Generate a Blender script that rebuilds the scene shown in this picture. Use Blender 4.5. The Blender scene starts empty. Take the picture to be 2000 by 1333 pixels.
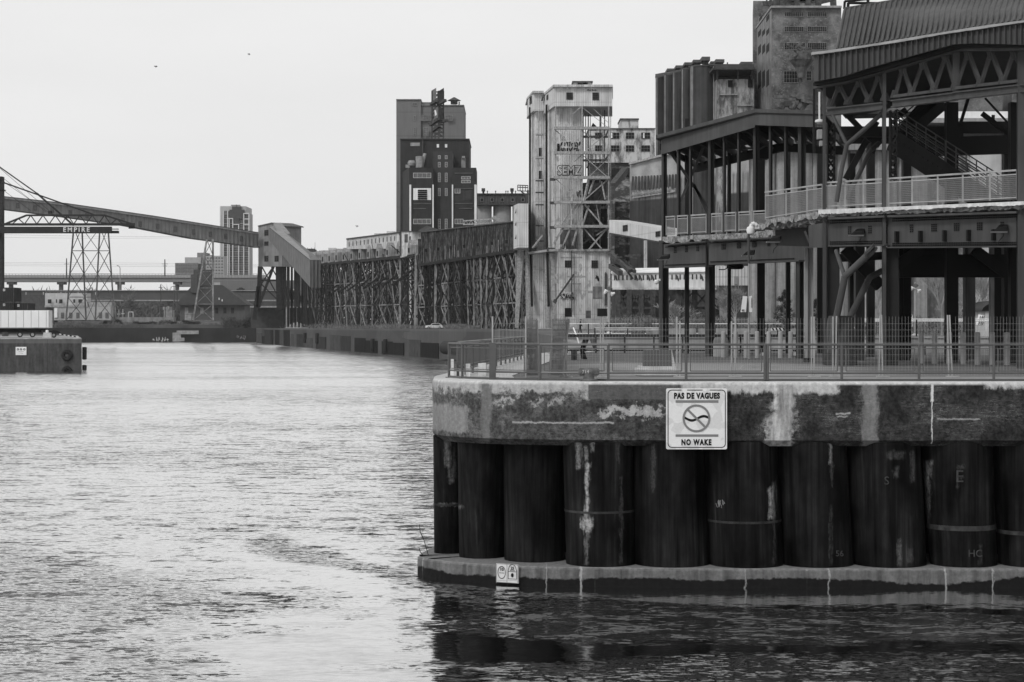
import bpy, math, random
from mathutils import Vector, Matrix
random.seed(7)
R = random.uniform
HAZE = .00005
F = 4000.0; H = 7.6; HY = 640.0
def P(px, py, Z): return Vector(((px-1000)*Z/F, Z, H+(HY-py)*Z/F))
def zat(py, Z): return H+(HY-py)*Z/F
def xat(px, Z): return (px-1000)*Z/F

sc = bpy.context.scene
C = sc.collection
# ---------------------------------------------------------------- camera, sky, sun, exposure
cam = bpy.data.cameras.new('camera'); co = bpy.data.objects.new('camera', cam); C.objects.link(co)
co.location = (0, 0, H); co.rotation_euler = (math.pi/2, 0, 0)
cam.sensor_width = 36; cam.lens = 72; cam.shift_y = -0.01325; cam.clip_end = 20000; cam.clip_start = 1
sc.camera = co
W = bpy.data.worlds.new("World"); sc.world = W; W.use_nodes = True
SUN_AZ, SUN_EL = math.radians(218), math.radians(42)   # behind the camera, to the left
nt = W.node_tree; nd = nt.nodes; lk = nt.links
bg = nd['Background']; sky = nd.new('ShaderNodeTexSky'); sky.sky_type = 'NISHITA'; sky.sun_disc = False
sky.sun_elevation = SUN_EL; sky.sun_rotation = SUN_AZ; sky.dust_density = 4; sky.air_density = 1.5
bw = nd.new('ShaderNodeRGBToBW'); lk.new(sky.outputs[0], bw.inputs[0])
tc = nd.new('ShaderNodeTexCoord'); mp = nd.new('ShaderNodeMapping'); mp.inputs['Scale'].default_value = (1, 1, 4.5)
nz = nd.new('ShaderNodeTexNoise'); nz.inputs['Scale'].default_value = 2.2; nz.inputs['Detail'].default_value = 5; nz.inputs['Roughness'].default_value = .5
lk.new(tc.outputs['Generated'], mp.inputs[0]); lk.new(mp.outputs[0], nz.inputs[0])
mr = nd.new('ShaderNodeMapRange'); mr.inputs[1].default_value = .3; mr.inputs[2].default_value = .7; mr.inputs[3].default_value = 8.0; mr.inputs[4].default_value = 8.95
lk.new(nz.outputs[0], mr.inputs[0])
mx = nd.new('ShaderNodeMix'); mx.inputs[0].default_value = .97
lk.new(bw.outputs[0], mx.inputs[2]); lk.new(mr.outputs[0], mx.inputs[3])
lk.new(mx.outputs[0], bg.inputs[0]); bg.inputs[1].default_value = .1
sl = bpy.data.lights.new('sun', 'SUN'); sl.energy = 1.5; sl.angle = math.radians(12)
so = bpy.data.objects.new('sun', sl); C.objects.link(so)
sd = Vector((math.sin(SUN_AZ)*math.cos(SUN_EL), math.cos(SUN_AZ)*math.cos(SUN_EL), math.sin(SUN_EL)))
so.rotation_euler = sd.to_track_quat('Z', 'Y').to_euler()
sc.view_settings.view_transform = 'Standard'; sc.view_settings.look = 'None'; sc.view_settings.exposure = 0; sc.view_settings.gamma = 1
try:
    sc.cycles.volume_step_rate = 20
    sc.cycles.max_bounces = 6
except Exception: pass

# ---------------------------------------------------------------- materials
class NG:
    def __init__(s, name):
        s.m = bpy.data.materials.new(name); s.m.use_nodes = True; s.t = s.m.node_tree; s.n = s.t.nodes; s.l = s.t.links
        s.b = s.n['Principled BSDF']; s.b.inputs['Specular IOR Level'].default_value = .12; s.pos = s.n.new('ShaderNodeNewGeometry').outputs['Position']
    def put(s, sock, v):
        if v is None: return
        if isinstance(v, (int, float)): sock.default_value = v
        elif isinstance(v, tuple): sock.default_value = v
        else: s.l.new(v, sock)
    def math(s, op, a, b=None, c=None, clamp=False):
        n = s.n.new('ShaderNodeMath'); n.operation = op; n.use_clamp = clamp
        s.put(n.inputs[0], a); s.put(n.inputs[1], b); s.put(n.inputs[2], c); return n.outputs[0]
    def mapv(s, sc=(1,1,1), rot=(0,0,0), loc=(0,0,0), src=None):
        n = s.n.new('ShaderNodeMapping'); n.inputs['Scale'].default_value = sc; n.inputs['Rotation'].default_value = rot; n.inputs['Location'].default_value = loc
        s.l.new(src or s.pos, n.inputs[0]); return n.outputs[0]
    def noise(s, scale, vec=None, detail=4, rough=.55):
        n = s.n.new('ShaderNodeTexNoise'); n.inputs['Scale'].default_value = scale; n.inputs['Detail'].default_value = detail; n.inputs['Roughness'].default_value = rough
        s.l.new(vec or s.pos, n.inputs['Vector']); return n.outputs[0]
    def rng(s, v, a, b, c, d):
        n = s.n.new('ShaderNodeMapRange'); s.put(n.inputs[0], v)
        for i, q in enumerate((a, b, c, d)): s.put(n.inputs[i+1], q)
        return n.outputs[0]
    def lerp(s, f, a, b):
        n = s.n.new('ShaderNodeMix'); s.put(n.inputs[0], f); s.put(n.inputs[2], a); s.put(n.inputs[3], b); return n.outputs[0]
    def sep(s, v=None):
        n = s.n.new('ShaderNodeSeparateXYZ'); s.l.new(v or s.pos, n.inputs[0]); return n.outputs
    def comb(s, a, b, c):
        n = s.n.new('ShaderNodeCombineXYZ'); s.put(n.inputs[0], a); s.put(n.inputs[1], b); s.put(n.inputs[2], c); return n.outputs[0]
    def color(s, v):
        n = s.n.new('ShaderNodeCombineColor')
        for i in range(3): s.put(n.inputs[i], v)
        s.l.new(n.outputs[0], s.b.inputs['Base Color'])
    def bump(s, h, strength=.4, dist=.05):
        n = s.n.new('ShaderNodeBump'); n.inputs['Strength'].default_value = strength; n.inputs['Distance'].default_value = dist
        s.l.new(h, n.inputs['Height']); s.l.new(n.outputs[0], s.b.inputs['Normal'])
    # a rectangular stain with ragged edges: 1 inside
    def patch(s, x, z, x0, x1, z0, z1, e=.08, w=None):
        xx = s.math('ADD', x, w) if w is not None else x
        zz = s.math('ADD', z, w) if w is not None else z
        a = s.rng(xx, x0-e, x0+e, 0, 1); b = s.rng(xx, x1-e, x1+e, 1, 0)
        c = s.rng(zz, z0-e, z0+e, 0, 1); d = s.rng(zz, z1-e, z1+e, 1, 0)
        return s.math('MULTIPLY', s.math('MULTIPLY', a, b), s.math('MULTIPLY', c, d))
MC = {}
def gm(name, g, rough=.8, var=.25, scale=.6, streak=.25, ssc=(2, 2, .12), metal=0, corr=0, corrper=.4, bump=0, spec=.15, blot=0, rows=0):
    if name in MC: return MC[name]
    k = NG(name)
    v = k.rng(k.noise(scale), .3, .7, 1-var, 1+var)
    if streak:
        v = k.math('MULTIPLY', v, k.rng(k.noise(1, k.mapv(ssc)), .3, .7, 1-streak, 1+streak))
    h = None
    if corr:
        x, y, z = k.sep()
        u = k.math('ADD', x, y)
        sw = k.math('SINE', k.math('MULTIPLY', u, 2*math.pi/corrper))
        v = k.math('MULTIPLY', v, k.rng(sw, -1, 1, 1-corr*.5, 1+corr*.3)); h = sw
    if rows:
        x, y, z = k.sep()
        fr = k.math('FRACT', k.math('DIVIDE', z, rows))
        v = k.math('MULTIPLY', v, k.rng(fr, 0, .06, .75, 1))
    v = k.math('MULTIPLY', v, g)
    if blot:
        n1 = k.noise(scale*3, k.mapv((1, 1, .5)), 8, .7)
        v = k.lerp(k.rng(n1, .52, .6, 0, 1), v, g*blot)
    k.color(v)
    k.b.inputs['Roughness'].default_value = rough; k.b.inputs['Metallic'].default_value = metal
    k.b.inputs['Specular IOR Level'].default_value = spec
    if h is not None: k.bump(h, .5, corrper*.12)
    elif bump: k.bump(k.noise(scale*8, None, 6), .5, bump)
    MC[name] = k.m; return k.m

# ---------------------------------------------------------------- mesh builder
class MB:
    def __init__(s): s.v = []; s.f = []
    def hexa(s, c):
        i = len(s.v); s.v += [tuple(p) for p in c]
        for q in ((0,3,2,1),(4,5,6,7),(0,1,5,4),(1,2,6,5),(2,3,7,6),(3,0,4,7)): s.f.append(tuple(i+a for a in q))
        return s
    def box(s, x0, x1, y0, y1, z0, z1):
        return s.hexa([(x0,y0,z0),(x1,y0,z0),(x1,y1,z0),(x0,y1,z0),(x0,y0,z1),(x1,y0,z1),(x1,y1,z1),(x0,y1,z1)])
    def bar(s, p, q, w, h=None, up=(0,0,1)):
        p = Vector(p); q = Vector(q); h = h or w; d = (q-p)
        if d.length < 1e-6: return s
        d.normalize(); up = Vector(up)
        if abs(d.dot(up)) > .99: up = Vector((0,1,0))
        sx = d.cross(up).normalized(); uu = sx.cross(d).normalized()
        a = sx*w/2; b = uu*h/2
        return s.hexa([p-a-b, p+a-b, p+a+b, p-a+b, q-a-b, q+a-b, q+a+b, q-a+b])
    def tube(s, p, q, r0, r1=None, n=8, cap=True):
        p = Vector(p); q = Vector(q); r1 = r0 if r1 is None else r1; d = q-p
        if d.length < 1e-6: return s
        d.normalize(); up = Vector((0,0,1)) if abs(d.z) < .95 else Vector((0,1,0))
        a = d.cross(up).normalized(); b = d.cross(a).normalized(); i = len(s.v)
        for c, r in ((p, r0), (q, r1)):
            for k in range(n):
                t = 2*math.pi*k/n; s.v.append(tuple(c+a*math.cos(t)*r+b*math.sin(t)*r))
        for k in range(n): s.f.append((i+k, i+(k+1)%n, i+n+(k+1)%n, i+n+k))
        if cap: s.f.append(tuple(i+n-1-k for k in range(n))); s.f.append(tuple(i+n+k for k in range(n)))
        return s
    def path(s, pts, r, n=8):
        for a, b in zip(pts[:-1], pts[1:]): s.tube(a, b, r, r, n)
        return s
    def prism(s, pts, vec):
        vec = Vector(vec); n = len(pts); i = len(s.v)
        s.v += [tuple(p) for p in pts]+[tuple(Vector(p)+vec) for p in pts]
        s.f.append(tuple(i+k for k in range(n))); s.f.append(tuple(i+2*n-1-k for k in range(n)))
        for k in range(n): s.f.append((i+k, i+n+k, i+n+(k+1)%n, i+(k+1)%n))
        return s
    def lathe(s, c, prof, n=16):
        c = Vector(c); i = len(s.v); m = len(prof)
        for r, z in prof:
            for k in range(n):
                t = 2*math.pi*k/n; s.v.append((c.x+r*math.cos(t), c.y+r*math.sin(t), c.z+z))
        for j in range(m-1):
            for k in range(n): s.f.append((i+j*n+k, i+j*n+(k+1)%n, i+(j+1)*n+(k+1)%n, i+(j+1)*n+k))
        s.f.append(tuple(i+n-1-k for k in range(n))); s.f.append(tuple(i+(m-1)*n+k for k in range(n)))
        return s
    def quad(s, a, b, c, d):
        i = len(s.v); s.v += [tuple(a), tuple(b), tuple(c), tuple(d)]; s.f.append((i, i+1, i+2, i+3)); return s
    def pbox(s, x0, y0, x1, y1, Z, dep):     # front face seen at these pixels when it stands Z metres away, dep metres deep
        return s.box(xat(x0, Z), xat(x1, Z), Z, Z+dep, zat(y1, Z), zat(y0, Z))
    def add(s, o):
        i = len(s.v); s.v += o.v; s.f += [tuple(a+i for a in f) for f in o.f]; return s
ROOT = {}
def tag(o, label=None, cat=None, group=None, kind=None):
    if label: o['label'] = label
    if cat: o['category'] = cat
    if group: o['group'] = group
    if kind: o['kind'] = kind
    return o
def obj(name, mb, m, parent=None, label=None, cat=None, group=None, kind=None, smooth=False, origin=None):
    me = bpy.data.meshes.new(name)
    if parent is not None: off = ROOT[parent.name]
    elif origin is not None: off = Vector(origin)
    elif kind == 'structure' or not mb.v: off = Vector((0,0,0))
    else:
        xs = [v[0] for v in mb.v]; ys = [v[1] for v in mb.v]; zs = [v[2] for v in mb.v]
        off = Vector(((min(xs)+max(xs))/2, (min(ys)+max(ys))/2, min(zs)))
    me.from_pydata([(v[0]-off.x, v[1]-off.y, v[2]-off.z) for v in mb.v], [], mb.f); me.update()
    import bmesh as _b
    bm = _b.new(); bm.from_mesh(me); _b.ops.recalc_face_normals(bm, faces=bm.faces[:]); bm.to_mesh(me); bm.free()
    if smooth:
        for p in me.polygons: p.use_smooth = True
        if smooth == 'a':
            try: me.set_sharp_from_angle(angle=math.radians(35))
            except Exception: pass
    o = bpy.data.objects.new(name, me); C.objects.link(o); me.materials.append(m)
    if parent is not None: o.parent = parent; ROOT[o.name] = off
    else: o.location = off; ROOT[o.name] = off
    tag(o, label, cat, group, kind); return o
def thing(name, loc, label, cat, group=None):
    o = bpy.data.objects.new(name, None); C.objects.link(o); o.location = loc; o.empty_display_size = .5
    ROOT[o.name] = Vector(loc); return tag(o, label, cat, group)
def copytree(o, parent=None, dl=None):
    c = o.copy(); C.objects.link(c)
    if parent is not None: c.parent = parent
    if dl is not None: c.location = Vector(o.location)+Vector(dl)
    for ch in CH.get(o.name, []): copytree(ch, c)
    return c
CH = {}
def kids(o):
    CH[o.name] = [c for c in C.objects if c.parent == o]
    for c in CH[o.name]: kids(c)
# a vertical plane through (px,Z) and (px,Z): features are given at the pixels where they are seen on it
class Face:
    def __init__(s, a, b):
        s.A = Vector((xat(*a), a[1], 0)); s.B = Vector((xat(*b), b[1], 0)); s.d = (s.B-s.A).normalized()
        s.n = Vector((s.d.y, -s.d.x, 0));  s.n = s.n if s.n.y < 0 else -s.n
    def pt(s, px, py, off=0):
        k = (px-1000)/F; A = s.A+s.n*off
        t = (k*A.y-A.x)/(s.d.x-k*s.d.y); Q = A+s.d*t
        return Vector((Q.x, Q.y, zat(py, Q.y)))
    def rect(s, mb, x0, y0, x1, y1, off=.05, th=.3):   # its front stands `off` proud of the plane, it is th thick
        a = s.pt(x0, y0, off); b = s.pt(x1, y0, off); m = s.pt((x0+x1)/2, y0, off); zt = m.z; zb = s.pt((x0+x1)/2, y1, off).z
        f = Vector((0,0,0)); r = -s.n*th
        mb.hexa([(*(a+r).xy, zb), (*(b+r).xy, zb), (*(b+f).xy, zb), (*(a+f).xy, zb), (*(a+r).xy, zt), (*(b+r).xy, zt), (*(b+f).xy, zt), (*(a+f).xy, zt)])
        return mb
    def poly(s, mb, pts, off=0, th=.3):
        mb.prism([s.pt(x, y, off) for x, y in pts], -s.n*th); return mb
def window(face, parent, x0, y0, x1, y1, nx=2, ny=2, fm=None, pm=None, off=.04, fw=None, label=None):
    w = (x1-x0); fw = fw or max(.6, min(1.2, w*.1)); fm = fm or M_frame; pm = pm or M_glass
    f = MB()
    face.rect(f, x0, y0, x1, y0+fw, off+.1, .12); face.rect(f, x0, y1-fw, x1, y1, off+.1, .12)
    face.rect(f, x0, y0+fw, x0+fw, y1-fw, off+.1, .12); face.rect(f, x1-fw, y0+fw, x1, y1-fw, off+.1, .12)
    iw = fw*.55
    for i in range(1, nx):
        c = x0+w*i/nx; face.rect(f, c-iw/2, y0+fw, c+iw/2, y1-fw, off+.08, .1)
    for j in range(1, ny):
        c = y0+(y1-y0)*j/ny; face.rect(f, x0+fw, c-iw/2, x1-fw, c+iw/2, off+.07, .08)
    o = obj('window', f, fm, parent, label=label)
    p = MB(); face.rect(p, x0+fw*.3, y0+fw*.3, x1-fw*.3, y1-fw*.3, off, .06)
    obj('pane', p, pm, o); return o
def text_mb(s, loc, size, dx=Vector((1,0,0)), up=Vector((0,0,1)), depth=.02, bold=0, spacing=1, align='CENTER', sx=1):
    cu = bpy.data.curves.new('t', 'FONT'); cu.body = s; cu.size = size; cu.extrude = depth; cu.offset = bold; cu.space_character = spacing
    cu.align_x = align; cu.align_y = 'CENTER'; cu.resolution_u = 3
    o = bpy.data.objects.new('t', cu); C.objects.link(o); bpy.context.view_layer.update()
    me = bpy.data.meshes.new_from_object(o.evaluated_get(bpy.context.evaluated_depsgraph_get()))
    nrm = dx.cross(up); mb = MB(); L = Vector(loc)
    for v in me.vertices: mb.v.append(tuple(L+dx*v.co.x*sx+up*v.co.y+nrm*v.co.z))
    for p in me.polygons: mb.f.append(tuple(p.vertices))
    bpy.data.objects.remove(o); bpy.data.curves.remove(cu); bpy.data.meshes.remove(me); return mb
def ring(mb, c, r0, r1, dx, up, th, n=40, a0=0, a1=2*math.pi, ry=1):
    nrm = dx.cross(up)
    for k in range(n):
        t0 = a0+(a1-a0)*k/n; t1 = a0+(a1-a0)*(k+1)/n
        q = [c+dx*math.cos(t)*r+up*math.sin(t)*r*ry for r, t in ((r0, t0), (r1, t0), (r1, t1), (r0, t1))]
        mb.prism(q, nrm*th)
    return mb
M_frame = gm('frame_paint_grey', .42, var=.15); M_glass = gm('dark_glass', .02, rough=.25, var=.3, streak=0, spec=.5)
M_glass_mid = gm('dusty_glass', .1, rough=.35, var=.5, scale=1.5, streak=0, spec=.5)
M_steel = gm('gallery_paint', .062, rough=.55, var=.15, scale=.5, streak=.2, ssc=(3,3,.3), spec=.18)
M_steel_d = gm('dark_and_shaded_paint', .018, rough=.7, var=.2, streak=.15, spec=.1)  # darker copy of the gallery paint, carries the shade of rear parts too
M_metal = gm('galvanised_steel', .32, rough=.5, var=.15, scale=2, streak=.1)
M_rail = gm('railing_paint', .07, rough=.4, var=.12, scale=3, streak=0, spec=.5)
M_white = gm('weathered_white_paint', .72, rough=.6, var=.08, streak=.08)
M_black = gm('black_paint', .008, spec=.15, rough=.5, var=.1, streak=0)
M_conc = gm('grey_concrete', .26, var=.25, scale=.8, streak=.2, ssc=(1.5,1.5,.2), bump=.03)
M_conc_l = gm('light_concrete', .5, var=.18, scale=1.2, streak=.15, bump=.02)
M_asph = gm('asphalt', .1, var=.3, scale=.25, streak=0, rough=.9)
M_bark = gm('bark', .16, var=.3, scale=3, streak=0); M_leaf = gm('dark_needles', .05, var=.4, scale=2, streak=0)
M_rubber = gm('rubber', .02, rough=.7, var=.3, streak=0)
# ---------------------------------------------------------------- water, ground, pavement
WAMP = .85
k = NG('rippled_water'); x, y, z = k.sep()
big = k.noise(1, k.mapv((.012, .03, 1)), 3, .6)
cw = k.rng(k.noise(1, k.mapv((.08, .1, 1)), 3, .6), .3, .7, -4, 4)
def wpatch(x0, x1, y0, y1, ex, ey, sl=0):
    xx = k.math('ADD', x, cw); yy = k.math('ADD', k.math('ADD', y, k.math('MULTIPLY', x, sl)), k.math('MULTIPLY', cw, .6))
    return k.math('MULTIPLY', k.math('MULTIPLY', k.rng(xx, x0-ex, x0+ex, 0, 1), k.rng(xx, x1-ex, x1+ex, 1, 0)), k.math('MULTIPLY', k.rng(yy, y0-ey, y0+ey, 0, 1), k.rng(yy, y1-ey, y1+ey, 1, 0)))
def ncol(vec, detail, rough):
    n = k.n.new('ShaderNodeTexNoise'); n.inputs['Scale'].default_value = 1; n.inputs['Detail'].default_value = detail; n.inputs['Roughness'].default_value = rough
    k.l.new(vec, n.inputs['Vector']); return k.sep(n.outputs['Color'])
na = ncol(k.mapv((3.3, 6.5, 1), (0,0,.06)), 4, .62); nb = ncol(k.mapv((.6, 1.3, 1), (0,0,-.07)), 2, .5)
s0 = k.rng(big, .42, .6, .42, .78)
pa = wpatch(-9.5, -1.5, 55.4, 59.6, 1.2, 1.0, 1.8)           # gust by the pier's corner
pb = wpatch(-60, -7.2, -40, 48.5, 1.2, 1.6, 1.24)
pc = wpatch(-1, 30, 50.6, 56.2, 2.5, .9, .13)
pd = wpatch(-1, 30, 30, 47.2, 2, 1, 0)
calm = wpatch(-8, 1.5, 36, 70, 1.5, 3, 0)
lee = wpatch(-2.2, 60, 20, 60.5, .5, .5, 0)
s1 = k.math('ADD', k.math('MULTIPLY', s0, k.math('SUBTRACT', 1, k.math('MAXIMUM', k.math('MULTIPLY', calm, .65), k.math('MULTIPLY', lee, .8)))), k.math('ADD', k.math('MULTIPLY', pa, 1.5), k.math('ADD', k.math('MULTIPLY', pb, .8), k.math('ADD', k.math('MULTIPLY', pc, 5.0), k.math('MULTIPLY', pd, 1.4)))))
amp = k.math('MULTIPLY', s1, WAMP)
def slope(c, bias): 
    return k.math('ADD', k.math('MULTIPLY', k.math('ADD', k.math('SUBTRACT', na[c], .5), k.math('MULTIPLY', k.math('SUBTRACT', nb[c], .5), .6)), amp), bias)
bias = k.math('MULTIPLY', k.rng(y, 55, 260, -.01, -.075), 1)
nv = k.comb(slope(0, 0), slope(1, bias), 1.0)
nm = k.n.new('ShaderNodeVectorMath'); nm.operation = 'NORMALIZE'; k.l.new(nv, nm.inputs[0]); NRM = nm.outputs[0]
k.color(.012); k.b.inputs['Roughness'].default_value = .08; k.b.inputs['IOR'].default_value = 1.33; k.l.new(NRM, k.b.inputs['Normal'])
gl = k.n.new('ShaderNodeBsdfAnisotropic'); gl.inputs['Color'].default_value = (.97,.97,.97,1); gl.inputs['Roughness'].default_value = .08; k.l.new(NRM, gl.inputs['Normal'])
lw = k.n.new('ShaderNodeLayerWeight'); lw.inputs['Blend'].default_value = .5; k.l.new(NRM, lw.inputs['Normal'])
fac = k.rng(lw.outputs['Facing'], .64, .88, .1, .86)
ms = k.n.new('ShaderNodeMixShader'); k.l.new(fac, ms.inputs[0]); k.l.new(k.b.outputs[0], ms.inputs[1]); k.l.new(gl.outputs[0], ms.inputs[2])
k.l.new(ms.outputs[0], k.n['Material Output'].inputs['Surface'])
obj('water', MB().quad((-4000,-200,0),(4000,-200,0),(4000,7000,0),(-4000,7000,0)), k.m, kind='structure')
# paved quay: z 6.0, side wall running away from the camera on the left
SIDE = [(-2.35, 64.8), (-2.6, 68), (0.3, 115), (4.5, 150)]
k = NG('old_asphalt'); x, y, z = k.sep()
n = k.rng(k.noise(.25), .3, .7, .7, 1.3); n2 = k.rng(k.noise(6, None, 6), .3, .7, .8, 1.2)
wt = k.rng(k.noise(1, k.mapv((.16, .22, 1)), 3, .6), .3, .7, -1.2, 1.2)
v = k.math('MULTIPLY', k.math('MULTIPLY', n, n2), .11)
pale = k.math('MAXIMUM', k.patch(x, y, 3.4, 13, 69, 94, 1.2, wt), k.patch(x, y, -3, 40, 58, 66.5, 1, wt))  # sunlit patches painted into the asphalt as paler areas
v = k.lerp(pale, v, k.math('MULTIPLY', n2, .24))
k.color(v); k.b.inputs['Roughness'].default_value = .9
obj('pavement', MB().prism([(-1.6,66,5.98),(-1.8,68,5.98),(1.1,115,5.98),(5.2,151,5.98),(120,151,5.98),(120,62.2,5.98),(3,62.2,5.98),(0,63,5.98)], (0,0,-.4)), k.m, kind='structure')
# raised ground further off with its retaining wall
obj('far_ground', MB().prism([(4.4,150,6.8),(1.5,300,7.0),(-4,430,7.2),(-18,515,7.2),(-126,1012,7.2),(-126,4500,9),(1500,4500,9),(1500,150,6.8)], (0,0,-7.5)), gm('dry_grass_ground', .1, var=.4, scale=.08, streak=0, rough=1), kind='structure')
obj('far_shore', MB().prism([(-126.5,1075,9),(-330,1085,9),(-1500,1090,9),(-1500,5000,14),(-126.5,5000,14)], (0,0,-14)), gm('scrubby_ground', .085, var=.5, scale=.06, streak=0, rough=1), kind='structure')
# ---------------------------------------------------------------- near pier
front = [(160,59.8),(16,59.8),(5.8,59.8),(1.5,60.2),(-.35,60.8),(-1.6,61.7),(-2.25,62.8),(-2.5,64.2),(-2.6,68),(.3,115),(4.4,149.9)]
inner = [(160,62.3),(3,62.3),(0,63.1),(-1.4,64.3),(-1.7,66),(-1.8,68),(1.1,115),(5.1,149.9)]
pier = thing('pier', (12, 60, 0), 'stained concrete pier on black steel cylinders, with the metal railing along its top', 'pier')
k = NG('stained_cap_concrete'); x, y, z = k.sep()
X = lambda px: (px-1000)*.01495
Zp = lambda py: H-(py-640)*.01495
fine = k.noise(9, None, 9, .7); med = k.noise(1.3, None, 6, .65); strk = k.noise(1, k.mapv((5, 5, .5)), 5, .6); hz = k.noise(1, k.mapv((.8, .8, 9)), 5, .7)
wob = k.rng(k.noise(3.2, None, 8, .7), .25, .75, -.3, .3)
wob2 = k.rng(k.noise(4.5, k.mapv((1, 1, .4)), 8, .75), .25, .75, -.14, .14)
v = k.rng(med, .36, .64, .021, .05)
v = k.math('MULTIPLY', v, k.rng(fine, .38, .62, .5, 1.55))
v = k.math('MULTIPLY', v, k.rng(strk, .35, .65, .8, 1.2))
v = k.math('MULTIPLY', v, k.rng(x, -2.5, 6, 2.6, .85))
def addp(lst, val, e, w):
    global v
    for (a, b, c, d) in lst:
        m = k.patch(x, z, X(a), X(b), Zp(d), Zp(c), e, w); v = k.lerp(m, v, val)
lt = k.math('MULTIPLY', k.rng(fine, .3, .7, .7, 1.25), k.rng(strk, .3, .7, .8, 1.15))
addp([(820,1240,700,768)], k.math('MULTIPLY', lt, .36), .07, wob)
addp([(1330,1640,700,768),(1925,2600,700,757)], k.math('MULTIPLY', lt, .42), .05, wob2)
addp([(826,910,796,852)], k.math('MULTIPLY', lt, .22), .04, wob2)
addp([(938,958,740,866),(1684,1714,700,880)], k.math('MULTIPLY', lt, .16), .05, wob2)
addp([(1512,1552,700,880),(1496,1540,815,880)], k.math('MULTIPLY', k.math('MULTIPLY', lt, k.rng(strk, .35, .65, .55, 1.25)), .38), .1, wob)
addp([(1175,1300,796,812),(965,1005,782,790),(1035,1060,784,789),(1075,1100,784,789)], k.math('MULTIPLY', lt, .36), .05, wob)
addp([(1150,1325,700,781)], k.math('MULTIPLY', lt, .085), .01, None)
addp([(1819.8,1821.8,700,868),(1818,1823,752,785)], .55, .012, k.math('MULTIPLY', wob2, .35))
addp([(1633,1660,807,810),(1635,1655,813,815),(1830,1915,818,820),(1000,1200,826,829)], k.math('MULTIPLY', lt, .35), .02, k.math('MULTIPLY', wob2, .3))
crk = k.rng(k.math('ABSOLUTE', k.math('SUBTRACT', hz, .5)), 0, .008, 1, 0)
v = k.lerp(k.math('MULTIPLY', crk, k.rng(med, .45, .6, 0, .8)), v, .32)
top = k.math('MULTIPLY', k.rng(z, 5.9, 5.96, 0, 1), k.rng(y, 63.5, 66, 1, .35)); v = k.lerp(top, v, k.math('MULTIPLY', lt, .5))  # highlight along the cap's top rim, put into the colour
k.color(v); k.b.inputs['Roughness'].default_value = .85; k.bump(k.math('ADD', fine, k.math('MULTIPLY', med, 2)), .6, .03)
M_cap = k.m
mb = MB(); zt, zb, zc = 6.0, 4.3, 4.16
def inset(pts, d):
    out = []
    for i, p in enumerate(pts):
        a = Vector(pts[max(i-1,0)]); b = Vector(pts[min(i+1,len(pts)-1)]); t = (b-a).normalized(); nn = Vector((t.y, -t.x)); nn = nn if True else nn
        out.append((p[0]+nn.x*d, p[1]+nn.y*d))
    return out
def smooth_line(pts, i0, i1, steps=4):
    out = [Vector(p) for p in pts[:i0]]
    for i in range(i0, i1):
        p0, p1, p2, p3 = (Vector(pts[j]) for j in (i-1, i, i+1, i+2))
        for s_ in range(steps):
            t = s_/steps; out.append(.5*((2*p1)+(-p0+p2)*t+(2*p0-5*p1+4*p2-p3)*t*t+(-p0+3*p1-3*p2+p3)*t**3))
    return [tuple(p) for p in out]+[tuple(p) for p in pts[i1:]]
fl = smooth_line(front, 3, 7)
def ribbon(pl, prof, closeback):          # sweep a section (inset, z) along the plan line
    mb = MB(); cols = [inset(pl, d) for d, _ in prof]; n = len(pl)
    for j, (d, zz) in enumerate(prof): mb.v += [(cols[j][i][0], cols[j][i][1], zz) for i in range(n)]
    for j in range(len(prof)-1):
        for i in range(n-1): mb.f.append((j*n+i, j*n+i+1, (j+1)*n+i+1, (j+1)*n+i))
    return mb
sgn = 1
t_ = inset([(16,59.8),(5.8,59.8),(1.5,60.2)], 1)[1]
sgn = 1 if t_[1] > 59.8 else -1
cap = ribbon(fl, [(sgn*2.6,4.1),(sgn*.25,4.12),(sgn*.02,4.3),(0,5.9),(sgn*.03,5.97),(sgn*.1,6.0),(sgn*2.6,6.0)], 1)
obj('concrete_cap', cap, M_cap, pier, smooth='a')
k = NG('footing_concrete'); x, y, z = k.sep()
st = k.noise(1, k.mapv((4, 4, .25)), 4, .6); fi = k.noise(7, None, 8, .7)
v = k.math('MULTIPLY', k.rng(st, .3, .7, .07, .17), k.rng(fi, .3, .7, .7, 1.3))
drip = k.math('MULTIPLY', k.rng(k.noise(1, k.mapv((2.6, 2.6, .15)), 2, .5), .68, .72, 0, .9), k.rng(fi, .3, .6, .3, 1)); v = k.lerp(drip, v, .34)
lev = k.math('ADD', k.rng(k.noise(.22), .3, .7, .1, .36), k.rng(k.noise(5, None, 5, .7), .3, .7, -.05, .05))
wet = k.rng(k.math('SUBTRACT', z, lev), -.015, .03, 1, 0)
v = k.lerp(k.math('MULTIPLY', wet, k.math('SUBTRACT', 1, k.math('MULTIPLY', drip, .6))), v, k.math('MULTIPLY', k.rng(fi, .3, .7, .6, 1.3), .009))
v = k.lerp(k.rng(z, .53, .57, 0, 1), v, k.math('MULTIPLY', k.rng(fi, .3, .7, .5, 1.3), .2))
for px_, wd in ((1135,1.8),(1845,1.4),(1617,1),(1068,.8),(1454,.7),(1936,1)):
    v = k.lerp(k.patch(x, z, X(px_-wd), X(px_+wd), -.2, .62, .015, k.math('MULTIPLY', wob2 if False else k.rng(k.noise(5, k.mapv((1,1,.5)), 6, .7), .25, .75, -.07, .07), 1)), v, .32)
k.color(v); k.b.inputs['Roughness'].default_value = .7; k.bump(fi, .6, .02)
foot = [(160,59.62),(16,59.62),(5.8,59.62),(1.4,60.05),(-.6,60.7),(-2.0,61.6),(-2.75,62.6),(-2.85,64.0),(-1.9,70),(1.1,115),(5,149)]
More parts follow.
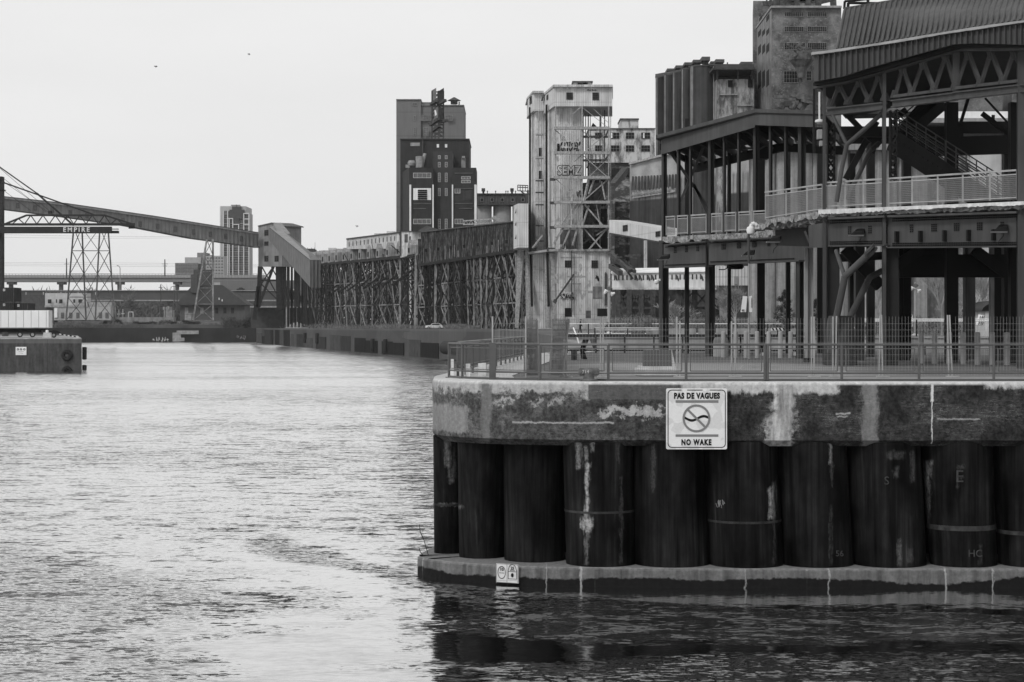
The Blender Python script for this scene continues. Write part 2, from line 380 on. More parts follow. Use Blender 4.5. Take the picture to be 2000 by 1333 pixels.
obj('footing', ribbon(smooth_line(foot, 3, 7), [(0,-3),(0,.5),(sgn*.06,.57),(sgn*5,.6)], 1), k.m, pier, smooth='a')
obj('core_wall', MB().prism([(160,63.6),(3,63.6),(.3,64.6),(-1.2,66),(-.9,70),(1.9,115),(5.6,149)], (0,0,4.1)) if False else MB().prism([(a,b,.5) for a,b in [(160,63.4),(3,63.4),(.3,64.3),(-1.0,65.6),(-1.1,68),(1.9,115),(5.6,149),(160,149)]], (0,0,3.7)), gm('core_steel', .01, streak=0), pier)
# black steel cylinders
k = NG('tarred_steel'); x, y, z = k.sep()
st = k.noise(1, k.mapv((7, 7, .22)), 5, .65); fi = k.noise(10, None, 8, .7); md = k.noise(1.1, k.mapv((1, 1, .5)), 5, .6)
v = k.math('MULTIPLY', k.rng(st, .3, .7, .001, .016), k.rng(md, .35, .68, .3, 2.0))
v = k.math('ADD', v, k.math('MULTIPLY', k.rng(st, .62, .75, 0, .035), k.rng(md, .45, .65, 0, 1)))
wb = k.rng(k.noise(4, k.mapv((1.6, 1.6, .5)), 7, .75), .25, .75, -.1, .1)
Zc = 60.4/4000
def cst(px0, px1, py0, py1, val, e=.045, w=wb):
    global v
    m = k.patch(x, z, (px0-1000)*Zc, (px1-1000)*Zc, H-(py1-640)*Zc, H-(py0-640)*Zc, e, w); v = k.lerp(k.math('MULTIPLY', m, k.math('MULTIPLY', k.rng(fi, .35, .6, .2, 1), k.rng(st, .35, .6, .3, 1))), v, val)
for a in ((862,876,862,925,.22),(870,878,925,960,.2),(880,884,865,950,.12),(1126,1133,862,915,.3),(1142,1146,870,900,.3),(1155,1159,862,880,.35),
          (1142,1150,905,1040,.45),(1134,1156,1010,1030,.42),(1144,1148,1040,1100,.25),(1205,1209,865,905,.12),(1211,1214,930,1100,.1),(1272,1275,868,960,.12),
          (1498,1506,950,1012,.4),(1506,1512,940,1012,.16),(1508,1511,1012,1100,.12),(1614,1620,862,905,.35),(1618,1622,905,950,.12),(1616,1619,985,1100,.12),
          (1727,1760,880,895,.07),(1740,1748,910,930,.1),(1774,1782,880,940,.09),(1862,1866,908,950,.08),(1862,1876,908,913,.09),(1862,1876,928,932,.09),
          (1812,1817,900,1060,.3),(1745,1752,1050,1100,.12),(1765,1776,1070,1095,.07),(1905,1912,1060,1100,.06),(849,900,1002,1005,.3)): cst(*a)
k.color(v); k.b.inputs['Roughness'].default_value = .5; k.b.inputs['Specular IOR Level'].default_value = .04; k.bump(k.math('ADD', fi, k.math('MULTIPLY', st, 1.5)), .4, .015)
M_tar = k.m
cyl = [(846,906,848,906,63.6,64.0),(893,985,897,988,62.6,62.9),(983,1098,985,1104,61.9,62.1),(1099,1236,1106,1243,61.0,61.1),(1233,1375,1238,1387,61.05,61.05),
       (1375,1518,1386,1530,60.85,60.85),(1514,1652,1528,1667,60.9,60.9),(1654,1796,1668,1809,60.9,60.9),(1800,1937,1818,1947,60.9,60.9),(1940,2078,1952,2090,60.9,60.9),(2085,2220,2100,2236,60.9,60.9)]
band = {3:(1000,4),5:(1018,4),0:(1004,3),8:(1030,9),9:(1040,7)}
for i, (a, b, c, d, z1, z0) in enumerate(cyl):
    t = Vector((xat((a+b)/2, z1), z1, 4.25)); q = Vector((xat((c+d)/2, z0), z0, .4))
    r = (xat(b, z1)-xat(a, z1))/2; r0 = (xat(d, z0)-xat(c, z0))/2
    y1 = t.y if i > 0 else t.y
    mb = MB().tube(q, t, r0, r, 48)
    o = obj('steel_cylinder', mb, M_tar, pier, smooth='a')
    if i in band:
        zz = H-(band[i][0]-640)*Zc; f = (zz-.4)/(4.25-.4); c_ = q.lerp(t, f); rr = r0+(r-r0)*f
        hb = band[i][1]*.008
        obj('weld_band', MB().tube(c_-Vector((0,0,hb)), c_+Vector((0,0,hb)), rr+.012, rr+.012, 48), gm('weld_steel', .035, var=.6, scale=4, rough=.5, streak=.3), o)
# bollard (T-headed) on the cap
b = thing('mooring_bollard', (xat(1145,61), 61, 6), 'short T-headed iron mooring bollard on the pier cap, behind the railing', 'bollard')
bx = xat(1150,61)
obj('stem', MB().lathe((bx,61,6), [(.28,0),(.28,.04),(.17,.08),(.15,.2),(.16,.24)], 20), gm('rusty_iron', .1, var=.4, scale=6, streak=0, bump=.02), b, smooth='a')
obj('head', MB().tube((bx-.26,61,6.28), (bx+.26,61,6.28), .115, .115, 16).tube((bx-.31,61,6.28),(bx-.26,61,6.28),.08,.115,16).tube((bx+.26,61,6.28),(bx+.31,61,6.28),.115,.08,16), MC['rusty_iron'], b, smooth='a')
obj('painted_mark', text_mb('714', (bx-.1,60.88,6.28), .14, depth=.004, bold=.003), gm('faded_paint', .4), b)
tg = gm('faded_tag', .05, var=.5, scale=5, streak=0)
for s_, px_, py_, h_, z_ in (('56',1640,1082,.24,59.74),('E',1874,932,.5,59.72),('HC',1905,1082,.3,59.76),('S',1732,940,.34,59.75)):
    obj('painted_mark', text_mb(s_, Vector((xat(px_,z_),z_,zat(py_,z_))), h_, depth=.02, bold=-.002), tg, pier)
mb = MB(); rr = random.Random(5)
for i in range(7):
    p_ = None
    for j in range(4):
        q_ = Vector((xat(1400+i*2.4+rr.uniform(-2,2),59.7),59.7,zat(984+rr.uniform(-9,9),59.7)))
        if p_ is not None: mb.bar(p_, q_, .012, .03, up=(0,1,0))
        p_ = q_
obj('graffiti', mb, gm('tag_white', .2, streak=0), pier)
# NO WAKE sign
sg = thing('no_wake_sign', (xat(1360,59.55), 59.55, zat(878,59.55)), 'large square white sign reading PAS DE VAGUES and NO WAKE on the pier cap', 'sign')
ZS = 59.62; DX = Vector((1,0,0)); UP = Vector((0,0,1))
def sp(px, py, off=0): return Vector((xat(px, ZS), ZS-off, zat(py, ZS)))
def rrect(x0, y0, x1, y1, r, off, n=6):
    pts = []
    for cx, cy, a0 in ((x1-r,y0+r,0),(x0+r,y0+r,1),(x0+r,y1-r,2),(x1-r,y1-r,3)):
        for i in range(n+1):
            a = math.pi/2*(a0+i/n); pts.append(sp(cx+r*math.cos(a), cy-r*math.sin(a), off))
    return pts
k = NG('sign_face'); x, y, z = k.sep()
n_ = k.noise(2.6, k.mapv((1, 1, 1)), 2, .4); e_ = k.rng(n_, .53, .56, 0, 1)
v = k.lerp(e_, .7, .6); v = k.math('MULTIPLY', v, k.rng(k.noise(25, None, 3), .3, .7, .95, 1.04))
k.color(v); k.b.inputs['Roughness'].default_value = .5
obj('panel', MB().prism(rrect(1301,759,1420,878,3,0), (0,.04,0)), k.m, sg)
mb = MB(); o_ = rrect(1304,761.5,1417.5,875,8,.006); i_ = rrect(1305.6,763.1,1415.9,873.4,6.6,.006)
for i in range(len(o_)):
    j = (i+1) % len(o_)
    c = (o_[i].x+o_[j].x)/2; up_ = o_[i].z > sp(0,770).z and o_[j].z > sp(0,770).z
    if up_ and abs(o_[i].x-o_[j].x) > .3:       # the worn top line, in three lengths
        for a, b2 in ((1312,1331),(1342,1372),(1386,1409)): mb.box(xat(a,ZS),xat(b2,ZS),ZS-.007,ZS-.001,zat(763.1,ZS),zat(761.5,ZS))
        continue
    mb.prism([o_[i], o_[j], i_[j], i_[i]], (0,.004,0))
obj('border', mb, M_black, sg)
obj('lettering', text_mb('PAS DE VAGUES', sp(1361,774,.006), .225, depth=.003, bold=.013, spacing=1.14, sx=.745).add(text_mb('NO WAKE', sp(1360,864.8,.006), .225, depth=.003, bold=.013, spacing=1.24, sx=.71)), M_black, sg)
M_sg = gm('sign_grey', .19, var=.05, streak=0)
obj('bars', MB().box(xat(1319.5,ZS),xat(1403,ZS),ZS-.008,ZS-.001,zat(787,ZS),zat(782,ZS)).box(xat(1319.5,ZS),xat(1403,ZS),ZS-.008,ZS-.001,zat(853.5,ZS),zat(848.8,ZS)), M_sg, sg)
mb = MB(); c_ = sp(1360.2,817.5,.01); ring(mb, c_, .345, .405, DX, UP, .005)
mb.bar(c_+Vector((-.26,0,.26)), c_+Vector((.26,0,-.26)), .006, .055, up=(0,1,0)) if False else mb.prism([c_+Vector(p) for p in ((-.28,0,.235),(-.235,0,.28),(.28,0,-.235),(.235,0,-.28))], (0,.004,0))
obj('prohibition_ring', mb, M_sg, sg)
mb = MB(); pr = None
for i in range(25):
    t = i/24; xx = -.345+.69*t; zc_ = .062*math.sin((t-.06)*2*math.pi+math.pi)*1.0; hh = .038
    c = (c_+Vector((xx,.006,zc_-hh)), c_+Vector((xx,.006,zc_+hh)))
    if pr: mb.prism([pr[0], pr[1], c[1], c[0]], (0,.002,0))
    pr = c
obj('wave_symbol', mb, M_black, sg)
# speed sign low on the footing
s2 = thing('speed_limit_sign', (xat(990,60.3), 60.3, .05), 'small white twin sign with 10 and 25 limits at the water line on the footing', 'sign')
ZS = 60.42; tl = math.radians(-8)
fx = Face((969,60.62),(1012,60.28))
pb_ = MB(); fx.rect(pb_, 969,1102,1012,1139,.05,.05); obj('panel', pb_, gm('sign_white', .6, var=.1, scale=3, streak=.05), s2)
mb = MB()
for a, b2 in ((969.3,970.1),(989.6,990.4),(1011,1011.8)): fx.rect(mb, a,1102,b2,1139,.056,.01)
fx.rect(mb,970,1102.2,1011,1103,.056,.01); fx.rect(mb,970,1138,1011,1139,.056,.01)
fx.rect(mb,971,1134,989,1134.4,.054,.004); fx.rect(mb,992,1134,1010,1134.4,.054,.004)
obj('frame', mb, gm('sign_frame', .25), s2)
dxx = fx.d if fx.d.x > 0 else -fx.d
mb = MB(); c = fx.pt(979.8,1118.5,.06); ring(mb, c, .118, .132, dxx, UP, .004, 36, ry=1.42)
c2 = fx.pt(1000.6,1114,.06); ring(mb, c2, .12, .134, dxx, UP, .004, 20, 0, math.pi, 1.3)
for a, b2, c3, d in ((991.8,1114,992.8,1131.5),(1008.6,1114,1009.6,1131.5),(992,1116.6,1009.4,1117.4),(992,1130.8,1009.4,1131.6)): fx.rect(mb, a,b2,c3,d,.06,.005)
ring(mb, fx.pt(1000.6,1124,.06), .0, .045, dxx, UP, .004, 16, ry=1.4)
obj('symbols', mb, M_black, s2)
obj('lettering', text_mb('10', fx.pt(979.8,1112.6,.062), .13, dxx, UP, .002, .003).add(text_mb('25', fx.pt(1000.6,1110.5,.062), .12, dxx, UP, .002, .003)).add(text_mb('MAX KM/H', fx.pt(979.8,1119.5,.062), .035, dxx, UP, .002)).add(text_mb('MAX KM/H', fx.pt(1000.6,1114.8,.062), .035, dxx, UP, .002)), M_black, s2)
# thin dead reeds by the corner
mb = MB(); mb.path([Vector((xat(838,63.2),63.2,.5)), P(828,1055,63.2), P(821,1040,63.2), P(819,1025,63.2)], .012, 5).path([P(826,1085,62.8),P(820,1077,62.8),P(818,1068,62.8)], .012, 5)
obj('bent_wire', mb, M_steel_d, label='thin bent wire sticking out over the water from the pier footing corner', cat='wire')

# ---------------------------------------------------------------- railing on the cap
rl = thing('railing', (10, 61, 6), 'grey tubular metal railing with wire mesh panels along the front edge of the pier', 'railing')
ZR = 61.0
def rpt(px, Z, z): return Vector((xat(px, Z), Z, z))
posts = [(877,65.4,1),(903,64.2,1),(1055,61.8,1),(1188,61.2,1),(1340,61,1),(1494,61,0),(1499,61,0),(1644,61,1),(1795,61,1),(1941,61,1),(2090,61,1),(2240,61,1)]
line = [(877,65.4),(903,64.2),(962,62.8),(1055,61.8),(1188,61.2),(1340,61),(1496,61),(1644,61),(1795,61),(1941,61),(2090,61),(2240,61)]
for px_, Z, _ in posts:
    p = rpt(px_, Z, 6); mb = MB().tube(p, p+Vector((0,0,1.09)), .042, .042, 12).box(p.x-.11,p.x+.11,p.y-.08,p.y+.08,6,6.02)
    obj('post', mb, M_rail, rl, smooth='a')
p = rpt(962, 62.8, 6); obj('corner_post', MB().box(p.x-.1,p.x+.1,p.y-.1,p.y+.1,6,7.13), M_rail, rl, label='wide flat corner post')
mb = MB()
for a, b in zip(line[:-1], line[1:]):
    mb.tube(rpt(a[0],a[1],7.09), rpt(b[0],b[1],7.09), .036, .036, 10)
    mb.tube(rpt(a[0],a[1],6.24), rpt(b[0],b[1],6.24), .028, .028, 8)
obj('rails', mb, M_rail, rl, smooth='a')
mb = MB()
for (a, b) in zip(line[:-1], line[1:]): mb.bar(rpt(a[0],a[1],6.035), rpt(b[0],b[1],6.035), .05, .07)
obj('kerb_rail', mb, M_rail, rl)
def mesh_panel(p, q, z0, z1, vs, hs, r, fr=.014, frame=True):
    mb = MB(); fm_ = MB(); p = Vector(p); q = Vector(q); L = (q-p).length; nv = int(L/vs)
    for i in range(1, nv):
        c = p.lerp(q, i/nv); mb.bar((c.x,c.y,z0),(c.x,c.y,z1), r)
    nh = int((z1-z0)/hs)
    for i in range(1, nh):
        z_ = z0+(z1-z0)*i/nh; mb.bar((p.x,p.y,z_),(q.x,q.y,z_), r)
    if frame:
        for a, b in (((p.x,p.y,z0),(q.x,q.y,z0)),((p.x,p.y,z1),(q.x,q.y,z1)),((p.x,p.y,z0),(p.x,p.y,z1)),((q.x,q.y,z0),(q.x,q.y,z1))): fm_.bar(a, b, fr*2)
    return mb, fm_
for a, b in zip(line[:-1], line[1:]):
    pa_ = rpt(a[0], a[1], 0); pb_ = rpt(b[0], b[1], 0); d = (pb_-pa_).normalized()
    m1, m2 = mesh_panel(pa_+d*.13, pb_-d*.13, 6.3, 6.97, .055, .2, .0045)
    o = obj('panel_frame', m2, M_rail, rl); obj('wire_mesh', m1, M_rail, o)
# side railing running away
r2 = thing('railing', (-1, 80, 6), 'dark railing running away along the left side of the pier', 'railing')
S0 = Vector((-1.75,66.2,0)); S1 = Vector((xat(1030,108),108,0)); mb = MB(); mt = MB()
for i in range(15):
    c = S0.lerp(S1, i/14); obj('post', MB().tube((c.x,c.y,6),(c.x,c.y,7.12),.045,.045,8), M_rail, r2)
for zz, r in ((7.1,.05),(6.95,.02),(6.2,.03),(6.34,.02)): mb.tube((S0.x,S0.y,zz),(S1.x,S1.y,zz),r,r,8)
obj('rails', mb, gm('worn_handrail', .16, rough=.4), r2)
for i in range(150):
    c = S0.lerp(S1, i/150); mt.bar((c.x,c.y,6.25),(c.x,c.y,6.97),.018)
obj('bars', mt, M_rail, r2)
for i, (px_, Z) in enumerate(((882,66),(914,66.6),(938,67.5),(945,68.2))):
    p = rpt(px_, Z, 6)
    if px_ < 1000: tag(obj('marker_post', MB().box(p.x-.07,p.x+.07,p.y-.05,p.y+.05,5.98,6.42+(.16 if i==0 else 0)), M_white), 'short white marker stub behind the corner railing, %s' % ('leftmost and tallest of the four' if i==0 else 'second from the left' if i==1 else 'left one of the close pair' if i==2 else 'rightmost of the four'), 'marker post', 'white stubs behind the corner railing')

# welded mesh fence standing just behind the railing
def fence_panel(px0, px1, Z, z1, label, lean=0, post_w=.026, vs=.1):
    p = rpt(px0, Z, 6); q = rpt(px1, Z, 6)
    f = thing('mesh_fence_panel', ((p.x+q.x)/2, Z, 6), label, 'fence', 'temporary welded mesh fence panels on the quay')
    mb = MB(); L = q.x-p.x; n = max(3, int(L/vs)); mw = .0048
    for i in range(1, n):
        c = p.x+L*i/n; mb.bar((c,Z,6.06),(c,Z,z1), mw)
    for zz in [6.12+.2*i for i in range(int((z1-6.2)/.2)+1)]: mb.bar((p.x,Z+.006,zz),(q.x,Z+.006,zz), mw)
    obj('wire_mesh', mb, gm('galvanised_wire', .3, rough=.4, streak=0, var=.1), f)
    for s_, c in ((0, p), (1, q)):
        pm = MB().tube((c.x+(.0 if s_==0 else -.05),Z,6.02),(c.x+lean+(.0 if s_==0 else -.05),Z,z1+.05),post_w,post_w,8)
        obj('post', pm, M_metal, f, smooth='a')
    obj('foot', MB().box(p.x-.2,p.x+.2,Z-.12,Z+.12,5.985,6.04), M_metal, f)
    return f
fence_panel(962,1030,64.5,7.9,'mesh fence panel over the side railing, leftmost of the row')
fence_panel(1178,1325,66,7.9,'mesh fence panel between the granite block and the pale double post')
fence_panel(1328,1432,66,7.75,'mesh fence panel in front of the round planter')
fence_panel(1436,1588,66,7.9,'mesh fence panel in front of the banner pole and bollards')
fence_panel(1590,1630,66,7.9,'narrow mesh fence panel in front of the pale steel column')
fence_panel(1632,1720,66,7.92,'mesh fence panel in front of the forked pipe bracing',.03)
fence_panel(1724,1856,66,7.95,'mesh fence panel before the left half of the pale bollard row',-.04)
fence_panel(1860,2010,66,7.95,'mesh fence panel at the right edge of the photo, its left post leaning',-.09)
fence_panel(2014,2160,66,7.95,'mesh fence panel beyond the right edge')
fence_panel(1106,1176,66,7.8,'mesh fence panel in front of the stairs and dark chair')
# folded stacks of fence panels
def panel_stack(px0, px1, px2, px3, Z, label):
    f = thing('stacked_fence_panels', (xat((px0+px1)/2,Z),Z,6), label, 'fence stack', 'folded stacks of mesh fence panels')
    for j in range(7):
        mb = MB(); zt = 7.84+R(-.04,.04); o = j*.09
        a0 = xat(px0,Z)+R(-.03,.03); a1 = xat(px1,Z)+R(-.03,.03); b0 = xat(px2,Z)+R(-.03,.03); b1 = xat(px3,Z)+R(-.03,.03); n = int((a1-a0)/.035)
        for i in range(n+1):
            t = i/n; mb.bar((a0+(a1-a0)*t,Z+o,6.05),(b0+(b1-b0)*t,Z+o,zt), .0075 if 0 < i < n else .03)
        for i in range(11):
            t = i/10; zz = 6.06+(zt-6.06)*t; mb.bar((a0+(b0-a0)*t,Z+o,zz),(a1+(b1-a1)*t,Z+o,zz), .008)
        obj('wire_panel', mb, gm('dull_wire', .16, streak=0, var=.3), f)
panel_stack(1025,1052,1028,1050,65.6,'upright stack of folded mesh panels, left of the two by the side railing')
panel_stack(1074,1100,1079,1112,65.6,'leaning stack of folded mesh panels, right of the two, nearer the chair')
# ---------------------------------------------------------------- steel viewing galleries on the quay
def icol(px0, px1, Z, y0, y1, parent, m=None, flange=.34, mat2=None, label=None, back=.5, ground=False):
    # H column: flange at the left, web running back with its shade painted on
    m = m or M_steel; x0 = xat(px0, Z); x1 = xat(px1, Z); xm = x0+(x1-x0)*flange
    z0 = 5.98 if ground else zat(y1, Z); z1 = zat(y0, Z); mb = MB()
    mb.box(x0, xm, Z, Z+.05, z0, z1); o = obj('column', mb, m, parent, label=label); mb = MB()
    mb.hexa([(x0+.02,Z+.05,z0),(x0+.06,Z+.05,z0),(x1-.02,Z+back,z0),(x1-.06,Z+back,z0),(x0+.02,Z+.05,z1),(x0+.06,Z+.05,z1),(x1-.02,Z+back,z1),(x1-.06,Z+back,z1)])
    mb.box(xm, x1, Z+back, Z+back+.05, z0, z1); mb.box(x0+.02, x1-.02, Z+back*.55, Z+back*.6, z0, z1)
    obj('web', mb, mat2 or gm('web_shade', .03, streak=.1), o); return o
def beam(a, b, w, h, parent, m=None, name='beam', flanges=True):
    a = Vector(a); b = Vector(b); mb = MB().bar(a, b, w*.4, h)
    if flanges:
        u = Vector((0,0,h/2-.03)); mb.bar(a+u, b+u, w, .06).bar(a-u, b-u, w, .06)
    return obj(name, mb, m or M_steel, parent)
def rivets(face, rows, parent, r=.028, m=None, name='rivets'):
    mb = MB()
    for (x0, y0, x1, y1, step) in rows:
        n = max(1, int(math.hypot(x1-x0, y1-y0)/step))
        for i in range(n+1):
            p = face.pt(x0+(x1-x0)*i/n, y0+(y1-y0)*i/n, .03); mb.box(p.x-r, p.x+r, p.y-.03, p.y+.03, p.z-r, p.z+r)
    return obj(name, mb, m or M_steel_d, parent)
def floodlight(px, py, Z, label, cable=None):
    t = thing('floodlight', P(px, py, Z), label, 'floodlight', 'floodlights fixed to the gallery girders')
    p = P(px, py, Z); s = .8
    mb = MB().hexa([p+Vector(v)*s for v in ((-.45,-.5,-.1),(.3,-.5,-.06),(.42,0,.05),(-.1,0,.0),(-.22,-.45,.12),(.28,-.45,.2),(.42,0,.3),(-.02,0,.26))])
    obj('housing', mb, M_black, t); obj('lens', MB().box(p.x-.4,p.x+.22,p.y-.46,p.y-.1,p.z-.12,p.z-.07), M_glass_mid, t)
    mb = MB()
    pts = [p+Vector((.2,-.02,.05)), p+Vector((.14,-.05,-.25)), p+Vector((-.02,-.03,-.42)), p+Vector((-.06,-.03,-.6))]
    obj('cable', mb.path(pts, .014, 5), M_black, t)
    return t
def rail_panel(face, x0, y0t, y0b, x1, y1t, y1b, parent, m=None, gap=3.5, vs=None):
    # handrail pieces with a mesh infill between two posts; tops slope with the perspective of a level rail
    a = face.pt(x0, y0t); b = face.pt(x1, y1t); c = face.pt(x0, y0b); d = face.pt(x1, y1b)
    fr = MB().bar(a, b, .09, .07)
    g = (a-c).length*.14
    a2 = a-Vector((0,0,g)); b2 = b-Vector((0,0,g))
    for u, v in ((a2, b2), (c+Vector((0,0,.08)), d+Vector((0,0,.08))), (a, c), (b, d)): fr.bar(u, v, .045)
    o = obj('railing_panel', fr, M_metal, parent)
    mb = MB(); L = (b-a).length; n = int(L/.06)
    for i in range(1, n):
        t = i/n; mb.bar(a2.lerp(b2, t), c.lerp(d, t), .017)
    for j in range(1, 13):
        t = j/13; mb.bar(a2.lerp(c, t), b2.lerp(d, t), .016)
    obj('infill_mesh', mb, gm('infill_wire', .2, rough=.5, streak=0), o)
    return o
# ---- gallery A : glassless tall frame with a low gabled roof
gA = thing('steel_gallery', P(1440, 700, 112), 'roofed steel viewing gallery on tall columns, left of the larger ribbed-roof one', 'viewing gallery')
A1 = Face((1290, 118), (1475, 110)); A2 = Face((1475, 110), (1612, 104))
def Z_on(face, px): return face.pt(px, 640).y
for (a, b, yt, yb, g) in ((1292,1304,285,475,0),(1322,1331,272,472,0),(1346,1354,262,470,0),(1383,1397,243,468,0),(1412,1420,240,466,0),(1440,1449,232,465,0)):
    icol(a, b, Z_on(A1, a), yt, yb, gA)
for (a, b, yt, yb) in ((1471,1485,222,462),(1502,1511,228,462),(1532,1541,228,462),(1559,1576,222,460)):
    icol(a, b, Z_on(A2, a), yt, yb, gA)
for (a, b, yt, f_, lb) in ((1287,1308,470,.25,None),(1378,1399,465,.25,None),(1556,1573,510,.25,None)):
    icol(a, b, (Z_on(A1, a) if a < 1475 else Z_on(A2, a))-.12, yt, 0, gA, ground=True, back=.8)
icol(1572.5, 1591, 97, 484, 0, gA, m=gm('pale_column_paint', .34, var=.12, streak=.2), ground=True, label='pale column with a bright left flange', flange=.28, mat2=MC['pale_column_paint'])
# rear row, its shade put into the darker paint
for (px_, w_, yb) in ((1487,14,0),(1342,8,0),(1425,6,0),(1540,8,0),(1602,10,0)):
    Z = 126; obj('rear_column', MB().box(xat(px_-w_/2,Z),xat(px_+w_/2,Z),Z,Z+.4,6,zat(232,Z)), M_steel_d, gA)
# roof
r0, r1, r2_ = A1.pt(1282,264,.4), A1.pt(1475,213,.4), A2.pt(1612,216,.4)
bk = Vector((3.2,13,0)); th = Vector((0,0,-.16))
mb = MB()
for a, b in ((r0, r1), (r1, r2_)):
    mb.hexa([a+th*1.2, b+th*1.2, b+bk+th*1.2, a+bk+th*1.2, a, b, b+bk, a+bk])
obj('roof', mb, M_steel, gA)
f0, f1, f2 = r0+Vector((.3,.15,-.35)), r1+Vector((0,.15,-.35)), r2_+Vector((0,.15,-.35))
obj('fascia_beam', MB().prism([f0+Vector((0,0,.2)), f1+Vector((0,0,.2)), f1+Vector((0,0,-.62)), f0+Vector((0,0,-.75))], (0,.15,0)), M_steel, gA)
obj('fascia_beam', MB().prism([f1+Vector((0,0,.2)), f2+Vector((0,0,.2)), f2+Vector((0,0,-.5)), f1+Vector((0,0,-.5))], (0,.15,0)), M_steel, gA)
mb = MB()
for i in range(9):
    t = i/8; a = f0.lerp(f1, t)+Vector((0,.3,-.3)); mb.bar(a, a+Vector((3,12.2,0)), .15, .35)
for i in range(6):
    t = i/5; a = f1.lerp(f2, t)+Vector((0,.3,-.3)); mb.bar(a, a+Vector((3,12.2,0)), .15, .35)
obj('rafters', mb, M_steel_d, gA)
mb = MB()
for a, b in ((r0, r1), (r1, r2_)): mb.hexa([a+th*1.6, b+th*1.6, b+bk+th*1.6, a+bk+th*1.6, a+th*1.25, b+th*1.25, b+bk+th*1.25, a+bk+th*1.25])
obj('shaded_soffit', mb, M_steel_d, gA)  # dark sheet added under the roof to paint in its shade
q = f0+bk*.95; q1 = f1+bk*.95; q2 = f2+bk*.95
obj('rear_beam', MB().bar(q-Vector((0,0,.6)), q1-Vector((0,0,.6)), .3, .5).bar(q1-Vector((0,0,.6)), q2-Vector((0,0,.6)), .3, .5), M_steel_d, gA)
mb = MB()
for (a, b) in (((1300,284),(1393,420)),((1385,262),(1328,396)),((1355,360),(1385,425)),((1450,258),(1476,275)),((1425,262),(1412,275))):
    mb.bar(P(*a,119), P(*b,119), .16)
for y_, a, b in ((276,1325,1480),(290,1345,1600),(262,1480,1600)): mb.bar(P(a,y_,123), P(b,y_,122), .12)
mb.bar(P(1440,262,121), P(1472,280,121), .14).bar(P(1540,262,119), P(1600,290,119), .14).bar(P(1500,282,121), P(1470,300,121), .1)
obj('bracing', mb, M_steel, gA)
obj('wavy_flashing', MB().prism([P(x_, 226+2.4*math.sin((x_-1476)/14)+(0), Z_on(A2, x_)-.35) for x_ in range(1478,1560,3)]+[P(x_, 219, Z_on(A2, x_)-.35) for x_ in range(1559,1477,-3)], (0,.04,0)), M_steel, gA)
# dark hanging masses inside
obj('hoist_block', MB().pbox(1484,280,1502,310,122,1).pbox(1393,276,1413,292,122,.8), M_steel_d, gA)
# deck slab, crumbling edge
k = NG('crumbling_concrete'); x, y, z = k.sep(); fi = k.noise(3.5, None, 8, .75); v = k.rng(fi, .38, .6, .08, .4); k.color(v); k.bump(fi, .9, .12); M_crumb = k.m
def slab(face, x0, yt0, yb0, x1, yt1, yb1, parent, dep, off=.1, n=40, jag=.12, name='deck_slab', m=None):
    up_ = [face.pt(x0+(x1-x0)*i/n, yt0+(yt1-yt0)*i/n, off) for i in range(n+1)]
    lo = [face.pt(x0+(x1-x0)*i/n, yb0+(yb1-yb0)*i/n, off)+Vector((0,0,R(-jag,jag))) for i in range(n, -1, -1)]
    return obj(name, MB().prism(up_+lo, -face.n*dep), m or M_crumb, parent)
slab(A1, 1294, 463, 474, 1477, 454, 466, gA, 13); slab(A2, 1477, 452, 463, 1510, 450, 462, gA, 12)
obj('slab_joints', MB(), M_crumb, gA) if False else None
A1g = Face((1287,117.2),(1560,106.5))
gmb = MB(); A1g.poly(gmb, [(1296,480),(1378,474),(1378,519),(1296,522)], 0, .1)
obj('plate_girder', gmb, M_steel, gA)
gmb = MB(); A1g.poly(gmb, [(1384,472),(1515,464),(1580,462),(1580,508),(1384,516)], 0, .1)
obj('plate_girder', gmb, M_steel, gA)
gmb = MB(); A1g.poly(gmb, [(1296,477.5),(1378,471),(1378,473.5),(1296,480)], .35, .5); A1g.poly(gmb, [(1296,522),(1378,519),(1378,521),(1296,524)], .35, .5)
A1g.poly(gmb, [(1384,469),(1560,461),(1560,463.5),(1384,471.5)], .35, .5); A1g.poly(gmb, [(1384,515.5),(1560,508.5),(1560,511),(1384,518)], .35, .5)
obj('girder_flanges', gmb, M_steel, gA)
rivets(A1g, [(1300,483,1376,477,2.6),(1300,518.5,1376,515.5,2.6),(1388,475,1545,468,2.6),(1388,512,1550,505.5,2.6)]+[(c,484-(c-1318)*.07,c,493-(c-1318)*.07,2.3) for c in (1317,1320,1339,1342,1361,1364,1410,1413,1416,1440,1443,1446,1470,1473,1476,1500,1503)], gA)
obj('under_deck', MB().prism([A1g.pt(1296,505,-1),A1g.pt(1560,500,-1),A1g.pt(1560,500,-12),A1g.pt(1296,505,-12)], (0,0,.5)), M_steel_d, gA)
for (x0, x1) in ((1301,1318),(1323,1343),(1350,1379),(1390,1410),(1416,1437),(1443,1466),(1472,1497)):
    fc = A1 if x0 < 1470 else A2
    f_ = lambda x_: (424-(x_-1301)*.062, 462-(x_-1301)*.055)
    t0, b0 = f_(x0); t1, b1 = f_(x1); rail_panel(fc, x0, t0, b0-2, x1, t1, b1-2, gA)
# ---- gallery B : under the big ribbed roof
gB = thing('steel_gallery', P(1800, 700, 84), 'large steel viewing gallery with ribbed metal roof, stair and forked pipe bracing at the right', 'viewing gallery')
FB = Face((1590, 91), (2000, 81))
def ZB(px): return FB.pt(px, 640).y
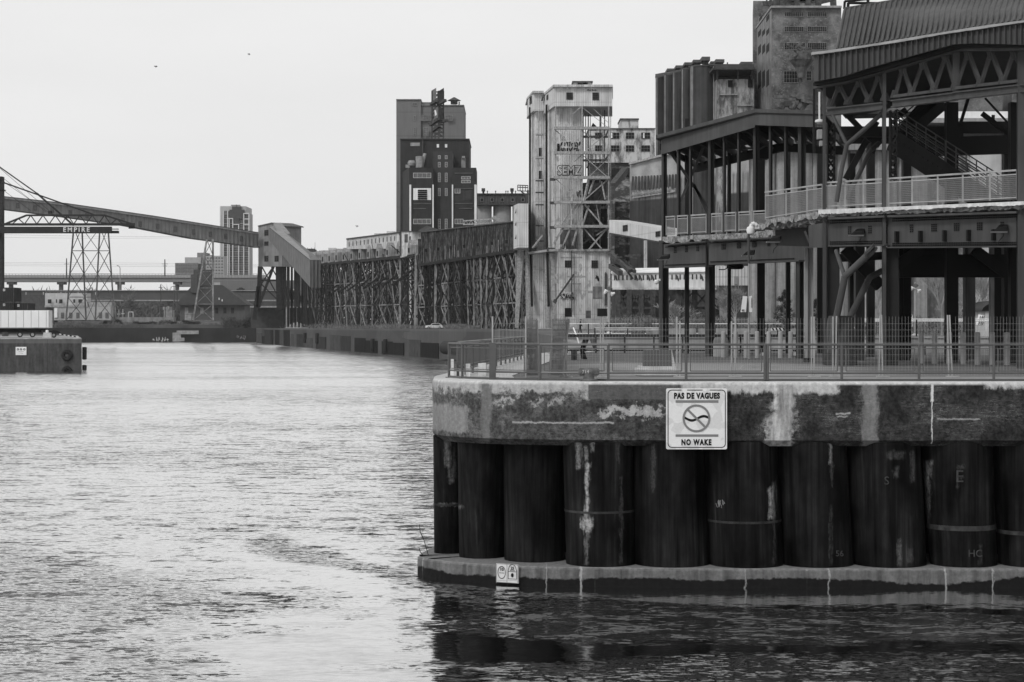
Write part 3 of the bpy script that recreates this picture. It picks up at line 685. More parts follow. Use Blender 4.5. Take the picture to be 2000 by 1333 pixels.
# roof skin
top = [(1590,106),(1690,92),(1780,77),(1870,62),(1935,52),(2130,26)]
bot = [(2130,92),(2000,88),(1900,85),(1862,87),(1800,104),(1700,132),(1645,150),(1590,160)]
mb = MB(); FB.poly(mb, top+bot, .9, .12); obj('roof_fascia', mb, M_steel, gB)
mb = MB(); x_ = 1598
def ip(lst, x):
    for (a, b), (c, d) in zip(lst[:-1], lst[1:]):
        if a <= x <= c: return b+(d-b)*(x-a)/(c-a)
    return lst[-1][1]
botr = bot[::-1]
while x_ < 2120: FB.rect(mb, x_-.5, ip(top, x_)+1, x_+.5, ip(botr, x_)-.5, 1.03, .14); x_ += 10.7
obj('standing_seams', mb, M_steel, gB)
U0 = [(1631,98),(2135,20)]; mb = MB()
a, b = FB.pt(1633,98,.5), FB.pt(2135,18,.5); c, d = P(1649,19,95), P(2150,-62,85)
mb.hexa([a,b,b+Vector((0,.3,0)),a+Vector((0,.3,0)),c,d,d+Vector((0,.3,0)),c+Vector((0,.3,0))]); obj('upper_roof', mb, M_steel, gB)
mb = MB()
n_ = 46
for i in range(n_):
    t = i/n_; p = a.lerp(b, t); q = c.lerp(d, t); mb.bar(p+Vector((0,-.07,0)), q+Vector((0,-.07,0)), .07, .16, up=(0,1,0))
obj('standing_seams', mb, M_steel, gB)
mb = MB(); mb.prism([a, c, c+Vector((5,14,0)), a+Vector((5,14,0))], (.2,0,0)); obj('roof_end', mb, M_steel, gB)
mb = MB(); mb.hexa([c,d,d+Vector((3,12,.6)),c+Vector((3,12,.6)),c+Vector((0,0,.1)),d+Vector((0,0,.1)),d+Vector((3,12,.7)),c+Vector((3,12,.7))]); obj('roof_top', mb, M_steel, gB)
M_flash = gm('roof_flashing', .22, rough=.5, var=.25, scale=1.5, streak=0)
pts_t = []; pts_b = []
for x_ in range(1586, 2132, 6):
    yy = ip(top, max(1590, x_)); pts_t.append(FB.pt(x_, yy-3.6+R(-.15,.15), 1.0)); pts_b.append(FB.pt(x_, yy+1.2+.5*math.sin(x_/23)+R(-.35,.35), 1.1))
mb = MB(); mb.prism(pts_t+pts_b[::-1], (0,.3,0)); obj('gutter_flashing', mb, M_flash, gB)
# soffit and edge beam, the underside's shade painted dark
pl = [(1588,168),(1645,158),(1700,143),(1800,114),(1870,94),(1990,93),(2130,97)]
for off, w_, dy, m_ in ((.55,6,0,M_steel_d),(.25,7,6,M_steel)):
    for (a_, b_) in zip(pl[:-1], pl[1:]):
        mb = MB(); FB.poly(mb, [(a_[0],a_[1]-w_+dy),(b_[0],b_[1]-w_+dy),(b_[0],b_[1]+dy),(a_[0],a_[1]+dy)], off, .25); obj('eaves_beam', mb, m_, gB)
pA_, pB_ = FB.pt(1590,160,.8), FB.pt(2130,90,.8); pM_ = FB.pt(1868,86,.8)
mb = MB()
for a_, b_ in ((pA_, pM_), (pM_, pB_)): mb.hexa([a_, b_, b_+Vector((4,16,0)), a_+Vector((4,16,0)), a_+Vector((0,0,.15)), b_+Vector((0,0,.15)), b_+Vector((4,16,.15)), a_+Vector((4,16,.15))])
obj('shaded_soffit', mb, M_steel_d, gB)
# truss
def tr_top(x_): return ip([(1588,174),(1645,164),(1700,149),(1800,121),(1870,101),(1990,100),(2130,104)], x_)
def tr_bot(x_): return ip([(1615,207),(1728,195),(1745,190),(1860,171),(1990,158),(2130,150)], x_)
mb = MB(); xs = [1624,1641,1660,1679,1697,1716,1732]; tog = 0
def wdiag(x0, x1, ty, by, up_first):
    y0, y1 = (ty(x0), by(x1)) if up_first else (by(x0), ty(x1))
    mb.bar(FB.pt(x0, y0, -.1), FB.pt(x1, y1, -.1), .12, .34, up=(0,1,0))
seq = [(1623,'b'),(1639,'t'),(1657,'b'),(1678,'t'),(1697,'b'),(1717,'t'),(1729,'b')]
seq2 = [(1748,'b'),(1763,'t'),(1781,'b'),(1803,'t'),(1825,'b'),(1847,'t'),(1866,'b')]
seq3 = [(1868,'b'),(1891,'t'),(1915,'b'),(1936,'t'),(1959,'b'),(1981,'t'),(2004,'b'),(2026,'t'),(2050,'b')]
for sq in (seq, seq2, seq3):
    for (x0, k0), (x1, k1) in zip(sq[:-1], sq[1:]): wdiag(x0, x1, tr_top, tr_bot, k0 == 't')
    for x0, k0 in sq:
        yy = (tr_top if k0 == 't' else tr_bot)(x0); p = FB.pt(x0, yy+(3 if k0 == 't' else -2), -.02); mb.prism([p+Vector((-.22,0,.15 if k0=='t' else -.1)), p+Vector((.22,0,.15 if k0=='t' else -.1)), p+Vector((.1,0,-.28 if k0=='t' else .25)), p+Vector((-.1,0,-.28 if k0=='t' else .25))], (0,.04,0))
mb.bar(FB.pt(1868,100,0), FB.pt(1866,178,0), .25, .2)
obj('truss_web', mb, M_steel, gB)
for a_, b_ in (((1618,214),(1728,202)), ((1745,198),(1866,183)), ((1866,182),(1990,168)), ((1990,168),(2120,156))):
    p, q = FB.pt(*a_, .05), FB.pt(*b_, .05); beam(p-Vector((0,0,.12)), q-Vector((0,0,.12)), .34, .32, gB, name='truss_chord'); beam(p+Vector((0,0,.2)), q+Vector((0,0,.2)), .2, .12, gB, name='truss_chord', flanges=False) if a_[0] > 1700 else None
# front columns
def lattice(px0, px1, Z, y0, y1, parent):
    x0, x1 = xat(px0, Z), xat(px1, Z); z0, z1 = zat(y1, Z), zat(y0, Z); mb = MB(); w_ = (x1-x0)
    mb.box(x0, x0+w_*.18, Z+.1, Z+.5, z0, z1).box(x1-w_*.18, x1, Z+.1, Z+.5, z0, z1)
    n = max(2, int((z1-z0)/(w_*1.0))); s_ = (z1-z0)/n
    for i in range(n):
        a_ = z0+i*s_
        mb.bar((x0+.04,Z+.12,a_), (x1-.04,Z+.12,a_+s_), .09, .04, up=(0,1,0)).bar((x1-.04,Z+.42,a_), (x0+.04,Z+.42,a_+s_), .09, .04, up=(0,1,0))
        mb.box(x0+w_*.25, x1-w_*.25, Z+.1, Z+.14, a_-.06, a_+.06) if i % 2 else None
    return obj('lattice_column', mb, M_steel_d, parent)
for (a_, b_, yt) in ((1607.5,1614,170),(1724,1732,133),(1988,2003,100)):
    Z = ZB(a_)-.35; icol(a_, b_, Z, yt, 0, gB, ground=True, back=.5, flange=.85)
for (a_, b_, y0, y1) in ((1617,1633,240,360),(1740,1753,215,352),(1862,1872,210,335),(1982,1990,200,330)):
    lattice(a_, b_, ZB(a_)+.3 if a_ < 1850 else 96, y0, y1, gB)
for (a_, b_) in ((1616,1640),(1732,1755)):
    Z = ZB(a_)+.25; obj('column', MB().box(xat(a_,Z),xat(b_,Z),Z,Z+.5,5.98,zat(483,Z)), gm('web_shade', .03, streak=.1) , gB, label=None)  # dark webs again, shade painted into their colour
for (a_, b_, Z, yt, m_) in ((1850,1872,95,200,M_black),(1757,1766,100,470,M_black),(1766,1778,100,470,M_black),(1975,1987,93,200,M_black),(1672,1689,100,480,M_steel),(1886,1905,104,480,M_steel),(1661,1671,104,300,M_black),(1696,1709,112,270,M_steel_d),(1765,1780,108,300,M_black),(1962,1976,100,260,M_black),(1941,1956,99,480,M_steel_d)):
    obj('rear_column', MB().box(xat(a_,Z),xat(b_,Z),Z,Z+.45,5.98,zat(yt,Z)).box(xat(a_,Z)-.03,xat(a_,Z)+.12,Z-.05,Z+.5,5.98,zat(yt,Z)), m_, gB)
obj('rear_column', MB().box(xat(1935,98),xat(1942,98),98,98.4,5.98,zat(480,98)), M_conc, gB, label='pale rear column')
obj('rear_column', MB().box(xat(1886,98),xat(1891,98),98,98.2,5.98,zat(480,98)), M_steel, gB)
# inner beams: dark
for (x0, y0, x1, y1, Z, h_, m_) in ((1640,258,1880,258,99,.5,M_steel_d),(1750,290,1990,282,100,.9,M_black),(1640,186,1990,150,101,.5,M_steel_d),(1755,520,1960,520,98,1.1,M_black),(1640,275,1760,275,104,.3,M_steel_d),(1620,200,1990,172,106,.4,M_steel_d),(1755,496,1860,496,102,.7,M_steel_d),(1630,505,1725,500,104,.4,M_steel_d),(1860,250,1990,250,103,.6,M_black),(1655,228,1760,226,108,.2,M_steel_d)):
    obj('inner_beam', MB().bar(P(x0,y0,Z), P(x1,y1,Z), .4, h_), m_, gB)
mb = MB()
for (a_, b_, Z, w_) in (((1652,222),(1700,272),100,.25),((1700,272),(1718,285),100,.25),((1708,278),(1702,300),100,.3),((1712,238),(1652,350),103,.3),((1846,180),(1862,250),96,.14),((1895,180),(1875,245),96,.14),((1918,222),(1978,268),97,.22),((1924,192),(1980,253),97,.09),((1832,170),(1756,260),99,.4),((1770,215),(1756,225),99,.3),((1905,500),(1886,530),98,.15),
    ((1902,488),(1965,535),97,.5),((1650,486),(1720,560),99,.55),((1720,545),(1704,560),99,.5),((1800,486),(1750,520),97,.5),((1940,225),(1938,260),104,.15)):
    mb.bar(P(*a_,Z), P(*b_,Z), w_, w_*.8, up=(0,1,0))
obj('bracing', mb, M_steel_d, gB)
# forked pipes
def pipe(pts, Z, r, nm='pipe_brace'):
    return obj(nm, MB().path([P(a, b, z_) for a, b, z_ in pts], r, 14), M_steel, gB, smooth='a')
pipe([(1703,491,86.5),(1650,541,87),(1630,640,87.3),(1622,690,87.5)], 87, .15); pipe([(1633,490,88.5),(1650,541,87.2)], 88, .09)
pipe([(1722,530,91.5),(1699,542,91),(1670,600,90),(1652,635,89),(1640,680,88)], 90, .14)
pipe([(1727,218,88),(1690,252,88.5),(1654,283,89),(1644,330,89.2),(1634,395,89.3)], 88, .1); pipe([(1626,226,89.5),(1654,283,89)], 89, .08)
pipe([(1716,280,97),(1700,295,96),(1668,360,95),(1655,390,95)], 96, .11)
obj('clevis', MB().bar(P(1690,495,86.6), P(1706,480,86.4), .1, .5, up=(0,1,0)).bar(P(1698,500,86.6), P(1712,485,86.4), .1, .3, up=(0,1,0)), M_steel, gB)
# pier-like tapered foot of the forked pipes
obj('pipe_foot', MB().lathe((xat(1641,88),88,6), [(.75,0),(.72,.3),(.62,1.5),(.5,2.1)], 16), gm('foot_paint', .05, streak=0), gB, smooth='a')
# deck B
def dk(x_): return ip([(1590,409),(1985,393),(2130,387)], x_)
slab(FB, 1598, 410, 419, 1728, 405, 412.5, gB, 14, .55, 60, .035, m=gm('whitewashed_slab', .6, var=.2, scale=3, streak=.2, bump=.05))
slab(FB, 1725, 405, 412, 2130, 388, 394.5, gB, 14, .55, 90, .03, m=MC['whitewashed_slab'])
slab(FB, 1602, 416, 424, 2130, 394, 403, gB, 13, .3, 120, .05, name='broken_edge')
for x0, x1, a_, b_, c_, d_ in ((1617,1727,429,425,480,478.5),(1733,1985,425,417,483,481),(2004,2130,417,412,481,480)):
    mb = MB(); FB.poly(mb, [(x0,a_),(x1,b_),(x1,d_),(x0,c_)], 0, .12); obj('plate_girder', mb, M_steel, gB)
    mb = MB(); FB.poly(mb, [(x0,a_-4),(x1,b_-4),(x1,b_),(x0,a_)], .4, .5); FB.poly(mb, [(x0,c_),(x1,d_),(x1,d_+2),(x0,c_+2)], .35, .5); obj('girder_flanges', mb, M_steel, gB)
rows = []
for x0, x1, a_, b_, c_, d_ in ((1622,1722,429,425,480,478.5),(1744,1984,425,417,483,481)):
    for k_ in (3, 7): rows.append((x0,a_+k_,x1,b_+k_,3.4)); rows.append((x0,c_-k_,x1,d_-k_,3.4))
for c_ in (1657,1661,1697,1701,1778,1782,1820,1824,1828,1864,1868,1872,1909,1913,1917,1955,1959): rows.append((c_,444-(c_-1657)*.03,c_,456-(c_-1657)*.03,3.2))
rivets(FB, rows, gB, .026)
mb = MB()
for c_ in (1748,1794,1841,1888,1937): FB.rect(mb, c_-1.6, 452-(c_-1748)*.02, c_+1.6, 474-(c_-1748)*.02, .22, .2)
obj('stiffeners', mb, M_steel_d, gB)
obj('under_deck', MB().prism([FB.pt(1617,476,-1),FB.pt(2130,476,-1),FB.pt(2130,476,-13),FB.pt(1617,476,-13)], (0,0,.6)), M_steel_d, gB)
xs = [1610,1650,1686,1726,1735,1781,1831,1880,1933,1987]
def rt(x_): return 357.5-(x_-1610)*.0655
def rb(x_): return 407-(x_-1610)*.045
for a_, b_ in ((1612,1650),(1651,1686),(1687,1725),(1736,1781),(1782,1831),(1832,1880),(1881,1933),(1934,1986),(2004,2050),(2051,2100)): rail_panel(FB, a_, rt(a_), rb(a_), b_, rt(b_), rb(b_), gB)
# lower landing between the two
LF = Face((1495, 98), (1612, 92))
pf = thing('steel_landing', P(1550, 450, 95), 'railed landing with a crumbling slab between the two steel galleries', 'landing')
slab(LF, 1494, 430, 441, 1600, 414, 424, pf, 8, .3, 40, .1); slab(LF, 1485, 441, 447, 1600, 425, 436, pf, 7, 0, 40, .12)
for a_, b_ in ((1495,1535),(1536,1576),(1577,1606)): rail_panel(LF, a_, 376-(a_-1495)*.135, 429-(a_-1495)*.155, b_, 376-(b_-1495)*.135, 429-(b_-1495)*.155, pf)
mb = MB(); LF.poly(mb, [(1514,450),(1578,441),(1578,482),(1514,480)], -.4, .5); obj('box_girder', mb, M_steel_d, pf)
mb = MB(); LF.poly(mb, [(1580,440),(1609,436),(1609,484),(1580,484)], .2, .3); obj('end_plate', mb, M_steel, pf)
obj('bracket', MB().bar(P(1582,436,94), P(1584,480,93.8), .12, .3).bar(P(1584,480,93.8), P(1572,452,93.9), .1, .1), M_steel, pf)
# stair inside gallery B
st = thing('steel_stair', P(1870, 420, 95), 'steel stair rising to the left under the ribbed roof', 'stair')
s0, s1 = P(1752,272,97), P(1990,428,91)
d_ = s1-s0
for dy_ in (0, 1.8):
    off = Vector((0,dy_,0)); obj('stringer', MB().bar(s0+off, s1+off, .1, .75), M_steel_d, st)
mb = MB()
for i in range(26): c = s0.lerp(s1, i/25); mb.box(c.x-.12,c.x+.18,c.y,c.y+1.8,c.z-.02,c.z+.03)
obj('treads', mb, M_steel_d, st)
for dy_ in (0, 1.8):
    off = Vector((0,dy_,0)); mb = MB()
    for h_ in (.35,.6,.85,1.1): mb.tube(s0+off+Vector((0,0,h_+.3)), s1+off+Vector((0,0,h_+.3)), .03, .03, 6)
    for i in range(13): c = s0.lerp(s1, i/12)+off; mb.tube(c, c+Vector((0,0,1.42)), .03, .03, 6)
    obj('handrail', mb, M_steel, st)
u0, u1 = P(1752,275,98), P(1835,205,99)
obj('upper_flight', MB().bar(u0, u1, .9, .5).bar(u0+Vector((0,0,1)), u1+Vector((0,0,1)), .05).bar(u0+Vector((0,0,.7)), u1+Vector((0,0,.7)), .04), M_steel_d, st)
# roof-top handrail (top) and hanging chain lamp
hr = thing('roof_handrail', P(1700,12,96), 'short dark handrail on top of the ribbed roof', 'handrail')
obj('rails', MB().path([P(1649,18,96), P(1650,3,96), P(1745,-6,95)], .06, 6).path([P(1656,16,95.5), P(1657,6,95.5), P(1760,8,94)], .07, 6).tube(P(1695,8,95.5), P(1696,-20,95.5), .07), M_steel_d, hr)
pn = thing('pendant_lamp', P(1600,238,99), 'white pendant lamp hanging on a rod between the galleries', 'lamp')
obj('rod', MB().tube(P(1600.5,180,99), P(1600.5,233,99), .045), M_white, pn); obj('shade', MB().lathe(P(1600.5,238,99), [(.05,.12),(.2,.08),(.22,-.02),(.1,-.1)], 16), M_white, pn, smooth='a')
mb = MB()
for i in range(8): mb.bar(P(1590,215+i*10,100), P(1608,215+i*10,100), .02)
for i in range(6): mb.bar(P(1591+i*3.4,172,100), P(1591+i*3.4,300,100), .02)
mb.bar(P(1590,172,100), P(1590,300,100), .12).bar(P(1609,172,100), P(1609,300,100), .1)
tag(obj('mesh_cage', mb, M_steel_d), 'narrow wire cage between the two galleries behind the white pendant lamp', 'cage')
tag(obj('equipment_box', MB().pbox(1598,253,1606,271,98,.5).pbox(1602,275,1607,285,98,.4), M_conc), 'grey boxes mounted below the white pendant lamp', 'equipment box')
floodlight(1674,457,ZB(1674)-.3,'black floodlight with a dangling cable on the left girder of the large gallery')
floodlight(1952,450,ZB(1952)-.3,'black floodlight with a dangling cable at the right end of the long girder')
floodlight(1512,470,95.5,'black floodlight under the landing between the galleries')
floodlight(1462,497,107,'black floodlight below the white security camera')
floodlight(1297,505,115,'black floodlight at the far left column of the smaller gallery')
t = thing('ceiling_floodlight', P(1436,520,116), 'round black floodlight under the deck of the smaller gallery', 'floodlight')
obj('housing', MB().lathe(P(1436,522,116), [(.1,.3),(.45,.15),(.5,0),(.4,-.12)], 14), M_black, t, smooth='a'); obj('cable', MB().path([P(1425,521,115.8),P(1415,527,115.8),P(1404,527,115.8)], .03, 5), M_black, t)
# security camera + pole
t = thing('security_camera', P(1468,446,104), 'white dome security camera on an arm at the top of the slim pole', 'security camera')
obj('dome', MB().lathe(P(1466,452,104), [(.02,-.2),(.17,-.12),(.22,.05),(.18,.2),(.06,.26)], 16), M_white, t, smooth='a')
obj('arm', MB().path([P(1466,444,104),P(1468,438,104),P(1474,436.5,104),P(1478,441,104)], .09, 8), M_white, t, smooth='a'); obj('junction_box', MB().pbox(1476,439,1483,447,104,.4), M_white, t)
t = thing('camera_bracket', P(1490,442,103.5), 'rusty cable bracket beside the white security camera', 'bracket')
obj('plate', MB().pbox(1483,436,1491,449,104,.3).bar(P(1484,441,104),P(1525,433,100),.06).bar(P(1484,446,104),P(1515,440,100),.05), M_conc, t)
t = thing('banner_pole', Vector((xat(1463,104),104,6)), 'slim white pole with two white banners under the smaller gallery', 'banner pole')
obj('pole', MB().tube(Vector((xat(1463,104),104,6)), P(1462.5,515,104), .045, .04, 8), M_metal, t, smooth='a'); obj('upper_bracket', MB().tube(P(1462.5,515,104), P(1462,450,104), .06, .06, 6), M_steel, t)
for pts, nm in (([(1451,579),(1459.5,579),(1457,610),(1446.5,610)], 0), ([(1463.5,579),(1468.5,578),(1471,590),(1469,610),(1463.5,610)], 1)):
    o = obj('banner', MB().prism([P(a_,b_,103.7) for a_,b_ in pts], (0,.03,0)), M_white, t)
    if nm == 0: obj('printed_logo', MB().prism([P(1449,605,103.64),P(1454.5,605,103.64),P(1452.5,607.5,103.64),P(1448.6,607.5,103.64)], (0,.02,0)), M_rail, o)
    else:
        mb = MB()
        for i in range(9): mb.prism([P(1467,582+i*2.2,103.64),P(1469.5,582+i*2.2,103.64),P(1469.3,583.3+i*2.2,103.64),P(1467,583.3+i*2.2,103.64)], (0,.02,0))
        obj('printed_lines', mb, M_rail, o)
# two small dome cameras near the left column
for px_, lb in ((1282.5,'small white dome camera on the far left column of the smaller gallery'),):
    t = thing('security_camera', P(px_,549,117), lb, 'security camera'); obj('dome', MB().lathe(P(px_,551,117), [(.02,-.14),(.12,-.08),(.15,.03),(.1,.12)], 12), M_white, t, smooth='a'); obj('arm', MB().pbox(1283,545,1290,549,117,.15), M_white, t)

# ---------------------------------------------------------------- things standing on the quay
# granite block, the sunlight on its right side painted as a white face
t = thing('granite_block', P(1285,733,66.8), 'speckled grey granite block with a slanting side painted bright as if sunlit on a low plinth', 'granite block')
Zg = 68.5; k = NG('speckled_granite'); v = k.rng(k.noise(60, None, 2), .3, .7, .04, .16); k.color(v); k.b.inputs['Roughness'].default_value = .6
obj('block', MB().hexa([(xat(1255,Zg),Zg,6.2),(xat(1312,Zg),Zg,6.2),(xat(1312,Zg)+.2,Zg+1,6.2),(xat(1255,Zg)+.1,Zg+1,6.2),(xat(1256,Zg),Zg,zat(684,Zg)),(xat(1311,Zg),Zg,zat(684,Zg)),(xat(1311,Zg)+.2,Zg+1,zat(684,Zg)),(xat(1256,Zg)+.1,Zg+1,zat(684,Zg))]), k.m, t)
obj('lit_side', MB().hexa([(xat(1312.5,Zg),Zg,6.2),(xat(1323,Zg),Zg+.5,6.2),(xat(1323,Zg),Zg+1,6.2),(xat(1312.5,Zg),Zg+1,6.2),(xat(1311.5,Zg),Zg,zat(684,Zg)),(xat(1313,Zg),Zg+.1,zat(685,Zg)),(xat(1313,Zg),Zg+1,zat(685,Zg)),(xat(1311.5,Zg),Zg+1,zat(684,Zg))]), M_white, t)
obj('plinth', MB().box(xat(1246,68.2),xat(1324,68.2),68.2,70,6.0,6.22).box(xat(1251,68.3),xat(1316,68.3),68.35,69.8,6.22,6.3), M_conc_l, t)
# pale round bollards
bo = None
pos = [(1413,111),(1437,110),(1457,109.5),(1479,109),(1502,109),(1524,108.5),(1544,108.5)]+[(1799,92),(1825.5,91),(1853.5,90.5),(1881.5,90),(1909.5,89.5),(1938,89),(1967,88.5),(1996,88)]
for i, (px_, Z) in enumerate(pos):
    p = Vector((xat(px_,Z), Z, 6)); g = 'row under the smaller gallery' if i < 7 else 'row under the large gallery'
    ordn = ['first','second','third','fourth','fifth','sixth','seventh','eighth'][i if i < 7 else i-7]
    lb = 'round pale grey bollard, %s from the left in the %s' % (ordn, g)
    if bo is None:
        bo = thing('bollard', p, lb, 'bollard', 'pale grey bollards under the galleries')
        obj('post', MB().tube(p-Vector((0,0,.02)), p+Vector((0,0,1.34)), .125, .12, 14), gm('bollard_paint', .34, var=.12, streak=.15), bo, smooth='a')
        obj('cap', MB().lathe(p+Vector((0,0,1.34)), [(.12,0),(.11,.04),(.05,.06)], 14), MC['bollard_paint'], bo, smooth='a'); kids(bo)
    else:
        c = copytree(bo); c.location = p; tag(c, lb); c.rotation_euler = (R(-.01,.01), R(-.02,.02), R(0,3))
# round litter planter
t = thing('round_planter', P(1409,694,112), 'round concrete planter behind the first pale bollards', 'planter')
p = Vector((xat(1408,112),112,6)); obj('bowl', MB().lathe(p, [(.42,0),(.44,.7),(.42,.74)], 20), M_conc, t, smooth='a'); obj('lid', MB().lathe(p+Vector((0,0,.74)), [(.42,0),(.43,.12),(.36,.28),(.2,.34)], 20), gm('planter_lid', .16, streak=0), t, smooth='a')
t = thing('round_planter', P(1422,694,118), 'darker round bin standing behind the concrete planter', 'bin')
p = Vector((xat(1419,118),118,6)); obj('bowl', MB().lathe(p, [(.3,0),(.34,1.0),(.3,1.05)], 16), M_steel_d, t, smooth='a'); obj('lid', MB().lathe(p+Vector((0,0,1.05)), [(.3,0),(.2,.12)], 16), M_black, t, smooth='a')
# dark slatted chair + low table near the stairs
t = thing('slatted_chair', P(1141,704,100), 'dark high-backed slatted chair by the stairs', 'chair')
Z = 100; mb = MB()
for i in range(5):
    a_ = P(1137+i*2.2,702,Z+.1*i); b_ = P(1133.5+i*1.4,683,Z+.1*i); mb.bar(a_, b_, .045, .06)
for i in range(6): mb.bar(P(1133.5+i*1.5,685,Z), P(1139+i*2,664,Z+.1), .045, .04)
obj('legs_and_back', mb, M_black, t); obj('seat', MB().pbox(1132,683,1146,686.5,Z,.6), M_black, t)
t = thing('slatted_table', P(1122,703,100), 'dark slatted stool left of the high-backed chair', 'stool'); mb = MB()
for i in range(6): mb.bar(P(1117+i*1.8,703.5,Z), P(1116+i*2.1,686,Z), .045, .04)
obj('legs', mb, M_black, t); obj('top', MB().pbox(1112.5,683,1131,686,Z,.6), M_black, t)
# stairs up to the raised ground
t = thing('stone_steps', P(1140,690,128), 'flight of pale steps up to the raised ground', 'steps')
for i in range(7): obj('step', MB().box(xat(1107,140),xat(1162,140),141+i*1.3,150.2,5.9+i*.115,6.02+i*.115), gm('step_stone', .28, streak=.1), t)
obj('handrail', MB().path([P(1131,672,138),P(1127,658,138),P(1120,641,141)], .05, 6), M_white, t)
# retaining wall of raised ground
tag(obj('retaining_wall', MB().box(xat(1162,150),60,149.6,149.95,5.9,6.82).box(xat(1162,150),60,149.5,150.1,6.82,6.93), M_conc), 'long low concrete retaining wall at the back of the quay', 'wall')
# rails at the back of the quay
def guard(px0, px1, Z, zb, h, n, m, label, rails_=(1.0,.12), nm='guard_rail', r=.05):
    t = thing(nm, (xat((px0+px1)/2,Z), Z, zb), label, 'guard rail', 'guard rails behind the quay'); mb = MB()
    for rr in rails_: mb.tube((xat(px0,Z),Z,zb+h*rr),(xat(px1,Z),Z,zb+h*rr), r, r, 6)
    obj('rails', mb, m, t)
    for i in range(n): x_ = xat(px0,Z)+(xat(px1,Z)-xat(px0,Z))*i/(n-1); obj('post', MB().box(x_-.05,x_+.05,Z-.05,Z+.05,zb,zb+h), M_steel_d, t)
    return t
guard(1107,1560,128,6,1.12,9,M_steel_d,'long dark guard rail in front of the retaining wall and steps',(1.0,.92,.15))
guard(1107,1234,215,6.83,1.15,4,M_white,'white-topped guard rail behind the two walkers')
guard(1258,1560,215,6.83,1.15,6,M_white,'white-topped guard rail behind the bare tree and banner pole')
guard(1625,2010,150.6,6.9,1.3,8,M_white,'white-topped guard rail behind the forked pipes and right bollards',(1.0,.9))
guard(1755,2010,118,6,.55,6,M_conc_l,'low pale rail just behind the right row of bollards',(1.0,),r=.07)
guard(1162,1290,158,6.8,.75,3,M_conc_l,'pale low rail left of the smaller gallery, on the raised ground',(1.0,.8))
t = thing('barrier_wall', (xat(1400,214),214,6.8), 'row of pale concrete barriers along the raised ground behind the smaller gallery', 'barrier')
for i in range(9): x_ = xat(1262+i*34,213.5); obj('barrier', MB().prism([(x_,213.5,6.8),(x_+1.6,213.5,6.8),(x_+1.55,213.5,7.5),(x_+.05,213.5,7.5)], (0,.4,0)), M_conc, t)
# far mesh fence on raised ground
t = thing('bar_fence', (xat(1160,240),240,6.85), 'tall fence of thin vertical bars on the raised ground behind the guard rails', 'fence'); mb = MB(); x0, x1 = xat(1108,240), xat(1600,240); n = 200
for i in range(n): x_ = x0+(x1-x0)*i/n; mb.bar((x_,240,6.85),(x_,240,8.75), .035)
obj('bars', mb, M_conc, t); obj('rails', MB().bar((x0,240,7.1),(x1,240,7.1),.06).bar((x0,240,8.5),(x1,240,8.5),.05), M_conc, t)
# striped barriers
for px_, py_, Z, lb in ((1519,643.5,140,'black and white striped barrier board behind the bollards of the smaller gallery'),(1655,641.5,95,'black and white striped board on the forked pipe foot')):
    t = thing('striped_barrier', P(px_,py_+8,Z), lb, 'barrier', 'striped barrier boards')
    w_ = 13 if px_ < 1600 else 14; obj('board', MB().pbox(px_-w_,py_-2.7,px_+w_,py_+2.7,Z,.06), M_white, t); mb = MB()
    for i in range(4):
        c = px_-w_+3+i*7; mb.prism([P(c-2,py_-2.5,Z-.02),P(c+1.5,py_-2.5,Z-.02),P(c+4,py_+2.5,Z-.02),P(c+.5,py_+2.5,Z-.02)], (0,.015,0))
    obj('stripes', mb, M_black, t); obj('leg', MB().pbox(px_-1,py_+2.7,px_+1,py_+14,Z+.05,.05), M_steel_d, t)
# concrete blocks, kerb
for px_, py_, w_, Z, lb in ((1330,703,0,0,''),(1494,692,6,112,'small concrete block beside the round planter'),(1557,692,5,108,'small concrete block left of the pale column'),(1660,705,13,96,'pale slab resting behind the forked pipe foot'),(1485,717,38,81,'long low dark kerb on the asphalt below the smaller gallery')):
    if w_: tag(obj('concrete_block', MB().prism([P(px_-w_,py_+3,Z),P(px_+w_,py_+3,Z),P(px_+w_*.9,py_-3,Z),P(px_-w_*.9,py_-3,Z)], (0,.6,0)), M_conc if w_ > 30 else M_conc_l), lb, 'block')
tag(obj('footing_block', MB().pbox(1575,700,1589,713,95.5,1.2), M_steel_d), 'dark block at the foot of the pale steel column', 'block')
# spotlights on masts
def spotmast(px, ytop, ybot, Z, label):
    t = thing('light_mast', P(px, ybot, Z), label, 'light mast', 'pale masts with three spotlights')
    s_ = Z/230*1.0
    obj('pole', MB().tube(P(px,ybot,Z), P(px,ytop-12,Z), .13*s_**.5, .09*s_**.5, 8), M_metal, t, smooth='a'); obj('base', MB().lathe(P(px,ybot,Z), [(.5,0),(.35,.25),(.15,.4)], 10), M_conc_l, t)
    for dx, dy, ex, ey in ((3,-6,-1,0),(-7,1,2,3),(8,4,-3,-1)):
        c = P(px+dx,ytop+dy,Z); d = Vector((ex,-1,ey)).normalized()
        obj('spotlight', MB().tube(c-d*.2*s_, c+d*.25*s_, .12*s_, .24*s_, 10), M_white if dx != 3 else M_rail, t, smooth='a')
    obj('arm', MB().bar(P(px-6,ytop,Z-.1), P(px+7,ytop+2,Z-.1), .07), M_metal, t)
    return t
spotmast(1189.5,570,655,232,'pale light mast with three spotlights in front of the derelict marine tower')
spotmast(1787.5,564,660,190,'pale light mast with three spotlights seen under the large gallery')
# tall sign with vertical letters
t = thing('vertical_sign', P(1780,640,185), 'narrow white board with vertical black lettering next to the right light mast', 'sign')
obj('board', MB().pbox(1777.5,615,1783,638,185,.06), M_white, t); mb = MB()
for i, ch in enumerate('TIRE'): mb.add(text_mb(ch, P(1780.2,618+i*5.4,184.96), .24, depth=.005, bold=.01))
obj('lettering', mb, M_black, t)
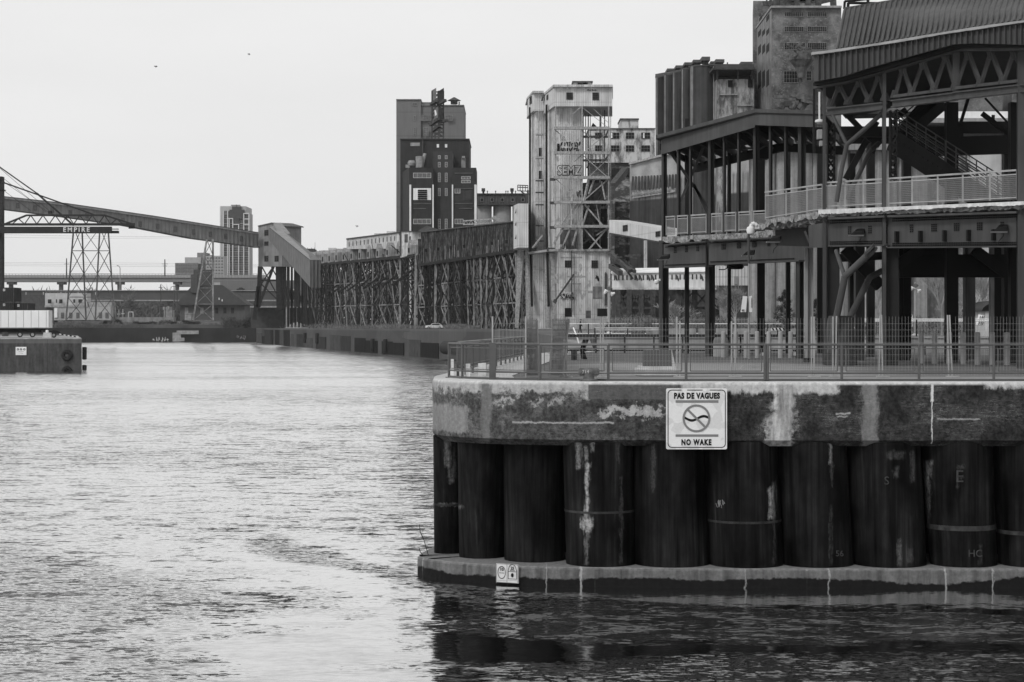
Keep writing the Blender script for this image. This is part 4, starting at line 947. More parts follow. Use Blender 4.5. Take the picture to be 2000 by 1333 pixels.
# dark dome tent + striped barrel under the large gallery
t = thing('dome_tent', P(1950,640,175), 'dark domed canopy with pale lettering beyond the right bollards', 'tent')
pts = [P(1918,608,175)]+[P(1918+60*(1-math.cos(a_)),608-22*math.sin(a_),175) for a_ in [i*.16 for i in range(1,10)]]+[P(2040,582,175),P(2040,608,175)]
obj('canopy', MB().prism(pts, (0,8,0)), M_black, t); obj('wall', MB().box(xat(1925,175.2),xat(2040,175.2),175.2,182,6.8,zat(608,175)), M_conc_l, t)
obj('lettering', text_mb('ZTIFIIA', P(1965,600,174.9), .62, depth=.02, bold=.01), M_white, t)
t = thing('striped_barrel', P(1915,640,165), 'leaning black and white striped drum before the dark domed canopy', 'barrel')
obj('body', MB().tube(P(1914,636,165), P(1918,616,165), .35, .3, 14), M_white, t, smooth='a'); mb = MB()
for dx in (-3,1.5,5): mb.bar(P(1914+dx,635,164.6), P(1918+dx,617,164.6), .1, .03)
obj('stripes', mb, M_black, t)
tag(obj('window_panel', MB().pbox(1956,577,1974,592,172,.2).pbox(1959,580,1964,590,171.9,.1), M_conc), 'grey panel with louvres above the dark domed canopy', 'panel')
# people walking on the raised ground
def person(px, foot, Z, h, lean, step, label, arms=0):
    g = P(px, foot, Z); s_ = h/1.75; me = bpy.data.meshes.new('person'); V = []; E = []; Rr = []
    def add(x_, y_, z_, r_, par=None):
        V.append((x_*s_, y_*s_, z_*s_)); Rr.append(r_*s_)
        if par is not None: E.append((par, len(V)-1))
        return len(V)-1
    pel = add(0,0,.95,.15); w_ = add(lean*.1,0,1.1,.15,pel); ch = add(lean*.3,0,1.32,.17,w_); nk = add(lean*.42,0,1.5,.07,ch); hd = add(lean*.5,0,1.62,.1,nk); add(lean*.52,0,1.7,.09,hd)
    for sd_ in (-1,1):
        k1 = add(step*sd_*.2, sd_*.08,.5,.085, add(step*sd_*.05, sd_*.09,.88,.11,pel)); an = add(step*sd_*.38-.04, sd_*.08,.09,.05,k1); add(step*sd_*.38+.14, sd_*.08,.05,.045,an)
        sh = add(lean*.35, sd_*.19,1.42,.075,ch); el = add(lean*.3-step*sd_*.2, sd_*.24,1.14,.055,sh); add(lean*.3-step*sd_*.15+.15, sd_*.2,.95,.045,el)
    me.from_pydata(V, E, []); o = bpy.data.objects.new('person', me); C.objects.link(o)
    sm = o.modifiers.new('s', 'SKIN'); sb = o.modifiers.new('u', 'SUBSURF'); sb.levels = 1; sb.render_levels = 1
    for i, r_ in enumerate(Rr): me.skin_vertices[0].data[i].radius = (r_, r_)
    me.skin_vertices[0].data[0].use_root = True
    bpy.context.view_layer.update(); nm_ = bpy.data.meshes.new_from_object(o.evaluated_get(bpy.context.evaluated_depsgraph_get()))
    bpy.data.objects.remove(o)
    mats = gm('dark_clothing', .025, streak=0, var=.4, scale=4); nm_.materials.clear(); nm_.materials.append(mats); nm_.materials.append(gm('skin_tone', .3, streak=0))
    for p_ in nm_.polygons:
        p_.use_smooth = True; c = p_.center
        if c.z > 1.55*s_: p_.material_index = 1
    b_ = bpy.data.objects.new('person', nm_); C.objects.link(b_); b_.location = g; ROOT[b_.name] = Vector((0,0,0))
    tag(b_, label, 'person', 'people walking on the raised ground')
    hr_ = MB().lathe((lean*.5*s_,.02,1.66*s_), [(.06,-.06),(.115,0),(.1,.08),(.03,.115)], 10); obj('hair', hr_, M_black, b_, smooth='a')
    return b_
person(1133,655,233,1.8,.15,.5,'person in dark clothes mid-stride in front of the marine tower')
person(1181,656,225,1.4,.9,.9,'person in dark clothes leaning forward left of the light mast')
# ---------------------------------------------------------------- far buildings on the right bank
def block(name, parent, m, plan, ytop, zb=6.9, ztop=None, cat=None):   # plan: (px, Z) corners; top given by the pixel row at the first corner
    zt = ztop if ztop is not None else zat(ytop, plan[0][1])
    return obj(name, MB().prism([(xat(a,b),b,zb) for a, b in plan], (0,0,zt-zb)), m, parent)
def streets(px0, px1, z0, z1): pass
M_tin = gm('whitewashed_corrugated_tin', .55, rough=.6, var=.12, scale=.25, streak=.18, ssc=(1.2,1.2,.06), corr=.12, corrper=.5, rows=5.2)
M_tin_s = gm('stained_tin', .5, rough=.7, var=.15, scale=.3, streak=.3, ssc=(1.2,1.2,.05), corr=.1, corrper=.5, blot=.62, rows=5.2)
M_rust = gm('rusted_structure', .085, var=.5, scale=1, streak=.3); M_iron = gm('pale_old_iron', .3, var=.35, scale=2.5, streak=.2); M_irond = gm('dark_old_iron', .06, var=.4, scale=2, streak=.2)
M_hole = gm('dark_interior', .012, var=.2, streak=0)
# marine tower (derelict grain tower)
mt_ = thing('marine_tower', P(1115, 641, 450), 'derelict pale marine tower with open framed floors and two head houses', 'tower')
ZT = 452
M1 = Face((1082,452),(1196,452)); M2 = Face((1060,470),(1082,452)); M3 = Face((1029,482),(1041,468)); M4 = Face((1041,468),(1062,468))
def pl_box(name, m, pts, ytop, ybot, parent=mt_):
    zt, zb = zat(ytop, pts[0][1]), zat(ybot, pts[0][1]); return obj(name, MB().prism([(xat(a,b),b,zb) for a, b in pts], (0,0,zt-zb)), m, parent)
hh = pl_box('head_house', M_tin, [(1082,452),(1196,452),(1196,474),(1060,474),(1060,470)], 170, 208)
obj('cornice', MB().prism([(xat(a,b),b,zat(171,452)) for a, b in [(1081,451),(1197,451),(1197,475),(1059,475),(1059,470)]], (0,0,.5)), M_tin_s, mt_)
h2 = pl_box('head_house', M_tin, [(1041,468),(1062,468),(1062,486),(1029,486),(1029,482)], 182, 217); obj('cornice', MB().prism([(xat(a,b),b,zat(183,468)) for a, b in [(1040.5,467),(1062,467),(1062,487),(1028,487),(1028,482)]], (0,0,.5)), M_tin_s, mt_)
pl_box('penthouse', M_tin_s, [(1119,458),(1156,458),(1156,470),(1119,470)], 161, 172); obj('penthouse_roof', MB().box(xat(1117.5,457.5),xat(1158,457.5),457.5,471,zat(161,457.5),zat(158.5,457.5)), M_rust, mt_)
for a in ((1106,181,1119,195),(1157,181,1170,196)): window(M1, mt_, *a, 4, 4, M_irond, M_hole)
for (f_, x0, y0, x1, y1) in ((M2,1067,186,1070,195),(M3,1034,190,1038,203)): window(f_, mt_, x0, y0, x1, y1, 1, 1, M_irond, M_hole)
obj('open_shutter', MB().prism([P(1061,183,466),P(1061,196,466),P(1057,196,466)], (0,1.5,0)), M_irond, mt_); obj('open_shutter', MB().prism([P(1029,193,480),P(1029,205,480),P(1026,205,480)], (0,1.5,0)), M_irond, mt_)
# shafts
pl_box('shaft', M_tin_s, [(1084,455),(1136,455),(1136,472),(1066,472),(1066,466)], 208, 492)
pl_box('shaft', M_tin_s, [(1046,470),(1066,470),(1066,484),(1034,484),(1034,480)], 217, 491)
pl_box('lower_wall', M_tin_s, [(1090,452),(1192,452),(1192,475),(1072,475),(1072,468)], 490, 643); pl_box('lower_wall', M_tin_s, [(1042,470),(1074,470),(1074,484),(1040,484)], 492, 643)
MU = Face((1084,455),(1136,455)); ML = Face((1090,452),(1192,452))
obj('lower_ledge', MB().prism([(xat(a,b),b,zat(491.5,452)) for a, b in [(1030,470),(1072,452),(1193.5,450.8),(1193.5,476),(1030,476)]], (0,0,.5)), M_iron, mt_)
for y in (252,300,348,396,443):     # floors of the open frame
    mb = MB(); z_ = zat(y, 452); mb.box(xat(1082,450),xat(1191,450),449.6,450.6,z_-.35,z_+.25).box(xat(1137,470),xat(1191,470),470,470.8,z_-.3,z_+.2).box(xat(1188.5,452),xat(1190.5,452),451,470,z_-.3,z_+.2)
    obj('floor_beam', mb, M_iron, mt_)
for px_, w_, Z, y0, y1, m_ in ((1085,2.2,450,208,490,M_iron),(1137,2.4,450,208,490,M_iron),(1189,2.2,450,208,490,M_iron),(1138.5,3.4,453,208,350,M_irond),(1174,1.6,456,209,255,M_iron),(1181,2,460,209,350,M_irond),(1172,2,470,209,490,M_iron),(1193,1,455,209,490,M_iron),
    (1144,1.6,468,214,350,M_iron),(1149,2,470,214,350,M_irond),(1153,1.2,466,214,350,M_iron),(1178,1.4,466,255,350,M_iron),(1156,2,468,300,350,M_iron),(1164,2,470,300,350,M_iron),(1052,1.3,467,217,492,M_iron),(1057,1,467,217,492,M_iron),(1082,1,451,255,400,M_iron)):
    obj('frame_post', MB().pbox(px_-w_/2,y0,px_+w_/2,y1,Z,.6), m_, mt_)
for px_, x1_, Z, y0, y1 in ((1034,1036.5,474,210,640),(1066.5,1068.8,460,205,600)): obj('guide_rail', MB().bar(P(px_+1,y0,Z), P(px_+(8 if px_<1050 else 9),y1,Z) if False else P(px_+1,y0+240,Z), .45, 1).bar(P(px_+1,y0+240,Z), P(px_+5,min(y1,598),Z-6), .5, 1), M_black, mt_)
mb = MB()
for a, b, w_ in (((1134,210),(1118,224),.3),((1085,255),(1105,272),.3),((1134,305),(1122,316),.25),((1086,350),(1118,380),.25),((1137,210),(1188,250),.2),((1190,258),(1140,298),.25),((1140,258),(1160,276),.2),((1140,305),(1186,346),.25),((1190,308),(1150,346),.2),((1160,214),(1188,240),.18),
    ((1130,395),(1082,476),.75),((1135,395),(1100,480),.5),((1142,400),(1180,444),.5),((1186,352),(1140,392),.4),((1150,350),(1140,395),.7),((1140,402),(1118,480),.5),((1184,448),(1150,488),.5),((1140,446),(1175,486),.4),((1110,418),(1096,440),.4),((1186,446),(1165,460),.3),((1160,352),(1150,380),.5),((1175,355),(1182,390),.4),((1150,402),(1138,440),.5),((1165,400),(1172,440),.3),((1118,380),(1116,440),.5),((1060,460),(1040,485),.5),((1050,415),(1062,432),.3)):
    mb.bar(P(*a, 451), P(*b, 450), w_*.62, w_*.62)
obj('diagonal_bracing', mb, M_iron, mt_)
mb = MB()
for i in range(90):
    a = P(R(1096,1186), R(356,485), R(456,468)); b = P(R(1096,1186), R(356,485), R(456,468)); mb.bar(a, a.lerp(b, R(.2,.5)), R(.1,.45))
obj('wrecked_machinery', mb, M_irond, mt_)
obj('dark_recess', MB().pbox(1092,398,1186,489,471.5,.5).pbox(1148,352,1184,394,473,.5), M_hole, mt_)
obj('machine_room', MB().pbox(1094,449,1126,489,454,8), M_rust, mt_); obj('upper_pod', MB().pbox(1141,211,1161,220,466,5), M_tin_s, mt_)
obj('hopper', MB().lathe(P(1160,376,464), [(3.2,2),(3,0),(1.2,-4),(.8,-6)], 12).tube(P(1152,415,462), P(1150,470,462), 1.3, 1.1), M_rust, mt_)
obj('small_roof', MB().prism([P(1152,254,472),P(1158,240,472),P(1165,247,472),P(1165,254,472)], (0,2,0)), M_rust, mt_)
for (x0,y0,x1,y1) in ((1103,509,1117,523),(1155,509,1168,524)): window(ML, mt_, x0,y0,x1,y1, 3, 4, M_irond, M_hole)
for (x0,y0,x1,y1) in ((1103,602,1117,619),(1144,607,1154,622),(1166.5,603,1186,618)): o = MB(); ML.rect(o, x0,y0,x1,y1,.06,.1); obj('opening', o, M_hole if x0 != 1144 else M_rust, mt_)
for (x0,y0,x1,y1) in ((1052,289,1059,306),(1052,334,1059,350),(1088,281,1093,298)):
    o = MB(); (M4 if x0 < 1060 else MU).rect(o, x0,y0,x1,y1,.4,.1); obj('opening', o, M_hole, mt_)
mb = MB(); ML.rect(mb, 1158,560,1176,584,.07,.15); obj('boarded_window', mb, gm('weathered_board', .15, var=.4, scale=1, streak=.3), mt_)
mb = MB(); ML.poly(mb, [(1181,597),(1181,535),(1183,531),(1185,535),(1185,597)], .3, .3); obj('arched_slot', mb, M_irond, mt_)
mb = MB()
for (x0,y0,x1,y1) in ((1107,539,1145,542.5),(1107,553,1135,556),(1104,556,1116,570),(1082,535,1091,541),(1082,546,1091,554),(1148,569,1158,573),(1095,502,1137,505)): ML.rect(mb, x0,y0,x1,y1,.03,.06)
obj('grey_patches', mb, gm('grey_patch', .3, streak=.2, var=.2), mt_)
mb = MB(); mb.bar(P(1121,536,450), P(1086,586,449), .35).bar(P(1086,586,449),P(1082,592,449),.8); mb.pbox(1115.5,490,1117.5,610,451,.4); obj('broken_boom', mb, M_irond, mt_)
for px_, Z in ((1037,478),(1048,474),(1069,460),(1080,455)):
    obj('leg', MB().bar(P(px_,496,Z), P(px_,642,Z), 1.0, .8), M_iron, mt_)
for px_, Z in ((1042,478),(1074,460)): obj('leg_panel', MB().pbox(px_-2.5,510,px_+3,642,Z+.6,.4), M_tin_s, mt_)
obj('plants', MB().pbox(1036,484,1048,491,468,1).pbox(1068,484,1084,491,452,1), M_irond, mt_)
for y in (262,308,352,375,399,440,470):
    mb = MB(); mb.pbox(1046,y,1062,y+2,466,1.5); obj('side_platform', mb, M_irond if y > 340 else M_iron, mt_)
for y in (348,394,442): obj('side_platform', MB().pbox(1074,y,1084,y+5,450,1.2), M_irond, mt_)
# graffiti
GD = gm('graffiti_dark', .06, streak=0); GL = gm('graffiti_pale', .5, streak=0)
o = obj('graffiti', text_mb('SEMZ', MU.pt(1112,334,.08), 2.9, depth=.03, bold=.17, sx=.78), GD, mt_); obj('graffiti_fill', text_mb('SEMZ', MU.pt(1112,334,.14), 2.75, depth=.02, bold=.05, sx=.8), GL, o)
def scrawl(face, x0, y0, x1, y1, n, m, parent, th=.22, off=.1, sd=1):
    rr = random.Random(sd); mb = MB()
    for i in range(n):
        cx = x0+(x1-x0)*(i+.5)/n; w_ = (x1-x0)/n*.45; h_ = (y1-y0)/2; cy = (y0+y1)/2; p = None
        for j in range(5):
            q = face.pt(cx+rr.uniform(-w_,w_), cy+rr.uniform(-h_,h_), off)
            if p is not None: mb.bar(p, q, th, .06, up=(0,1,0))
            p = q
    return obj('graffiti', mb, m, parent)
mb = MB(); MU.rect(mb, 1094,276,1134,300,.05,.1); obj('graffiti_ground', mb, GL, mt_)
scrawl(MU,1095,277,1134,287,8,GD,mt_,sd=3); scrawl(MU,1095,288,1134,299,8,GD,mt_,sd=4)
scrawl(ML,1094,571,1122,584,5,GL,mt_,.4,.4,sd=5); scrawl(ML,1094,572,1122,585,5,GD,mt_,.25,.3,sd=6); scrawl(ML,1163,538,1170,550,2,GD,mt_,.3,sd=7); scrawl(M1,1147,175,1165,178,6,GD,mt_,.12,sd=8); scrawl(Face((1119,458),(1156,458)),1128,162,1148,170,6,GD,mt_,.3,sd=9); scrawl(MU,1125,372,1135,386,3,GD,mt_,.15,sd=10)
scrawl(ML,1094,476,1104,488,3,GL,mt_,.3,4,sd=12)
# slim pale block left of the tower
t = thing('stair_tower', P(1018,641,470), 'plain pale stair tower between the dark timber gallery and the marine tower', 'tower')
pl_box('wall', M_tin, [(1012,462),(1032,462),(1032,478),(1003,478),(1003,470)], 398, 484, t)
for y in (408,432,458): obj('window', MB().prism([P(1008,y,464),P(1008,y+9,464),P(1005.5,y+9,464),P(1007,y+4,464)], (0,.5,0)), M_irond, t)
obj('legs', MB().bar(P(1014,484,472),P(1008,641,472),.7).bar(P(1029,484,470),P(1030,641,470),.7).bar(P(1020,484,472),P(1010,641,470),.6), M_iron, t)
# white windowed silo head behind
wb_ = thing('grain_elevator', P(1218,641,560), 'pale derelict elevator with large broken windows, right of the marine tower', 'grain elevator')
k = NG('peeling_white'); n1 = k.noise(.5, k.mapv((1,1,.35)), 9, .75); v = k.rng(n1, .46, .6, .52, .12); k.color(v); M_peel = k.m
WF = Face((1150,560),(1279,560)); obj('upper_wall', MB().pbox(1150,251,1279,318,560,20), M_peel, wb_); obj('penthouse', MB().pbox(1212,234,1247,252,562,12), M_peel, wb_); obj('penthouse_roof', MB().pbox(1211,231.5,1248,234.5,561.5,13), M_rust, wb_); obj('cornice', MB().pbox(1149,250.5,1280,252.5,559.6,20.6), M_rust, wb_)
k = NG('burnt_wall'); n1 = k.noise(.3, k.mapv((1,1,2.2)), 8, .75); v = k.rng(n1, .5, .64, .055, .32); k.color(v); M_burn = k.m
obj('lower_wall', MB().pbox(1152,318,1277,642,561,18), M_burn, wb_)
for x0,x1 in ((1162,1176),(1192,1210),(1222,1239),(1252,1270)):
    for y0,y1 in ((259,272),(284,297)): window(WF, wb_, x0,y0,x1,y1,3,2,M_iron,M_hole,fw=.5)
for (x0,y0,x1,y1) in ((1256,260,1259,270),(1193,260,1196,270)): mb = MB(); WF.rect(mb, x0,y0,x1,y1,.06,.02); obj('bright_pane', mb, gm('bright_pane', .8, streak=0), wb_)
mb = MB(); WF.rect(mb,1190,329,1209,346,.2,1.0); WF.rect(mb,1222,329,1240,346,.2,1.0); obj('openings', mb, M_hole, wb_)
obj('conveyor_leg', MB().bar(P(1222,332,552), P(1196,364,540), 1.6, 1.6).bar(P(1196,364,540),P(1192,390,540),1.6), M_irond, wb_)
scrawl(Face((1152,561),(1277,561)),1208,470,1216,480,1,GL,wb_,.4,.1,sd=11)
# long corrugated shed with hanging hoods
sh = thing('corrugated_shed', P(1350,641,430), 'long corrugated grain shed with curved hoods under its eaves, behind the smaller gallery', 'shed')
SF = Face((1229,440),(1560,400))
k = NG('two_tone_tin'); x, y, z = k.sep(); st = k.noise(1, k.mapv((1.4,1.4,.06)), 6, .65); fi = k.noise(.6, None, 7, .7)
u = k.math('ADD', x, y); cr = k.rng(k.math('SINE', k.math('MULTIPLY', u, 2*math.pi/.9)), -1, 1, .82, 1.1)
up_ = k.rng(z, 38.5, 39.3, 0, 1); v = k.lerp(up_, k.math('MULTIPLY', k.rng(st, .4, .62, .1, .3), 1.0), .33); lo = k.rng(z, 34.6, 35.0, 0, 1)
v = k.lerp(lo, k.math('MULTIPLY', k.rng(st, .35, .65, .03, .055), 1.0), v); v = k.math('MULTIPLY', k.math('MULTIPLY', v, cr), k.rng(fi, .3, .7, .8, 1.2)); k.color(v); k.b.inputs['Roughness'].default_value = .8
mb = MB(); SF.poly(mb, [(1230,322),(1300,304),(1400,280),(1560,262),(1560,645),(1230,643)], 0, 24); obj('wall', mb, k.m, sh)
mb = MB(); SF.poly(mb, [(1228,318),(1300,300),(1400,276),(1562,258),(1562,262),(1400,280),(1300,304),(1228,322)], .8, 25); obj('roof_edge', mb, M_iron, sh)
mb = MB()
for i in range(13):
    c = SF.pt(1234+i*6, 380-i*.9, .6); mb.tube(c, c+Vector((1.1,0,-.4)), .55, .55, 8)
obj('hoods', mb, M_conc, sh)
obj('pipe_line', MB().bar(SF.pt(1236,386,.4), SF.pt(1320,373,.4), .3, .5), M_conc, sh)
for x_ in range(1236,1330,6): obj('downspout', MB().bar(SF.pt(x_,345+(x_-1236)*-.05,.3), SF.pt(x_-1.5,372-(x_-1236)*.05,.5), .3), M_irond, sh)
# dark pale-striped lower silo bins behind the shed legs
t = thing('tube_silos', P(1230,641,470), 'dark steel bins standing behind the diagonal white conveyor', 'silo')
for i in range(3): obj('bin', MB().tube((xat(1214+i*24,470),470,7), (xat(1214+i*24,470),470,zat(395+i*2,470)), 1.6+i*.1, 1.6+i*.1, 16), M_burn, t, smooth='a')
# diagonal white conveyor
t = thing('inclined_conveyor', P(1240,455,410), 'short white enclosed conveyor sloping down to the right from the marine tower', 'conveyor')
DF = Face((1186,432),(1296,392)); mb = MB(); DF.poly(mb, [(1190,430),(1291,447),(1291,473),(1190,455)], 0, 4); obj('housing', mb, M_tin, t)
for x0,y0,x1,y1 in ((1216,440,1225,452),(1280,452,1289,463)): window(DF, t, x0,y0,x1,y1,2,2,M_irond,M_hole)
mb = MB(); DF.poly(mb, [(1190,455),(1291,473),(1291,475),(1190,457.5)], .3, 4.6); obj('bottom_edge', mb, M_irond, t); obj('support', MB().pbox(1258,470,1264,525,402,1), M_tin_s, t)
# silo 5 cylinders
k = NG('silo_concrete'); x, y, z = k.sep(); st = k.noise(1, k.mapv((.9,.9,.03)), 5, .6); fi = k.noise(.4, None, 7, .7)
v = k.math('MULTIPLY', k.rng(st, .32, .68, .02, .08), k.rng(fi, .3, .7, .8, 1.2)); k.color(v); k.b.inputs['Roughness'].default_value = .85; M_silo = k.m
M_silo_r = gm('silo_roof', .09, var=.3, streak=0)
s5 = thing('grain_silo_row', P(1350,641,420), 'row of tall dark concrete grain silos with box hoods along the roof', 'grain silos')
for x0,x1,yt,Z in ((1281,1300,152,446),(1297,1317,147,440),(1314,1334,142,434),(1331,1352,136,428),(1349,1397,130,420)):
    r_ = (xat(x1,Z)-xat(x0,Z))/2; c = xat((x0+x1)/2,Z)
    o = obj('silo', MB().tube((c,Z+r_,7),(c,Z+r_,zat(yt,Z)), r_, r_, 28), M_silo, s5, smooth='a')
    obj('coping', MB().tube((c,Z+r_,zat(yt,Z)),(c,Z+r_,zat(yt-3,Z)), r_*1.06, r_*1.1, 28), M_silo_r, o, smooth='a')
    for j, px_ in enumerate((x0+2, x0+5) if x1-x0 < 30 else (x0+1.5,x0+4,x1-3)): obj('lit_strip', MB().pbox(px_-.8,yt,px_+.8,642,Z+r_*.25,1), M_conc, o)  # pale strips painting the light on the silos' edges
obj('roof_deck', MB().prism([(xat(1281,446),448,zat(150,446)),(xat(1397,420),424,zat(128,420)),(xat(1480,418),424,zat(126,418)),(xat(1480,418),460,zat(126,418)),(xat(1320,446),470,zat(146,446))], (0,0,.8)), M_silo_r, s5)
for x0,x1,y0,y1,Z in ((1303,1319,134,143,446),(1320,1337,128,138,442),(1337,1353,122,133,438),(1354,1371,117,128,434),(1371,1387,111,126,430),(1398,1415,116,128,428),(1388,1396,120,128,440),(1447,1470,121,132,428),(1430,1450,126,132,436)):
    obj('roof_hood', MB().pbox(x0,y0,x1,y0+(y1-y0)*.5,Z,6).pbox(x0+3,y0+(y1-y0)*.5,x1-3,y1+4,Z+1.5,3), M_silo_r, s5)
obj('vent_pipe', MB().pbox(1420,122,1422,133,430,.5), M_irond, s5)
t = thing('head_house', P(1432,641,415), 'stained pale head house with an open dark top storey, right of the silos', 'head house')
k = NG('stained_panel'); n1 = k.noise(.55, k.mapv((1,1,.3)), 9, .75); v = k.rng(n1, .42, .58, .08, .38); k.color(v); M_stain = k.m
obj('wall', MB().pbox(1400,155,1473,642,416,16), M_stain, t); obj('roof', MB().pbox(1392,132,1475,136,413,22).pbox(1400,136,1403,155,415,1).pbox(1468,136,1472,155,415,1).pbox(1441,136,1443,155,415,1), M_irond, t)
obj('dark_interior', MB().pbox(1402,137,1472,156,424,.5), M_hole, t); obj('openings', MB().pbox(1422,157,1431,170,415.7,.5).pbox(1461,155,1470,171,415.7,.5), M_hole, t)
obj('sills', MB().pbox(1406,184,1440,186,415.5,.6).pbox(1440,205,1470,207,415.5,.6), M_iron, t)
# tall dark block (work house)
k = NG('patchy_render'); n1 = k.noise(.35, None, 9, .72); n2 = k.noise(1, k.mapv((.7,.7,.05)), 5, .6); n3 = k.noise(2.2, k.mapv((1,1,1.6)), 8, .75)
v = k.math('MULTIPLY', k.rng(n1, .38, .62, .055, .18), k.rng(n2, .3, .7, .75, 1.25)); v = k.lerp(k.rng(n3, .56, .62, 0, .5), v, .34); x, y, z = k.sep(); v = k.lerp(k.math('MULTIPLY', k.rng(z, 55, 57, 1, 0), k.rng(x, 53.5, 54.5, 0, .45)), v, .07); k.color(v); M_wh = k.m
wh = thing('workhouse', P(1560,641,400), 'tall blotchy dark workhouse with ribbon windows, tallest block behind the galleries', 'workhouse')
obj('tower_block', MB().prism([(xat(1507,398),398,7),(xat(1643,398),398,7),(xat(1643,398),430,7),(xat(1478,425),425,7)], (0,0,zat(16,398)-7)), M_wh, wh)
obj('rear_block', MB().prism([(xat(1471,426),426,7),(xat(1600,426),426,7),(xat(1600,426),445,7),(xat(1470,445),445,7)], (0,0,zat(2,426)-7)), M_wh, wh)
obj('cornice', MB().prism([(xat(1506,397),397,zat(17,398)),(xat(1644,397),397,zat(17,398)),(xat(1644,397),431,zat(17,398)),(xat(1476,425.5),425.5,zat(17,398))], (0,0,.4)), M_conc, wh)
HF = Face((1507,398),(1643,398)); HL = Face((1478,425),(1507,398))
def ribbon_win(face, x0, y0, x1, y1, n, parent): window(face, parent, x0,y0,x1,y1,n,3,M_conc,M_hole,.05,.5)
for y0,y1 in ((24,33),(52,62)):
    ribbon_win(HF,1532,y0,1570,y1,9,wh); ribbon_win(HF,1577,y0,1615,y1,9,wh)
ribbon_win(HF,1532,84,1573,97,9,wh); ribbon_win(HF,1577,84,1615,97,9,wh); ribbon_win(HF,1531,139,1568,162,7,wh); ribbon_win(HF,1575,139,1585,158,3,wh)
for y0,y1,xx in ((33,44,((1483,1489),(1497,1503))),(60,71,((1481,1487),(1489,1495),(1497,1503))),(89,106,((1481,1487),(1489,1495),(1497,1503))),(140,172,((1481,1487),(1489,1495),(1497,1503)))):
    for a, b in xx: window(HL, wh, a, y0-(a-1481)*.15, b, y1-(a-1481)*.2, 2,3,M_conc,M_hole,.05,.4)
mb = MB()
for px_, h_ in ((1515,14),(1527,10),(1540,15),(1557,15),(1577,14),(1598,15),(1628,14)): mb.bar(P(px_,16,404), P(px_+R(-2,2),16-h_-3,404), 1.1)
for a, b in (((1520,4),(1600,-2)),((1600,5),(1630,-2)),((1515,8),(1560,6)),((1560,2),(1590,2)),((1490,8),(1515,6))): mb.bar(P(*a,404), P(*b,404), .8)
for i in range(26): a = P(R(1496,1560),R(-2,16),R(402,410)); mb.bar(a, a+Vector((R(-2,2),0,R(-1,1))), .3)
obj('roof_wreckage', mb, M_irond, wh)
mb = MB(); mb.bar(P(1563,108,394),P(1563,200,394),.5); mb.lathe(P(1565,118,393), [(.6,-3.4),(1.2,-1.5),(2.4,0),(2.4,1)], 10)
for i in range(22): a = P(R(1545,1585),R(93,118),R(390,396)); mb.bar(a, a+Vector((R(-2.5,2.5),0,R(-1.4,1.4))), .35)
for i in range(16): a = P(R(1528,1590),R(186,212),R(388,394)); mb.bar(a, a+Vector((R(-3,3),0,R(-1.2,1.2))), .6)
mb.path([P(1524,212,390),P(1530,203,390),P(1552,203,390),P(1545,214,390)], .7, 8).path([P(1560,214,390),P(1572,200,390),P(1590,192,390)], .8, 8).bar(P(1556,190,390),P(1590,192,390),2.5,1)
obj('spout_wreckage', mb, M_rust, wh)
# pale fluted annex behind the galleries
k = NG('fluted_concrete'); st = k.noise(1, k.mapv((1.6,1.6,.05)), 6, .65); fi = k.noise(1.2, None, 8, .75)
v = k.math('MULTIPLY', k.rng(st, .34, .66, .14, .34), k.rng(fi, .3, .7, .75, 1.2)); v = k.lerp(k.rng(fi, .6, .66, 0, .6), v, .08); k.color(v); k.b.inputs['Roughness'].default_value = .85; M_flute = k.m
an = thing('silo_annex', P(1700,641,300), 'wall of pale fluted concrete grain silos seen through both steel galleries', 'silos')
ZA = 310
for i in range(14):
    x0 = 1482+i*24; r_ = xat(1012,ZA+20); c = xat(x0,ZA)
    if i < 13: obj('silo', MB().tube((c,ZA+2,6.9),(c,ZA+2,zat(292,ZA)), r_*1.0, r_*1.0, 20), M_flute, an, smooth='a')
obj('back_wall', MB().box(xat(1470,ZA+3),xat(1810,ZA+3),ZA+2.5,ZA+8,6.9,zat(292,ZA)), M_flute, an)
obj('top_band', MB().pbox(1390,262,1815,293,ZA-.5,10), M_flute, an)
for x_, Z in ((1815,315),): obj('plain_wall', MB().pbox(1812,288,2060,642,315,12), gm('plain_dim_wall', .17, var=.35, scale=.5, streak=.3, blot=1.8), an)
obj('smooth_silo', MB().tube((xat(1942,300),304,6.9),(xat(1942,300),304,zat(275,300)), 2.6, 2.6, 24), gm('smooth_silo', .42, var=.1, streak=.1), an, smooth='a')
scrawl(Face((1390,ZA-.6),(1815,ZA-.6)),1515,268,1600,290,12,GD,an,.25,.1,sd=20)
# conveyor house with pale roof behind gallery B
t = thing('conveyor_house', P(1880,230,260), 'conveyor house with a pale flat roof seen behind the upper part of the stair', 'conveyor house')
obj('roof', MB().pbox(1790,218,2060,231,262,12), M_white, t); obj('eaves', MB().pbox(1786,231,2060,240,261.5,13), M_conc, t); obj('wall', MB().pbox(1795,240,2060,282,264,9), M_irond, t); obj('upper_room', MB().pbox(1700,178,1958,218,268,8).pbox(1977,170,2060,218,268,8), M_wh, t)
obj('legs', MB().pbox(1850,282,1870,642,266,1).pbox(1990,282,2000,642,266,1), M_conc, t)
